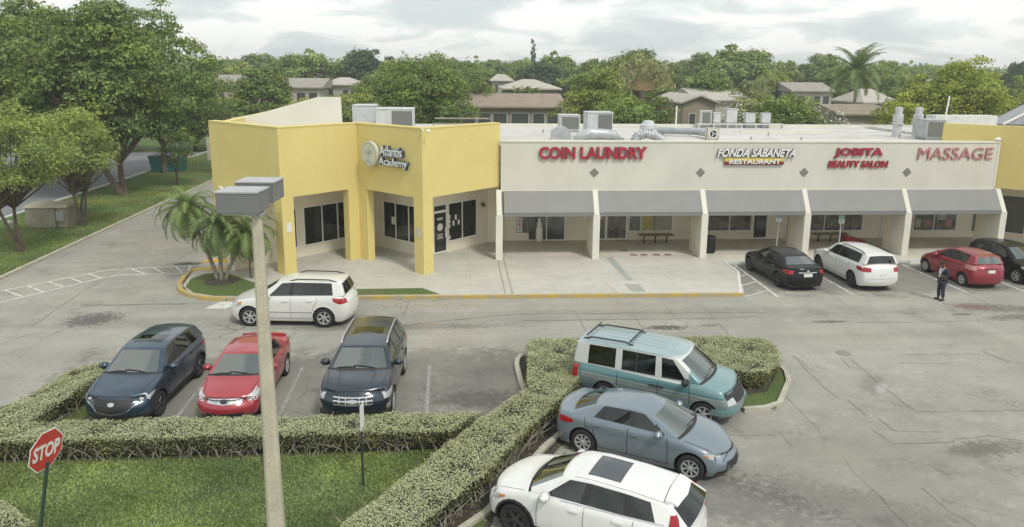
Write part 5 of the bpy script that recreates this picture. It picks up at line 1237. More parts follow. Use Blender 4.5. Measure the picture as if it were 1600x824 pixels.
        for a in range(nu):
            for c in range(nv):
                ks = (a*w_+c, (a+1)*w_+c, (a+1)*w_+c+1, a*w_+c+1)
                if all(k in ids for k in ks):
                    if max((Vector(vs[ids[p]])-Vector(vs[ids[ks[0]]])).length for p in ks) > .6: continue
                    q = [ids[k] for k in ks]; fs.append(tuple(q))
                    if a == 0: fs.append((q[0], q[3], q[3]+1, q[0]+1))
                    if a == nu-1: fs.append((q[2], q[1], q[1]+1, q[2]+1))
                    if c == 0: fs.append((q[1], q[0], q[0]+1, q[1]+1))
                    if c == nv-1: fs.append((q[3], q[2], q[2]+1, q[3]+1))
        if not fs: return None
        b.add(vs, fs); o_ = b.build(nm, m, parent or t, smooth=False)
        if lab: o_['label'] = lab
        return o_
    def strip_(nm, mode, P, wd, m, off=.004, parent=None):
        A, B = [], []
        for k in range(len(P)):
            a, c = P[max(k-1, 0)], P[min(k+1, len(P)-1)]; d = (c[0]-a[0], c[1]-a[1]); l_ = math.hypot(*d); nx, ny = -d[1]/l_*wd/2, d[0]/l_*wd/2
            A.append((P[k][0]+nx, P[k][1]+ny)); B.append((P[k][0]-nx, P[k][1]-ny))
        return patch(nm, mode, A, B, m, off, nu=max(8, len(P)*3), nv=1, parent=parent)
    sm = S.get('seam', m_seam)
    doors = S['doors']          # list of x of vertical gaps
    zsill = zb+.13
    for md_ in ('L', 'R'):
        for k, xd in enumerate(doors):
            zt = np.interp(xd, [q[0] for q in st], [q[1] for q in st])
            dr = S.get('rarch') if (k == len(doors)-1 and S.get('rarch')) else None
            P = [(xd, zt-.02), (xd, (zt+zsill)/2), (xd, zsill)]
            if k == 0: P = [(xd+.04, zt-.02), (xd, zt-.25), (xd, zsill)]
            if dr: P = [(xd, zt-.02), (xd-.02, zt-.22), (xd-dr, S['r']*2+.1), (xd-dr-.12, zsill+.15)]
            strip_('panel_gap', md_, P, .016, sm)
        strip_('panel_gap', md_, [(doors[0], zsill), (doors[-1]-(S.get('rarch') or 0)-.1, zsill)], .014, sm)
        for hx, hz in S['handles']:
            patch('handle', md_, [(hx, hz+.02), (hx+.2, hz+.022)], [(hx, hz-.02), (hx+.2, hz-.016)], S.get('hmat', S['paint']), .035, nu=4, nv=2)
    # hood shut line and tailgate lines
    for P, md_ in S.get('lines', []): strip_('panel_gap', md_, P, .014, sm)
    for nm, md_, A, B, m, off, lab in S.get('patches', []): patch(nm, md_, A, B, m, off, lab=lab)
    # arches lips / cladding
    if S.get('archm'):
        for md_ in ('L', 'R'):
            for xw in (S['xf'], S['xr']):
                ri, ro = r+.05, r+S.get('archw', .11)
                A = [(xw-ro*math.cos(a), r+.02+ro*math.sin(a)) for a in np.linspace(-.25, math.pi+.25, 13)]; B = [(xw-ri*math.cos(a), r+.02+ri*math.sin(a)) for a in np.linspace(-.25, math.pi+.25, 13)]
                patch('wheel_arch', md_, A, B, S['archm'], .02, nu=24, nv=1)
    for xw in (S['xf'], S['xr']):
        for sd in (1, -1): wheel(t, L/2-xw, sd*(hw-.125), r, .22, S.get('wst', 'alloy'), S.get('nsp', 5), sd)
    # mirrors
    mx, mz = S['mirror']
    for sd in (1, -1):
        q = shoot((L/2-mx, sd*3, mz), (0, -sd, 0))[0]; y0 = abs(q.y) if q else hw*.9
        b = MB(); Tm = Matrix.Translation((L/2-mx, sd*(y0+.14), mz+.05)) @ Matrix.Diagonal((.10, .15, .10, 1))
        vs = []; fs = []
        ms_ = bpy.data.meshes.new('mirror'); bb = bmesh.new(); bmesh.ops.create_cube(bb, size=1.7); bmesh.ops.bevel(bb, geom=bb.edges[:], offset=.35, segments=2, affect='EDGES')
        for v_ in bb.verts: v_.co = Tm @ v_.co
        n0 = len(bb.verts); bmesh.ops.create_cube(bb, size=1, matrix=Matrix.Translation((L/2-mx-.01, sd*(y0+.03), mz)) @ Matrix.Diagonal((.06, .14, .05, 1)))
        for f_ in bb.faces: f_.smooth = True
        bb.to_mesh(ms_); bb.free(); ms_.materials.append(S.get('mirm', S['paint'])); o_ = bpy.data.objects.new('mirror', ms_); COL.objects.link(o_); o_.parent = t
    if S.get('rails'):
        xa, xb, ry, mm = S['rails']
        for sd in (1, -1):
            P = []
            for f in np.linspace(0, 1, 7):
                h_, n_ = shoot((L/2-(xa+(xb-xa)*f), sd*ry, 4), (0, 0, -1)); P.append((h_.x, h_.y, h_.z+(.06 if 0 < f < 1 else .0)))
            b = MB(); b.tube(P, .022, 6); b.build('roof_rail', mm, t, smooth=True)
    # wipers
    if S.get('wip', True):
        b = MB(); x0, z0 = st[ic][0], st[ic][1]
        for ya, yb_ in ((.45, -.15), (-.1, -.62)):
            P = []
            for f in np.linspace(0, 1, 5):
                y = ya+(yb_-ya)*f; h_, n_ = shoot((L/2-(x0-.10+.10*(1-f)*0+.12*abs(f-.0)*.4)-.02, y, 4), (0, 0, -1))
                if h_: P.append(h_+Vector((0, 0, .02)))
            if len(P) > 1: b.tube(P, .011, 5)
        if b.v: b.build('wiper', m_trimb, t)
    # what can be seen through the glass
    bx0, bz = st[ic][0], st[ic][1]; bx1 = st[ir][0]; w_i = hw*.78; zf = bz-.30
    b = MB(); b.box(L/2-bx1+.10, L/2-bx0-.02, -w_i, w_i, zf-.05, zf); b.build('cabin_floor', m_cabin, t)
    b = MB(); b.prism([(L/2-bx0-.02, -w_i), (L/2-bx0-.45, -w_i), (L/2-bx0-.45, w_i), (L/2-bx0-.02, w_i)], zf, bz-.03, top=[(L/2-bx0-.05, -w_i*.9), (L/2-bx0-.36, -w_i), (L/2-bx0-.36, w_i), (L/2-bx0-.05, w_i*.9)]); db = b.build('dashboard', m_dash, t, bevel=.02)
    b = MB(); ring(b, .18, .025, Matrix.Translation((L/2-bx0-.52, w_i*.5, bz-.02)) @ Matrix.Rotation(R(-65), 4, 'Y')); b.build('steering_wheel', m_dash, t)
    zroof = roof[2][1]; sx_ = L/2-(bx0+1.15)
    rows = [sx_]+([sx_-.92] if True else [])
    if L/2-sx_+.92 < bx1-1.4: rows.append(sx_-1.75)
    for rx in rows:
        if rx < L/2-bx1+.35: continue
        for sy in (-1, 1):
            b = MB(); T_ = Matrix.Translation((rx, sy*w_i*.5, zf)) @ Matrix.Rotation(R(-14), 4, 'Y')
            b.box(-.07, .07, -.23, .23, -.1, min(.52, zroof-zf-.32), 0, T_); b.box(-.05, .05, -.12, .12, min(.54, zroof-zf-.30), min(.72, zroof-zf-.10), 0, T_); b.build('seat', S.get('seatm', m_seatf), t, bevel=.03)
    return t, shoot, patch, strip_
def stations(L, zh, cowl, belt, tail, zb=.2, ic_x=(), deck=(), wn=.80, wt=.86, end=None):
    """front stations, cabin stations at ic_x, deck stations"""
    xc, zc = cowl; xd, zd = belt; xt, zt = tail
    s = [(0, zh-.10, wn, zb+.02), (.16, zh-.02, wn+.11, zb), (.50, zh+.05+(zc-zh)*.15, .985, zb), ((.5+xc)/2+.1, zh+(zc-zh)*.62+.03, 1.0, zb), (xc, zc, 1.0, zb)]
    for x in ic_x: s.append((x, zc+(zd-zc)*(x-xc)/(xd-xc), 1.0, zb))
    s.append((xd, zd, .985, zb))
    for x, z, w_ in deck: s.append((x, z, w_, zb))
    s.append((xt, zt, wt, zb+.06)); return s
def lamps(front_c, rear_c): pass
WHITE = paint('white_paint', (.72, .72, .69), 0, .35); WHITE2 = paint('pearl_white_paint', (.66, .66, .62), 0, .35)

# --- grey compact saloon beside the white crossover in front
grey = paint('slate_paint', (.19, .235, .27), .35, .35)
S = dict(L=4.63, W=1.80, H=1.44, r=.325, xf=.95, xr=3.65, zb=.17, paint=grey, ic=4, ir=10, wr=.575, crown=.05, bowf=.34, bowr=.22, wbow=.17, rbow=.14, fclad=1,
    st=stations(4.63, .72, (1.25, .955), (3.98, 1.02), (4.63, .93), .17, (1.58, 2.32, 2.46, 3.22, 3.42), ((4.25, 1.04, .95), (4.52, 1.01, .91)), wn=.74, wt=.82),
    roof=[(2.05, 1.32), (2.22, 1.345), (2.42, 1.36), (2.52, 1.36), (3.02, 1.335), (3.18, 1.315), (3.38, 1.27)],
    glass=(5, 7), doors=[1.50, 2.50, 3.62], rarch=.22, handles=[(2.22, .84), (3.2, .865)], hmat=grey, mirror=(1.72, .97), nsp=8,
    patches=[('headlight', 'Cf+', [(20, .66), (42, .70), (62, .73), (80, .735)], [(20, .60), (42, .60), (62, .64), (80, .71)], m_clear, .008, None), ('headlight', 'Cf-', [(20, .66), (42, .70), (62, .73), (80, .735)], [(20, .60), (42, .60), (62, .64), (80, .71)], m_clear, .008, None),
             ('indicator', 'Cf-', [(66, .715), (80, .73)], [(66, .665), (80, .71)], m_amber, .011, None), ('indicator', 'Cf+', [(66, .715), (80, .73)], [(66, .665), (80, .71)], m_amber, .011, None),
             ('grille', 'F', [(-.46, .50), (0, .54), (.46, .50)], [(-.52, .26), (0, .24), (.52, .26)], m_trimb, .006, None), ('chrome_strip', 'F', [(-.45, .665), (.45, .665)], [(-.45, .64), (.45, .64)], m_trimb, .008, None),
             ('taillight', 'Cr+', [(22, .90), (60, .915), (84, .88)], [(22, .80), (60, .76), (84, .80)], m_tail, .008, None), ('taillight', 'Cr-', [(22, .90), (60, .915), (84, .88)], [(22, .80), (60, .76), (84, .80)], m_tail, .008, None),
             ('quarter_window', 'L', [(1.62, 1.0), (1.86, 1.18)], [(1.60, .985), (1.86, 1.0)], m_cglass, .004, None), ('quarter_window', 'R', [(1.62, 1.0), (1.86, 1.18)], [(1.60, .985), (1.86, 1.0)], m_cglass, .004, None)],
    lines=[([(.28, -.62), (.22, -.3), (.18, 0), (.22, .3), (.28, .62)], 'T'), ([(.28, .62), (.8, .74), (1.15, .77)], 'T'), ([(.28, -.62), (.8, -.74), (1.15, -.77)], 'T')])
car('parked_car', 'slate grey saloon parked between the teal van and the white crossover', 'car', (4.72, 16.98, 0), R(-31.6), S)

# --- white crossover in front
S = dict(L=4.60, W=1.86, H=1.68, r=.36, xf=.92, xr=3.58, zb=.21, paint=WHITE, ic=4, ir=12, wr=.61, crown=.045, bowf=.26, bowr=.16, wbow=.17, rbow=.10, low=1, clad=1, archm=m_trimb, archw=.10,
    st=stations(4.60, .86, (1.20, 1.06), (4.44, 1.12), (4.60, 1.02), .21, (1.50, 2.32, 2.46, 3.22, 3.34, 3.86, 4.0), (), wn=.80, wt=.88),
    roof=[(1.92, 1.46), (2.08, 1.50), (2.40, 1.53), (2.52, 1.535), (3.16, 1.52), (3.28, 1.515), (3.66, 1.48), (3.82, 1.465), (4.04, 1.43)],
    glass=(5, 7, 9), priv=(7, 9), painted=(10, 11), doors=[1.42, 2.42, 3.42], rarch=.1, handles=[(2.12, .96), (3.02, .99)], hmat=WHITE, seam=m_seamw, mirror=(1.62, 1.08), nsp=5, wst='dark', rmat=m_priv,
    patches=[('sunroof', 'T', [(2.32, .42), (3.0, .42)], [(2.32, -.42), (3.0, -.42)], m_sun, .006, None),
             ('spoiler', 'T', [(3.92, .54), (3.9, 0), (3.92, -.54)], [(4.14, .50), (4.20, 0), (4.14, -.50)], WHITE, .05, None),
             ('headlight', 'Cf+', [(30, .80), (60, .85), (84, .88)], [(30, .72), (60, .72), (84, .84)], m_clear, .008, None), ('headlight', 'Cf-', [(30, .80), (60, .85), (84, .88)], [(30, .72), (60, .72), (84, .84)], m_clear, .008, None),
             ('indicator', 'Cf+', [(66, .84), (84, .87)], [(66, .78), (84, .84)], m_amber, .011, None), ('grille', 'F', [(-.5, .78), (.5, .78)], [(-.45, .5), (.45, .5)], m_trimb, .008, None),
             ('taillight', 'Cr+', [(38, 1.34), (54, 1.32)], [(46, 1.10), (66, 1.06)], m_tail, .010, None), ('taillight', 'Cr-', [(38, 1.34), (54, 1.32)], [(46, 1.10), (66, 1.06)], m_tail, .010, None),
             ('taillight', 'Cr+', [(8, 1.06), (46, 1.10), (84, 1.10)], [(8, .98), (46, .92), (78, .97)], m_tail, .010, None), ('taillight', 'Cr-', [(8, 1.06), (46, 1.10), (84, 1.10)], [(8, .98), (46, .92), (78, .97)], m_tail, .010, None),
             ('chrome_trim', 'L', [(1.9, 1.085), (3.3, 1.135), (4.0, 1.165)], [(1.9, 1.065), (3.3, 1.115), (4.0, 1.145)], m_chrome, .008, None), ('number_plate', 'B', [(-.26, .86), (.26, .86)], [(-.26, .72), (.26, .72)], m_plate, .01, None)],
    lines=[([(.30, -.66), (.22, -.3), (.18, 0), (.22, .3), (.30, .66)], 'T'), ([(.30, .66), (.8, .76), (1.12, .80)], 'T'), ([(.30, -.66), (.8, -.76), (1.12, -.80)], 'T'), ([(2.1, .565), (3.1, .58), (4.0, .56)], 'T'), ([(2.1, -.565), (3.1, -.58), (4.0, -.56)], 'T'), ([(3.9, .54), (3.88, 0), (3.9, -.54)], 'T')])
car('parked_car', 'large white crossover with grey sunroof cut off by the lower edge of the photo', 'car', (2.80, 13.72, 0), R(148.4), S)

# --- teal van
teal = (.16, .30, .31)
van = bpy.data.materials.new('two_tone_teal_paint'); van.use_nodes = True; g = NG(van)
X, Y, Z = g.xy(); ZZ = g.math('MULTIPLY_ADD', X, .02, Z)
def step_(v_, a): return g.ramp(v_, a-.01, a+.01)
col = g.mix(g.ramp(ZZ, .3, .72), (.085, .17, .18), (.16, .22, .22))
col = g.mix(step_(ZZ, .74), col, (.30, .28, .25)); col = g.mix(step_(ZZ, .78), col, (.16, .24, .24)); col = g.mix(step_(ZZ, .84), col, (.36, .34, .30)); col = g.mix(step_(ZZ, .875), col, (.085, .20, .21))
cabin = g.math('SUBTRACT', 1, g.ramp(X, 1.02, 1.10))
col = g.mix(g.math('MULTIPLY', step_(ZZ, 1.085), cabin), col, (.62, .63, .60)); col = g.mix(g.math('MULTIPLY', g.ramp(Z, 1.72, 1.76), 1), col, (.30, .39, .40))
col = g.mix(g.math('MULTIPLY', g.math('SUBTRACT', 1, cabin), step_(ZZ, .93)), col, (.165, .285, .295))
g.t.links.new(col, g.b.inputs['Base Color']); g.b.inputs['Metallic'].default_value = .15; g.b.inputs['Roughness'].default_value = .35; g.b.inputs['Coat Weight'].default_value = .8
S = dict(L=4.82, W=1.97, H=1.92, r=.345, xf=.90, xr=3.72, zb=.26, paint=van, ic=4, ir=12, wr=.80, crown=.06, bowf=.22, bowr=.06, wbow=.20, rbow=.03, cend=.5, cbelt=.4, croof=.5, fclad=0, rclad=0, gap=.05,
    dxf=[.04, 0, 0, .10, .16, .26], dxr=[.02, 0, 0, .02, .03, .04],
    st=[(0, .88, .82, .36), (.16, 1.0, .93, .30), (.42, 1.06, .985, .26), (.75, 1.10, 1.0, .26), (1.02, 1.14, 1.0, .26), (1.38, 1.12, 1.0, .26), (2.12, 1.10, 1.0, .26), (2.28, 1.10, 1.0, .26), (3.30, 1.10, 1.0, .26), (3.46, 1.10, 1.0, .26), (4.32, 1.10, 1.0, .26), (4.45, 1.10, 1.0, .26), (4.76, 1.10, .99, .26), (4.82, 1.08, .96, .30)],
    roof=[(1.72, 1.71), (1.88, 1.745), (2.16, 1.775), (2.30, 1.78), (3.30, 1.79), (3.46, 1.785), (4.30, 1.77), (4.42, 1.765), (4.66, 1.74)],
    glass=(5, 7, 9), priv=(5, 7, 9), painted=(6, 8, 10, 11), pillar=van, doors=[1.30, 2.20, 3.38, 4.50], handles=[(2.02, .90), (2.24, .90)], hmat=m_trimb, mirm=m_trimb, mirror=(1.42, 1.13), nsp=6, rmat=m_priv, archm=van, archw=.12,
    rails=(3.05, 4.55, .60, m_trimb),
    patches=[('grille', 'F', [(-.52, .86), (.52, .86)], [(-.52, .66), (.52, .66)], m_trimb, .012, None), ('headlight', 'F', [(.52, .85), (.84, .84)], [(.52, .66), (.86, .66)], m_clear, .02, None), ('headlight', 'F', [(-.84, .84), (-.52, .85)], [(-.86, .66), (-.52, .66)], m_clear, .02, None),
             ('bonnet_guard', 'T', [(.34, .80), (.20, .4), (.18, 0), (.20, -.4), (.34, -.80)], [(.42, .80), (.29, .4), (.27, 0), (.29, -.4), (.42, -.80)], m_trimb, .045, None),
             ('bumper', 'Cf+', [(0, .56), (84, .56)], [(0, .40), (84, .40)], paint('teal_bumper', (.13, .24, .25), .1, .4), .05, None), ('bumper', 'Cf-', [(0, .56), (84, .56)], [(0, .40), (84, .40)], MATS.setdefault('tb', paint('teal_bumper', (.13, .24, .25), .1, .4)), .05, None),
             ('taillight', 'Cr-', [(28, 1.08), (46, 1.08)], [(28, .72), (46, .72)], m_tail, .014, None), ('taillight', 'Cr+', [(28, 1.08), (46, 1.08)], [(28, .72), (46, .72)], m_tail, .014, None),
             ('window_divider', 'R', [(2.82, 1.70), (2.88, 1.70)], [(2.82, 1.16), (2.88, 1.16)], m_trimb, .006, None), ('window_divider', 'L', [(2.82, 1.70), (2.88, 1.70)], [(2.82, 1.16), (2.88, 1.16)], m_trimb, .006, None),
             ('running_board', 'R', [(1.5, .36), (3.25, .36)], [(1.5, .28), (3.25, .28)], m_chrome, .03, None), ('rear_step', 'R', [(4.2, .36), (4.8, .36)], [(4.2, .28), (4.8, .28)], m_chrome, .03, None)],
    lines=[([(.9, .7), (3.0, .74), (4.6, .72)], 'T'), ([(1.0, .35), (1.9, .35)], 'T')][:0])
vt, shoot, patch, strip_ = car('parked_van', 'teal and white passenger van with a black roof rack, parked against the hedge island', 'van', (5.86, 19.83, 0), R(-31.6), S)
b = MB()
for x in (-.75, -2.05): b.box(x-.02, x+.02, -.60, .60, 1.88, 1.905)
b.build('roof_rack_bar', m_trimb, vt)
b = MB()
for y in (-.38, -.19, 0, .19, .38):
    hh = [shoot((x, y, 4), (0, 0, -1))[0] for x in np.linspace(.45, -2.1, 10)]; b.tube([h+Vector((0, 0, .001)) for h in hh], .012, 5)
b.build('roof_rib', van, vt)

# --- blue crossover facing the camera
blue = paint('steel_blue_paint', (.030, .056, .088), .45, .33)
def suv(L, W, zh, cowl, xs, belt, tail, roof, zb=.21, **k):
    d = dict(L=L, W=W, H=roof[2][1], zb=zb, ic=4, ir=4+len(xs)+1, st=stations(L, zh, cowl, belt, tail, zb, xs, (), wn=k.pop('wn', .82), wt=k.pop('wt', .88)), roof=roof, bowf=.26, bowr=.15, wbow=.17, rbow=.08)
    d.update(k); return d
def both(nm, A, B, m, off=.008, c='Cf'): return [(nm, c+'+', A, B, m, off, None), (nm, c+'-', A, B, m, off, None)]
def hood(x0, x1, y0, y1): return [([(x0+.08, -y0), (x0, -y0*.5), (x0-.03, 0), (x0, y0*.5), (x0+.08, y0)], 'T'), ([(x0+.08, y0), (x1, y1)], 'T'), ([(x0+.08, -y0), (x1, -y1)], 'T')]
S = suv(4.55, 1.84, .88, (1.28, 1.08), (1.60, 2.36, 2.50, 3.24, 3.36, 3.72, 3.86), (4.24, 1.18), (4.55, 1.05),
    [(2.02, 1.56), (2.18, 1.59), (2.44, 1.62), (2.56, 1.62), (3.16, 1.61), (3.28, 1.60), (3.56, 1.585), (3.72, 1.575), (4.12, 1.52)],
    paint=blue, wr=.60, r=.355, xf=.93, xr=3.62, clad=1, archm=m_trimb, glass=(5, 7, 9), priv=(7, 9), painted=(10, 11), doors=[1.5, 2.46, 3.44], rarch=.1, handles=[(2.15, .97), (3.05, 1.0)], mirror=(1.68, 1.10), nsp=5, wst='dark',
    patches=[('grille', 'F', [(-.55, .80), (0, .81), (.55, .80)], [(-.40, .52), (0, .46), (.40, .52)], m_trimb, .010, None), ('chrome_trim', 'F', [(-.86, .74), (-.56, .66), (-.38, .50), (0, .45), (.38, .50), (.56, .66), (.86, .74)], [(-.86, .715), (-.54, .62), (-.36, .465), (0, .415), (.36, .465), (.54, .62), (.86, .715)], m_chrome, .016, None),
             ('emblem', 'F', [(-.09, .72), (0, .745), (.09, .72)], [(-.07, .665), (0, .645), (.07, .665)], m_chrome, .022, None), ('lower_grille', 'F', [(-.65, .40), (.65, .40)], [(-.6, .26), (.6, .26)], m_trimb, .006, None),
             ('sunroof', 'T', [(2.3, .40), (2.85, .40)], [(2.3, -.40), (2.85, -.40)], m_priv, .005, None)]+both('headlight', [(33, .80), (60, .84), (86, .87)], [(33, .74), (60, .74), (86, .84)], m_clear)+both('headlight_surround', [(30, .815), (60, .855), (88, .88)], [(30, .725), (60, .725), (88, .83)], m_trimb, .005)+both('taillight', [(40, 1.02), (80, 1.05)], [(40, .92), (80, .96)], m_tail, .008, 'Cr'), lines=hood(.24, 1.18, .62, .78))
car('parked_car', 'steel blue crossover with dark winged grille, leftmost of the three cars facing the hedge', 'car', (-8.97, 21.15, 0), R(-94), S)

# --- red saloon
redp = paint('faded_red_paint', (.34, .030, .040), .12, .35)
S = dict(L=4.45, W=1.74, H=1.45, r=.315, xf=.92, xr=3.53, zb=.18, paint=redp, ic=4, ir=10, wr=.57, crown=.05, bowf=.28, bowr=.18, wbow=.16, rbow=.12, fclad=0, rclad=0,
    st=stations(4.45, .74, (1.22, .97), (3.78, 1.03), (4.45, .98), .18, (1.55, 2.28, 2.42, 3.12, 3.28), ((4.1, 1.07, .96), (4.34, 1.07, .92)), wn=.80, wt=.86),
    roof=[(1.92, 1.39), (2.10, 1.415), (2.36, 1.43), (2.46, 1.43), (2.98, 1.41), (3.12, 1.39), (3.38, 1.33)],
    glass=(5, 7), doors=[1.46, 2.36, 3.40], rarch=.15, handles=[(2.12, .86), (3.0, .88)], mirror=(1.66, .99), nsp=6,
    patches=[('grille', 'F', [(-.46, .705), (0, .72), (.46, .705)], [(-.46, .60), (0, .58), (.46, .60)], m_chrome, .012, None), ('grille_slot', 'F', [(-.40, .68), (-.08, .69)], [(-.40, .655), (-.08, .66)], m_trimb, .018, None), ('grille_slot', 'F', [(.08, .69), (.40, .68)], [(.08, .66), (.40, .655)], m_trimb, .018, None),
             ('emblem', 'F', [(-.09, .69), (0, .71), (.09, .69)], [(-.09, .62), (0, .60), (.09, .62)], m_trimb, .022, None), ('lower_grille', 'F', [(-.5, .36), (.5, .36)], [(-.5, .24), (.5, .24)], m_trimb, .006, None),
             ('spoiler', 'T', [(4.12, .66), (4.08, 0), (4.12, -.66)], [(4.34, .64), (4.36, 0), (4.34, -.64)], redp, .07, None)]+both('headlight', [(32, .74), (58, .80), (84, .86)], [(32, .60), (58, .60), (80, .72)], m_clear)+both('taillight', [(35, .98), (80, .99)], [(35, .82), (80, .84)], m_tail, .008, 'Cr'), lines=hood(.26, 1.12, .60, .74))
car('parked_car', 'faded red saloon with chrome grille, half hidden by the lamp pole', 'car', (-6.2, 21.15, 0), R(-91.5), S)

# --- dark blue large off-roader
navy = paint('dark_navy_paint', (.018, .030, .045), .4, .33)
S = suv(4.94, 2.00, 1.04, (1.30, 1.18), (1.66, 2.48, 2.62, 3.40, 3.54, 4.24, 4.38), (4.70, 1.22), (4.94, 1.08),
    [(1.98, 1.62), (2.16, 1.65), (2.52, 1.68), (2.66, 1.685), (3.36, 1.68), (3.50, 1.675), (4.16, 1.65), (4.30, 1.64), (4.52, 1.61)],
    paint=navy, wr=.66, r=.385, xf=.95, xr=3.81, clad=1, glass=(5, 7, 9), priv=(7, 9), painted=(10, 11), doors=[1.52, 2.58, 3.62], rarch=.1, handles=[(2.25, 1.02), (3.2, 1.04)], mirror=(1.72, 1.19), nsp=5, cbelt=.6, mirm=navy,
    rails=(2.15, 4.45, .66, m_alloy),
    patches=[('grille', 'F', [(-.52, .90), (.52, .90)], [(-.48, .64), (.48, .64)], m_trimb, .008, None)]+[('grille_bar', 'F', [(-.52, z+.018), (.52, z+.018)], [(-.52, z-.018), (.52, z-.018)], m_chrome, .022, None) for z in (.86, .77, .68)]+[('grille_bar', 'F', [(x-.012, .88), (x+.012, .88)], [(x-.012, .66), (x+.012, .66)], m_chrome, .018, None) for x in (-.36, -.18, .18, .36)]
             +[('emblem', 'F', [(-.13, .80), (0, .825), (.13, .80)], [(-.13, .74), (0, .715), (.13, .74)], m_alloy, .028, None), ('lower_grille', 'F', [(-.62, .50), (.62, .50)], [(-.55, .32), (.55, .32)], m_trimb, .008, None), ('sunroof', 'T', [(2.75, .45), (3.35, .45)], [(2.75, -.45), (3.35, -.45)], m_priv, .005, None)]
             +both('headlight', [(38, .92), (60, .94), (84, .96)], [(38, .76), (60, .76), (84, .86)], m_clear)+both('fog_lamp', [(42, .60), (62, .62)], [(42, .50), (62, .46)], m_chrome)+both('taillight', [(40, 1.10), (80, 1.12)], [(40, .92), (80, .92)], m_tail, .008, 'Cr'),
    lines=hood(.22, 1.2, .70, .84)+[([(.4, .42), (1.15, .5)], 'T'), ([(.4, -.42), (1.15, -.5)], 'T')])
car('parked_car', 'dark navy large off-roader with three bar chrome grille, rightmost of the cars facing the hedge', 'car', (-2.68, 21.05, 0), R(-92.5), S)

# --- white estate off-roader driving past
S = suv(4.79, 1.91, .92, (1.30, 1.12), (1.64, 2.46, 2.58, 3.36, 3.44, 4.12, 4.26), (4.52, 1.20), (4.79, 1.02),
    [(2.04, 1.64), (2.22, 1.67), (2.52, 1.70), (2.64, 1.705), (3.34, 1.70), (3.42, 1.70), (4.02, 1.69), (4.16, 1.68), (4.36, 1.645)],
    paint=WHITE2, wr=.63, r=.375, xf=.96, xr=3.75, glass=(5, 7, 9), painted=(10, 11), doors=[1.50, 2.52, 3.50], rarch=.1, handles=[(2.22, 1.0), (3.12, 1.02)], hmat=WHITE2, seam=m_seamw, mirror=(1.70, 1.15), nsp=6, rails=(2.45, 4.2, .60, m_trimb), rmat=m_priv, fclad=0, rclad=0, archm=WHITE2, archw=.10,
    patches=both('headlight', [(34, .88), (60, .93), (84, .97)], [(34, .76), (60, .74), (80, .82)], m_clear)+both('indicator', [(64, .90), (82, .94)], [(64, .82), (80, .84)], m_amber, .011)+both('taillight', [(30, 1.10), (60, 1.12), (86, 1.14)], [(30, .95), (60, .92), (80, 1.02)], m_tail, .01, 'Cr')
    +[('side_moulding', 'L', [(1.55, .60), (3.4, .60)], [(1.55, .575), (3.4, .575)], m_grey, .014, None), ('number_plate', 'B', [(-.26, .86), (.26, .86)], [(-.26, .72), (.26, .72)], m_plate, .01, None)], lines=hood(.24, 1.2, .62, .80))
car('moving_car', 'white family off-roader with black roof rails driving past the corner lawn', 'car', (-6.18, 27.85, 0), R(174), S)

# --- black saloon
blk = paint('black_paint', (.010, .010, .012), .1, .3)
S = dict(L=4.86, W=1.83, H=1.47, r=.33, xf=1.0, xr=3.78, zb=.18, paint=blk, ic=4, ir=10, wr=.585, crown=.05, bowf=.26, bowr=.20, wbow=.16, rbow=.14, rclad=0,
    st=stations(4.86, .76, (1.32, .98), (4.16, 1.06), (4.86, .96), .18, (1.66, 2.42, 2.56, 3.34, 3.5), ((4.45, 1.08, .96), (4.76, 1.06, .92)), wn=.78, wt=.84),
    roof=[(2.08, 1.40), (2.26, 1.43), (2.52, 1.455), (2.64, 1.455), (3.20, 1.44), (3.36, 1.42), (3.62, 1.36)],
    glass=(5, 7), doors=[1.56, 2.50, 3.66], rarch=.15, handles=[(2.3, .88), (3.28, .90)], hmat=m_chrome, mirror=(1.78, 1.01), nsp=5, wst='dark', rmat=m_wind,
    patches=both('taillight', [(22, .96), (50, .97), (82, .96)], [(26, .80), (50, .78), (80, .86)], m_tail, .010, 'Cr')+both('headlight', [(32, .74), (84, .80)], [(32, .64), (84, .74)], m_clear)
    +[('chrome_strip', 'B', [(-.42, .90), (.42, .90)], [(-.42, .865), (.42, .865)], m_chrome, .012, None), ('number_plate', 'B', [(-.2, .84), (.2, .84)], [(-.2, .70), (.2, .70)], m_plate, .012, None), ('emblem', 'B', [(-.05, .98), (.05, .98)], [(-.05, .93), (.05, .93)], m_chrome, .012, None)], lines=hood(.26, 1.2, .62, .76))
car('parked_car', 'black saloon with red tail lamps parked nose in beside the hatched aisle', 'car', (15.22, 32.75, 0), R(94), S)

# --- white crossover nose in
S = suv(4.89, 1.83, .92, (1.26, 1.08), (1.60, 2.46, 2.58, 3.42, 3.54, 4.24, 4.38), (4.62, 1.20), (4.89, 1.06),
    [(1.98, 1.60), (2.16, 1.63), (2.52, 1.67), (2.64, 1.67), (3.40, 1.67), (3.52, 1.665), (4.22, 1.64), (4.36, 1.63), (4.56, 1.60)],
    paint=WHITE, wr=.61, r=.36, xf=.97, xr=3.86, glass=(5, 7, 9), priv=(5, 7, 9), painted=(10, 11), doors=[1.46, 2.52, 3.58], rarch=.1, handles=[(2.2, .98), (3.2, 1.0)], hmat=WHITE, seam=m_seamw, mirror=(1.68, 1.12), nsp=5, wst='black', fclad=0, rclad=0, rails=(2.5, 4.3, .60, m_trimb),
    patches=both('taillight', [(14, 1.08), (40, 1.10), (82, 1.10)], [(14, .92), (40, .90), (78, .96)], m_tail, .012, 'Cr')+both('headlight', [(32, .86), (84, .92)], [(32, .70), (84, .80)], m_clear)
    +[('number_plate', 'B', [(-.16, .86), (.16, .86)], [(-.16, .74), (.16, .74)], m_plate, .012, None)], lines=[([(-.66, .62), (.66, .62)], 'B')])
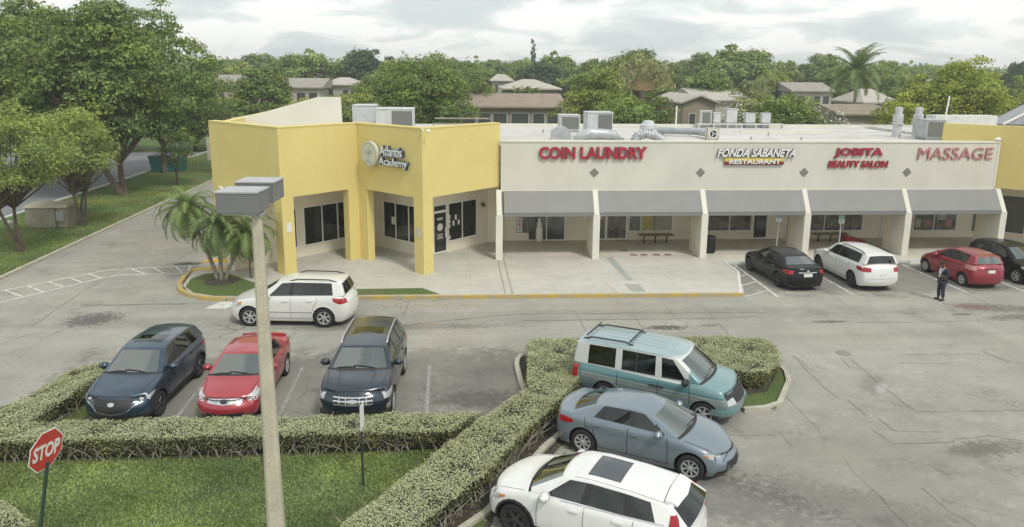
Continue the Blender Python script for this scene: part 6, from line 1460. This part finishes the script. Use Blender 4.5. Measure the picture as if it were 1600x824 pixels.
car('parked_car', 'white crossover with black wheels parked nose in beside the black saloon', 'car', (18.62, 32.6, 0), R(92), S)

# --- red hatchback nose in
red2 = paint('cherry_paint', (.27, .016, .034), .2, .33)
S = suv(4.10, 1.695, .76, (1.0, 1.0), (1.42, 2.2, 2.32, 2.98, 3.08, 3.42, 3.55), (3.84, 1.10), (4.10, .98),
    [(2.0, 1.46), (2.14, 1.49), (2.36, 1.525), (2.46, 1.53), (2.94, 1.52), (3.04, 1.515), (3.34, 1.49), (3.50, 1.48), (3.70, 1.45)],
    zb=.17, paint=red2, wr=.57, r=.30, xf=.80, xr=3.30, glass=(5, 7, 9), painted=(10, 11), doors=[1.28, 2.26, 3.14], rarch=.1, handles=[(2.0, .90), (2.85, .92)], hmat=red2, mirror=(1.55, 1.02), nsp=6, fclad=0, rclad=0, rmat=m_wind,
    patches=both('taillight', [(32, 1.06), (82, 1.04)], [(32, .86), (82, .88)], mat('pale_pink_lamp', (.50, .22, .20), .15, coat=.5), .012, 'Cr')+both('headlight', [(32, .76), (84, .84)], [(32, .62), (84, .74)], m_clear)
    +[('number_plate', 'B', [(-.17, .90), (.17, .90)], [(-.17, .77), (.17, .77)], m_plate, .012, None), ('chrome_strip', 'B', [(-.34, .96), (.34, .96)], [(-.34, .93), (.34, .93)], m_trimb, .012, None)], lines=[([(-.66, .52), (.66, .52)], 'B')])
car('parked_car', 'cherry red hatchback parked nose in behind the standing man', 'car', (23.75, 32.35, 0), R(93), S)

# --- black hatchback nose out at the right edge
S = suv(4.35, 1.79, .82, (1.16, 1.02), (1.50, 2.28, 2.42, 3.12, 3.24, 3.56, 3.7), (4.02, 1.12), (4.35, 1.0),
    [(2.0, 1.49), (2.16, 1.52), (2.42, 1.55), (2.54, 1.55), (3.08, 1.54), (3.20, 1.53), (3.46, 1.50), (3.60, 1.49), (3.86, 1.44)],
    paint=blk, wr=.58, r=.335, xf=.92, xr=3.55, glass=(5, 7, 9), painted=(10, 11), doors=[1.40, 2.36, 3.30], rarch=.1, handles=[(2.1, .92), (2.95, .94)], hmat=blk, mirror=(1.62, 1.04), nsp=5,
    patches=[('grille', 'F', [(-.5, .72), (.5, .72)], [(-.5, .5), (.5, .5)], m_trimb, .008, None)]+both('headlight', [(32, .80), (84, .86)], [(32, .68), (84, .76)], m_clear), lines=hood(.26, 1.08, .62, .76))
car('parked_car', 'black hatchback parked nose out at the right edge of the photo', 'car', (26.6, 32.7, 0), R(-85), S)
# ============================================================ STREET FURNITURE AND SMALL THINGS
# lamp post with two shoebox heads
lp = empty('lamp_post', (-2.93, 11.0, 0), 0, 'tall square concrete lamp post with two grey box lamps in the foreground', 'lamp post')
m_post = mat('post_concrete', (.47, .43, .33), .9, noise=(2.5, .12), noise2=(30, .10), bump=(25, .2))
b = MB(); n = 14; prof = []
for i in range(n+1):
    z = 7.42*i/n; h_ = .150-.082*i/n; c_ = h_*.35
    prof.append([(h_, -h_+c_, z), (h_, h_-c_, z), (h_-c_, h_, z), (-h_+c_, h_, z), (-h_, h_-c_, z), (-h_, -h_+c_, z), (-h_+c_, -h_, z), (h_-c_, -h_, z)])
vs = [v for p in prof for v in p]; b.add(vs, [(i*8+k, i*8+(k+1) % 8, (i+1)*8+(k+1) % 8, (i+1)*8+k) for i in range(n) for k in range(8)]+[tuple(range(n*8, n*8+8))])
b.build('post', m_post, lp).rotation_euler = (0, 0, R(3))
m_head = mat('lamp_grey', (.17, .175, .17), .55, noise=(5, .06)); m_headt = mat('lamp_top', (.40, .41, .41), .6, noise=(4, .08)); m_lens = mat('lamp_lens', (.55, .56, .52), .2)
def head(x, y, z, rz):
    T = Matrix.Translation((x, y, z)) @ Matrix.Rotation(rz, 4, 'Z'); b = MB(); b.box(-.30, .30, -.27, .27, 0, .30, 0, T); h = b.build('lamp_head', m_head, lp, bevel=.008)
    b = MB(); b.box(-.31, .31, -.28, .28, .30, .322, 0, T); b.build('lid', m_headt, h)
    b = MB(); b.box(-.24, .24, -.21, .21, -.03, 0, 0, T); b.build('lens', m_lens, h); return h
head(-.20, .05, 7.36, R(-4)); head(-.20, 1.05, 7.36, R(-4))
b = MB(); b.box(-.16, -.08, .30, .80, 7.45, 7.55); b.build('arm', m_head, lp)

b = MB(); b.box(-.06, .06, -.165, -.13, 1.0, 1.28); b.build('cover_plate', m_grey, lp)
b = MB(); b.box(-.10, .10, -.10, .10, 7.30, 7.345); b.build('bracket', m_grey, lp)
# stop sign
ss = empty('stop_sign', (-7.78, 12.62, 0), 0, 'red octagonal STOP sign on a green post in the foreground lawn', 'sign')
m_sred = mat('sign_red', (.50, .055, .045), .45, noise=(3, .08)); m_swh = mat('sign_white', (.72, .72, .68), .45); m_green = mat('green_post', (.035, .075, .05), .7)
b = MB(); b.box(-.03, .03, -.015, .015, 0, 2.62); b.box(-.012, .012, -.04, -.012, 0, 2.62); b.build('post', m_green, ss).rotation_euler = (0, R(1.0), 0)
zc_ = 2.86; ang = R(75)
T = Matrix.Translation((.03, -.04, zc_)) @ Matrix.Rotation(ang, 4, 'Z') @ Matrix.Rotation(R(3), 4, 'Y')
def octa(r, y0, y1): return [(r*math.cos(R(22.5+45*k)), r*math.sin(R(22.5+45*k))) for k in range(8)]
def octo(name, r, y0, y1, m, par):
    b = MB(); P = octa(r, 0, 0); vs = [T @ Vector((x, y, z)) for y in (y0, y1) for x, z in P]
    b.add(vs, [tuple(range(8)), tuple(range(15, 7, -1))]+[(k, (k+1) % 8, 8+(k+1) % 8, 8+k) for k in range(8)]); return b.build(name, m, par)
pl = octo('plate', .405, -.002, .004, m_swh, ss); octo('face', .382, -.006, -.002, m_sred, pl)
text('letters', 'STOP', T, -.30, .30, -.145, .145, .003, m_swh, bold=.035, y=-.009, parent=pl)
ss.rotation_euler = (0, R(10.5), 0)
# back-turned sign in the lawn
bs = empty('small_sign', (-2.17, 15.7, 0), 0, 'narrow pale sign seen almost edge on, on a dark post before the hedge', 'sign')
b = MB(); b.box(-.022, .022, -.022, .022, 0, 2.05); b.build('post', mat('dark_post', (.03, .035, .03), .6), bs)
T = Matrix.Translation((.03, -.03, 1.80)) @ Matrix.Rotation(R(84), 4, 'Z'); b = MB(); b.box(-.18, .18, -.004, .004, -.30, .30, 0, T); b.build('plate', m_swh, bs, bevel=.002)

# bay signs by the shops
def baysign(x, y, h, label, col, sub):
    t = empty('bay_sign', (x, y, .14), 0, label, 'sign'); b = MB(); b.box(-.03, .03, -.03, .03, 0, h); b.build('post', m_galv, t)
    b = MB(); b.box(-.15, .15, -.045, -.033, h-.5, h); p = b.build('plate', m_swh, t)
    b = MB(); b.box(-.13, .13, -.052, -.046, h-.27, h-.03); b.build('blue_panel', col, p)
    b = MB(); b.lathe([(.05, 0), (.05, .004)], 12, T=Matrix.Translation((-.01, -.053, h-.17)) @ Matrix.Rotation(R(90), 4, 'X')); b.box(-.02, .01, -.057, -.053, h-.14, h-.06); b.build('symbol', m_swh, p)
    for k in range(3): b = MB(); b.box(-.10, .10-.03*k, -.050, -.046, h-.34-.05*k, h-.32-.05*k); b.build('print_line', sub, p)
    return t
baysign(16.85, 37.0, 2.2, 'white and blue accessible parking sign in front of the restaurant door', mat('sign_blue_panel', (.06, .22, .42), .5), m_grey)
baysign(20.1, 36.7, 2.15, 'white and green bay sign behind the white crossover', mat('sign_green_panel', (.12, .36, .28), .5), m_black)
# litter bin
t = empty('litter_bin', (13.33, 37.25, .144), 0, 'black ribbed litter bin beside the second right pillar', 'bin')
b = MB(); b.lathe([(.25, 0), (.27, .05), (.29, .78), (.30, .8), (.27, .86), (.2, .88)], 20); b.build('drum', m_black, t)
b = MB()
for k in range(20): a = 2*math.pi*k/20; b.box(-.012, .012, .275, .30, .05, .76, 0, Matrix.Rotation(a, 4, 'Z'))
b.build('slat', m_trimb, t); b = MB(); b.lathe([(.30, .84), (.30, .88), (.16, .93), (.15, .92)], 20); b.build('lid', m_black, t)
# benches
m_wood = mat('bench_slats', (.20, .17, .13), .8, noise=(6, .2))
def bench(x, y, L_, legs, label, tone=None):
    t = empty('bench', (x, y, .144), 0, label, 'bench'); b = MB()
    for k in range(4): b.box(-L_/2, L_/2, -.22+.115*k, -.12+.115*k, .42, .47)
    b.build('seat', tone or m_wood, t)
    for f in legs:
        b = MB(); b.box(f-.03, f+.03, -.18, .18, .36, .42); b.box(f-.03, f+.03, -.03, .03, 0, .36); b.box(f-.03, f+.03, -.15, .15, 0, .03); b.build('leg', m_black, t)
bench(11.1, 39.7, 1.95, (-.68, -.02, .62), 'long backless slatted bench under the yellow laundry window')
bench(21.1, 39.6, 2.0, (-.65, .05, .68), 'dark backless bench under the wide salon window', m_dia)
# red fallen ride-on toy / board beside the bench
t = empty('sandwich_board', (22.35, 39.3, .144), R(-8), 'red folding board lying on the walkway beside the salon bench', 'board')
b = MB(); b.add([(-.45, -.3, .0), (.62, -.3, .0), (.62, .3, .0), (-.45, .3, .0), (-.55, -.3, .42), (.62, -.3, .12), (.62, .3, .12), (-.55, .3, .42)], [(3, 2, 1, 0), (4, 5, 6, 7), (0, 1, 5, 4), (1, 2, 6, 5), (2, 3, 7, 6), (3, 0, 4, 7)]); b.build('panel', m_red, t, bevel=.015)
b = MB(); b.tube([(-.58, -.28, .0), (-.62, -.28, .52), (-.62, .28, .52), (-.58, .28, .0)], .03); b.build('frame', m_red, t)
b = MB(); b.tube([(-.2, -.31, .34), (.1, -.315, .22), (.5, -.315, .08)], .02); b.build('rod', m_black, t)
# wheel stops
for k, (x, w_) in enumerate(((15.4, 1.6), (18.75, 1.7), (20.7, 1.2), (23.95, 1.8))):
    b = MB(); b.prism([(x-w_/2, 35.0), (x+w_/2, 35.0), (x+w_/2, 35.17), (x-w_/2, 35.17)], 0, .13, top=[(x-w_/2+.03, 35.03), (x+w_/2-.03, 35.03), (x+w_/2-.03, 35.14), (x-w_/2+.03, 35.14)])
    tag(b.build('wheel_stop', m_white_kerb), ['pale concrete wheel stop in front of the black saloon', 'pale concrete wheel stop in front of the white crossover', 'pale concrete wheel stop in the empty bay left of the red hatchback', 'pale concrete wheel stop in front of the red hatchback'][k], 'wheel stop', 'wheel stops along the shop walkway')
# bike rack beside the corner column
b = MB()
P = []
for k in range(3):
    x = -9.9+.42*k; P += [(x, 36.9, .14), (x, 36.9, .85), (x+.08, 36.9, .97), (x+.21, 36.9, .85), (x+.21, 36.9, .42)]+([(x+.31, 36.9, .32)] if k < 2 else [])
b.tube(P, .035, 8); tag(b.build('bike_rack', m_black, smooth=True), 'black wavy tube bike rack left of the corner column', 'rack')
# thin post among the date palms
b = MB(); b.box(-9.35, -9.29, 33.3, 33.36, .14, 2.35); tag(b.build('marker_post', mat('rusty_post', (.16, .10, .07), .8)), 'thin rusty post standing behind the date palm clump', 'post')
# utility cabinet, tank and bits at the left
uc = empty('utility_cabinet', (-24.4, 46.1, 0), R(3), 'weathered beige electrical cabinet under the left trees', 'cabinet')
m_cab = mat('weathered_beige', (.27, .255, .19), .85, noise=(1.5, .2), noise2=(12, .15))
b = MB(); b.box(-1.15, 1.15, -.7, .7, 0, 1.25); b.build('case', m_cab, uc, bevel=.02); b = MB(); b.add([(-1.22, -.78, 1.25), (1.22, -.78, 1.25), (1.22, .78, 1.25), (-1.22, .78, 1.25), (-1.15, -.6, 1.42), (1.15, -.6, 1.42), (1.15, .78, 1.42), (-1.15, .78, 1.42)], [(3, 2, 1, 0), (4, 5, 6, 7), (0, 1, 5, 4), (1, 2, 6, 5), (2, 3, 7, 6), (3, 0, 4, 7)]); b.build('lid', mat('cab_lid', (.36, .34, .24), .8), uc)
b = MB(); b.box(.62, 1.05, -.86, -.70, .45, 1.05); b.build('meter_box', m_grey, uc); b = MB(); b.box(.50, .60, -.74, -.70, .05, 1.2); b.build('edge_strip', mat('dark_strip', (.10, .10, .09), .8), uc)
b = MB(); b.tube([(-25.9, 44.4, 0), (-25.9, 44.4, .55)], .05); b.lathe([(.12, .5), (.14, .6), (.05, .72)], 10, T=Matrix.Translation((-25.9, 44.4, 0))); b.tube([(-26.3, 44.4, .62), (-25.6, 44.4, .62)], .05); tag(b.build('standpipe', m_white_kerb), 'small pale standpipe left of the utility cabinet', 'pipe')
t = empty('skip_bin', (-26.8, 71.5, 0), 0, 'teal metal waste container behind the trees at the end of the verge', 'container'); b = MB(); b.prism([(-1.3, -.8), (1.3, -.8), (1.3, .8), (-1.3, .8)], .1, 1.45, top=[(-1.45, -.95), (1.45, -.95), (1.45, .95), (-1.45, .95)]); b.build('body', mat('teal_paint', (.02, .17, .16), .5, noise=(3, .2)), t); b = MB(); b.box(-1.5, 1.5, -1.0, 1.0, 1.45, 1.52); b.build('lid', mat('dark_lid', (.02, .05, .05), .6), t)
# long pale wall at the end of the drive
b = MB(); b.box(-26, -14, 80, 80.25, 0, 2.4); tag(b.build('boundary_wall', m_cream), 'long pale boundary wall beyond the end of the driveway', 'wall')
# small puddles of litter: dry leaves in dirt under the diagonal hedge
rng = np.random.default_rng(9); n = 2600
q = np.column_stack([rng.uniform(-1, 3.6, n), rng.uniform(12, 19.8, n)]); k = ((q[:, 0]-(q[:, 1]-15.1)*.62-.6) > -.35) & ((q[:, 0]-(q[:, 1]-14.1)*.62-.55) < .4); q = q[k]
P = leafquads(np.column_stack([q, np.full(len(q), .05)]), np.tile([0, 0, 1.0], (len(q), 1)), .035, rng, .6, .35)
tag(quads('leaf_litter', P, mat('dry_leaves', (.20, .17, .11), .9)), 'dry leaf litter under the diagonal hedge', 'litter', kind='stuff')

# ---- the standing man
def person(x, y, z, rz, label):
    t = empty('person', (x, y, z), rz, label, 'person')
    def skin(name, nodes, edges, m, root=0, sub=2):
        me = bpy.data.meshes.new(name); me.from_pydata([n_[0] for n_ in nodes], edges, []); o = bpy.data.objects.new(name, me); COL.objects.link(o)
        o.modifiers.new('k', 'SKIN'); sv = me.skin_vertices[0].data
        for i, n_ in enumerate(nodes): sv[i].radius = n_[1] if hasattr(n_[1], '__len__') else (n_[1], n_[1]); sv[i].use_root = (i == root)
        s_ = o.modifiers.new('s', 'SUBSURF'); s_.levels = s_.render_levels = sub
        dg = bpy.context.evaluated_depsgraph_get(); me2 = bpy.data.meshes.new_from_object(o.evaluated_get(dg)); bpy.data.objects.remove(o)
        me2.materials.clear(); me2.materials.append(m); me2.polygons.foreach_set('use_smooth', [True]*len(me2.polygons)); me2.name = name
        o = bpy.data.objects.new(name, me2); COL.objects.link(o); o.parent = t; return o
    # faces local +x ; y = left
    m_skin = mat('skin', (.16, .09, .06), .6); m_suit = mat('navy_suit', (.022, .028, .045), .8, noise=(9, .2)); m_shirt = mat('white_shirt', (.62, .62, .62), .8); m_shoe = mat('black_shoe', (.02, .02, .02), .4); m_hair = mat('short_hair', (.03, .028, .02), .9, noise=(40, .4))
    N = [((-.02, 0, .93), (.13, .17)), ((-.03, 0, 1.10), (.115, .15)), ((-.03, 0, 1.28), (.13, .19)), ((.0, 0, 1.42), (.07, .09)), ((.05, 0, 1.50), (.055, .055)), ((.085, 0, 1.56), (.085, .075)), ((.10, 0, 1.66), (.095, .08)),
         ((-.02, .10, .86), .095), ((.0, .11, .48), .065), ((-.04, .12, .09), .045), ((.10, .14, .04), (.04, .04)),
         ((-.02, -.10, .86), .095), ((.03, -.10, .48), .065), ((-.0, -.10, .09), .045), ((.16, -.12, .04), (.04, .04)),
         ((-.02, .20, 1.36), .062), ((-.05, .26, 1.10), .048), ((.17, .17, 1.10), .038), ((.24, .13, 1.12), .03),
         ((-.02, -.20, 1.36), .062), ((-.04, -.26, 1.10), .048), ((.17, -.14, 1.13), .038), ((.24, -.08, 1.16), .03)]
    E = [(0, 1), (1, 2), (2, 3), (3, 4), (4, 5), (5, 6), (0, 7), (7, 8), (8, 9), (9, 10), (0, 11), (11, 12), (12, 13), (13, 14), (2, 15), (15, 16), (16, 17), (17, 18), (2, 19), (19, 20), (20, 21), (21, 22)]
    body = skin('body', N, E, m_skin)
    g2 = 1.03
    def grow(r_, k=g2, a=.012): return tuple(q*k+a for q in r_) if hasattr(r_, '__len__') else r_*k+a
    J = [(N[i][0], grow(N[i][1])) for i in (0, 1, 2)]+[((-.01, 0, 1.40), (.085, .12)), ((-.02, 0, .80), (.13, .155))]+[(N[i][0], grow(N[i][1])) for i in (15, 16, 17, 19, 20, 21)]
    skin('jacket', J, [(0, 1), (1, 2), (2, 3), (0, 4), (2, 5), (5, 6), (6, 7), (2, 8), (8, 9), (9, 10)], m_suit)
    Tn = [(N[0][0], (.135, .165))]+[(N[i][0], grow(N[i][1])) for i in (7, 8)]+[((-.04, .12, .12), .068)]+[(N[i][0], grow(N[i][1])) for i in (11, 12)]+[((0, -.10, .12), .068)]
    skin('trousers', Tn, [(0, 1), (1, 2), (2, 3), (0, 4), (4, 5), (5, 6)], m_suit)
    b = MB()
    b.add([(.135, -.02, 1.44), (.135, .05, 1.44), (.155, .03, 1.25), (.145, .0, 1.05), (.145, -.02, 1.05), (.155, -.04, 1.25)], [(0, 1, 2, 5), (5, 2, 3, 4)]); 
    b.tube([(.05, .1, 1.42), (.13, .07, 1.33), (.155, .03, 1.15), (.15, .0, 1.0)], [.02, .022, .02, .012], 6); b.tube([(.05, -.1, 1.42), (.13, -.07, 1.33), (.155, -.03, 1.15), (.15, .0, 1.0)], [.02, .022, .02, .012], 6)
    b.build('shirt', m_shirt, t)
    for sy, x0 in ((.13, 0.02), (-.11, .07)):
        b = MB(); b.lathe([(.02, 0), (.055, .0), (.06, .04), (.045, .09), (.03, .10)], 12, T=Matrix.Translation((x0, sy, 0)) @ Matrix.Diagonal((2.3, .85, 1, 1))); b.build('shoe', m_shoe, t, smooth=True)
    # hair cap, face
    b = MB(); b.lathe([(.095, 0), (.104, .04), (.098, .09), (.07, .125), (.02, .14)], 16, T=Matrix.Translation((.075, 0, 1.60)) @ Matrix.Rotation(R(12), 4, 'Y') @ Matrix.Diagonal((1.05, .86, 1, 1))); b.build('hair', m_hair, t, smooth=True)
    b = MB(); b.add([(.185, -.013, 1.58), (.185, .013, 1.58), (.21, 0, 1.575), (.185, 0, 1.62)], [(0, 1, 2), (0, 2, 3), (1, 3, 2)])
    b.box(.178, .19, -.04, -.02, 1.618, 1.63); b.box(.178, .19, .02, .04, 1.618, 1.63); b.box(.175, .186, -.025, .025, 1.548, 1.556); b.build('face', mat('face_detail', (.07, .04, .03), .6), t)
    for sy in (-1, 1): b = MB(); b.lathe([(.01, 0), (.022, .01), (.012, .02)], 8, T=Matrix.Translation((.08, sy*.075, 1.59)) @ Matrix.Rotation(R(-90*sy), 4, 'X')); b.build('ear', m_skin, t)
    # hands: palm, four fingers and thumb each
    for sy, hx, hz in ((1, .26, 1.12), (-1, .26, 1.16)):
        y0 = sy*.12 if sy > 0 else -.07; nodes = [((hx, y0, hz), (.026, .034)), ((hx+.05, y0, hz+.005), (.022, .036))]; ed = [(0, 1)]
        for k in range(4):
            yy = y0+(k-1.5)*.018; a = len(nodes); nodes += [((hx+.08, yy, hz+.01), .010), ((hx+.105-.006*abs(k-1.5), yy, hz-.005), .009), ((hx+.108-.008*abs(k-1.5), yy, hz-.03), .008)]; ed += [(1, a), (a, a+1), (a+1, a+2)]
        a = len(nodes); nodes += [((hx+.02, y0-sy*.035, hz+.02), .011), ((hx+.055, y0-sy*.045, hz+.03), .009)]; ed += [(0, a), (a, a+1)]
        skin('hand', nodes, ed, m_skin, sub=1)
    return t
man = person(20.62, 29.0, 0, R(183), 'man in navy suit and white shirt looking down at his hands')
b = MB(); b.box(20.62-.40, 20.62-.27, 28.98, 29.14, 1.16, 1.175); tag(b.build('phone', m_black), 'dark phone held in front of him by the man in the navy suit', 'phone')

# ============================================================ HOUSES BEHIND
m_tan = mat('tan_roof', (.27, .22, .17), .95, noise=(1.2, .12), noise2=(8, .12)); m_pale = mat('pale_roof', (.42, .395, .34), .95, noise=(1, .12), noise2=(8, .12)); m_groof = mat('grey_roof', (.30, .275, .24), .95, noise=(1, .12), noise2=(8, .15))
m_wallp = mat('pale_house_wall', (.46, .43, .36), .9, noise=(.6, .08)); m_walld = mat('tan_house_wall', (.28, .24, .18), .9, noise=(.6, .1)); m_scr = mat('screen_mesh', (.055, .065, .055), .6, noise=(3, .3)); m_wpost = mat('white_posts', (.55, .54, .5), .7)
def house(x0, x1, Y, ze, zr, dep, wall, roof, label, kind='gable', wins=None, oh=.5, gx=False):
    t = empty('house', ((x0+x1)/2, Y+dep/2, 0), 0, label, 'house'); c = Vector(t.location)
    def Lk(o): o.parent = t; o.matrix_parent_inverse = Matrix.Translation(-c); return o
    b = MB(); b.box(x0, x1, Y, Y+dep, 0, ze-.02)
    if gx: b.add([(x0, Y+.001, ze-.03), (x1, Y+.001, ze-.03), ((x0+x1)/2, Y+.001, zr-.15)], [(0, 1, 2)])
    Lk(b.build('wall', wall)); b = MB(); a0, a1, b0, b1 = x0-oh, x1+oh, Y-oh, Y+dep+oh
    if gx: xm = (x0+x1)/2; b.add([(a0, b0, ze-.15), (xm, b0, zr), (a1, b0, ze-.15), (a0, b1, ze-.15), (xm, b1, zr), (a1, b1, ze-.15), (a0, b0, ze-.33), (xm, b0, zr-.18), (a1, b0, ze-.33), (a0, b1, ze-.33), (a1, b1, ze-.33), (xm, b1, zr-.18)], [(0, 1, 4, 3), (1, 2, 5, 4), (6, 7, 1, 0), (7, 8, 2, 1), (0, 3, 9, 6), (5, 2, 8, 10), (6, 9, 11, 7), (7, 11, 10, 8)])
    else:
        i_ = 0 if kind == 'gable' else min(dep/2, (x1-x0)/2-.3); ym = Y+dep/2
        b.add([(a0, b0, ze), (a1, b0, ze), (a1, b1, ze), (a0, b1, ze), (a0+i_, ym, zr), (a1-i_, ym, zr), (a0, b0, ze-.18), (a1, b0, ze-.18), (a1, b1, ze-.18), (a0, b1, ze-.18)], [(0, 1, 5, 4), (1, 2, 5), (2, 3, 4, 5), (3, 0, 4), (6, 7, 1, 0), (7, 8, 2, 1), (8, 9, 3, 2), (9, 6, 0, 3), (9, 8, 7, 6)])
    Lk(b.build('roof', roof))
    for (wx0, wx1, z0, z1) in wins or ():
        b = MB(); b.box(wx0-.08, wx1+.08, Y-.05, Y-.005, z0-.08, z1+.08); f = Lk(b.build('window', m_wpost)); b = MB(); b.box(wx0, wx1, Y-.07, Y-.045, z0, z1); b.build('pane', m_scr).parent = f
    return t
def hp(px0, px1, pe, pr_, Y, dep):     # helper: numbers measured off the photo at distance Y -> metres
    xa, ze = wx(px0, pe, Y); xb, _ = wx(px1, pe, Y); _, zr = wx((px0+px1)/2, pr_, Y+dep/2); return xa, xb, ze, zr
xa, xb, ze, zr = hp(716, 878, 166, 146, 79, 10)
th = house(xa, xb, 79, ze, zr, 10, m_walld, m_tan, 'brown roofed townhouse with screened white post bays behind the shops', wins=[(xa+.4, xa+1.8, 2.6, 5.1), (xa+2.1, xa+3.4, 2.6, 5.1), (xa+3.7, xa+5.1, 2.6, 5.1), (xa+5.6, xa+7.4, 2.6, 5.1), (xa+7.9, xa+9.1, 2.6, 5.1), (xa+9.4, xa+10.8, 2.6, 5.1)])
for a in ((790, 872, 138, 124, 96, 9, m_walld, m_pale, 'pale gabled roof peeping over the ridge of the brown townhouse', False, 'hip'),
          (332, 392, 132, 117, 98, 9, m_wallp, m_groof, 'white two storey house with grey tiled roof left of the sloping parapet', False, 'gable'),
          (418, 500, 136, 122, 112, 12, m_wallp, m_groof, 'long low beige roof behind the trees on the left', False, 'gable'), (505, 560, 132, 121, 120, 9, m_wallp, m_pale, 'beige roof at the end of the left row of houses', False, 'hip'),
          (440, 495, 120, 110, 165, 10, m_wallp, m_groof, 'far grey roof near the skyline on the left', False, 'hip'),
          (770, 800, 126, 116, 150, 10, m_wallp, m_pale, 'small far pale roof left of the conical pine', False, 'hip'), (1120, 1150, 128, 118, 150, 10, m_wallp, m_groof, 'far beige roof in the gap right of the fan palm', False, 'hip'),
          (1240, 1300, 142, 129, 112, 9, m_wallp, m_groof, 'grey beige roofs left of the coconut palm trunk', False, 'gable'), (1352, 1400, 160, 139, 94, 8, m_wallp, m_pale, 'pale hipped roof right behind the coconut palm', False, 'hip'),
          (1398, 1424, 134, 124, 140, 8, m_wallp, m_tan, 'small far pinkish roof beside the bright trees', False, 'hip'), (1480, 1530, 128, 118, 150, 8, m_wallp, m_groof, 'far roof glimpsed through the bright right trees', False, 'hip'),
          (10, 60, 112, 104, 150, 8, m_wallp, m_pale, 'far pale roof seen through the huge left trees', False, 'hip')):
    xa, xb, ze, zr = hp(*a[:6]); wl = [(xa+(xb-xa)*f, xa+(xb-xa)*(f+.16), ze-2.2, ze-.8) for f in (.12, .55, .78)]
    house(xa, xb, a[4], ze, zr, a[5], a[6], a[7], a[8], kind=a[10], wins=wl)
xa, xb, ze, zr = hp(1316, 1392, 178, 163, 72, 8); house(xa, xb, 72, ze, zr, 8, m_wallp, m_tan, 'low brown roofed house with pale wall below the coconut palm', wins=[(xa+.3, xa+2.2, 3.0, 4.6)])
xa, xb, ze, zr = hp(1068, 1118, 158, 146, 86, 12); house(xa, xb, 86, ze, zr, 12, m_walld, m_pale, 'cream house with brown gable front right of the dark tree', gx=True, wins=[(xa+.8, xa+1.5, 3.6, 4.8), (xa+2.4, xa+3.2, 3.6, 4.8)])
xa, xb, ze, zr = hp(1112, 1152, 156, 147, 90, 9); house(xa, xb, 90, ze, zr, 9, m_wallp, m_pale, 'white walled wing with low pale roof right of the brown gable', kind='hip')
xa, xb, ze, zr = hp(1085, 1160, 150, 138, 100, 9); house(xa, xb, 100, ze, zr, 9, m_wallp, m_pale, 'pale ridge roof behind the brown gabled house')

# ---- humid air: far things fade slightly
b = MB(); b.box(-905, 905, -65, 905, -1.0, 30); hz = b.build('haze', MATS.setdefault('haze', bpy.data.materials.new('haze')))
hm = MATS['haze']; hm.use_nodes = True; ht = hm.node_tree; ht.nodes.clear(); pv = ht.nodes.new('ShaderNodeVolumePrincipled'); ho = ht.nodes.new('ShaderNodeOutputMaterial')
pv.inputs['Color'].default_value = (.93, .95, .94, 1); pv.inputs['Density'].default_value = .0008; pv.inputs['Anisotropy'].default_value = .2
ht.links.new(pv.outputs[0], ho.inputs['Volume']); tag(hz, 'thin humid haze over the whole place', 'haze', kind='stuff')
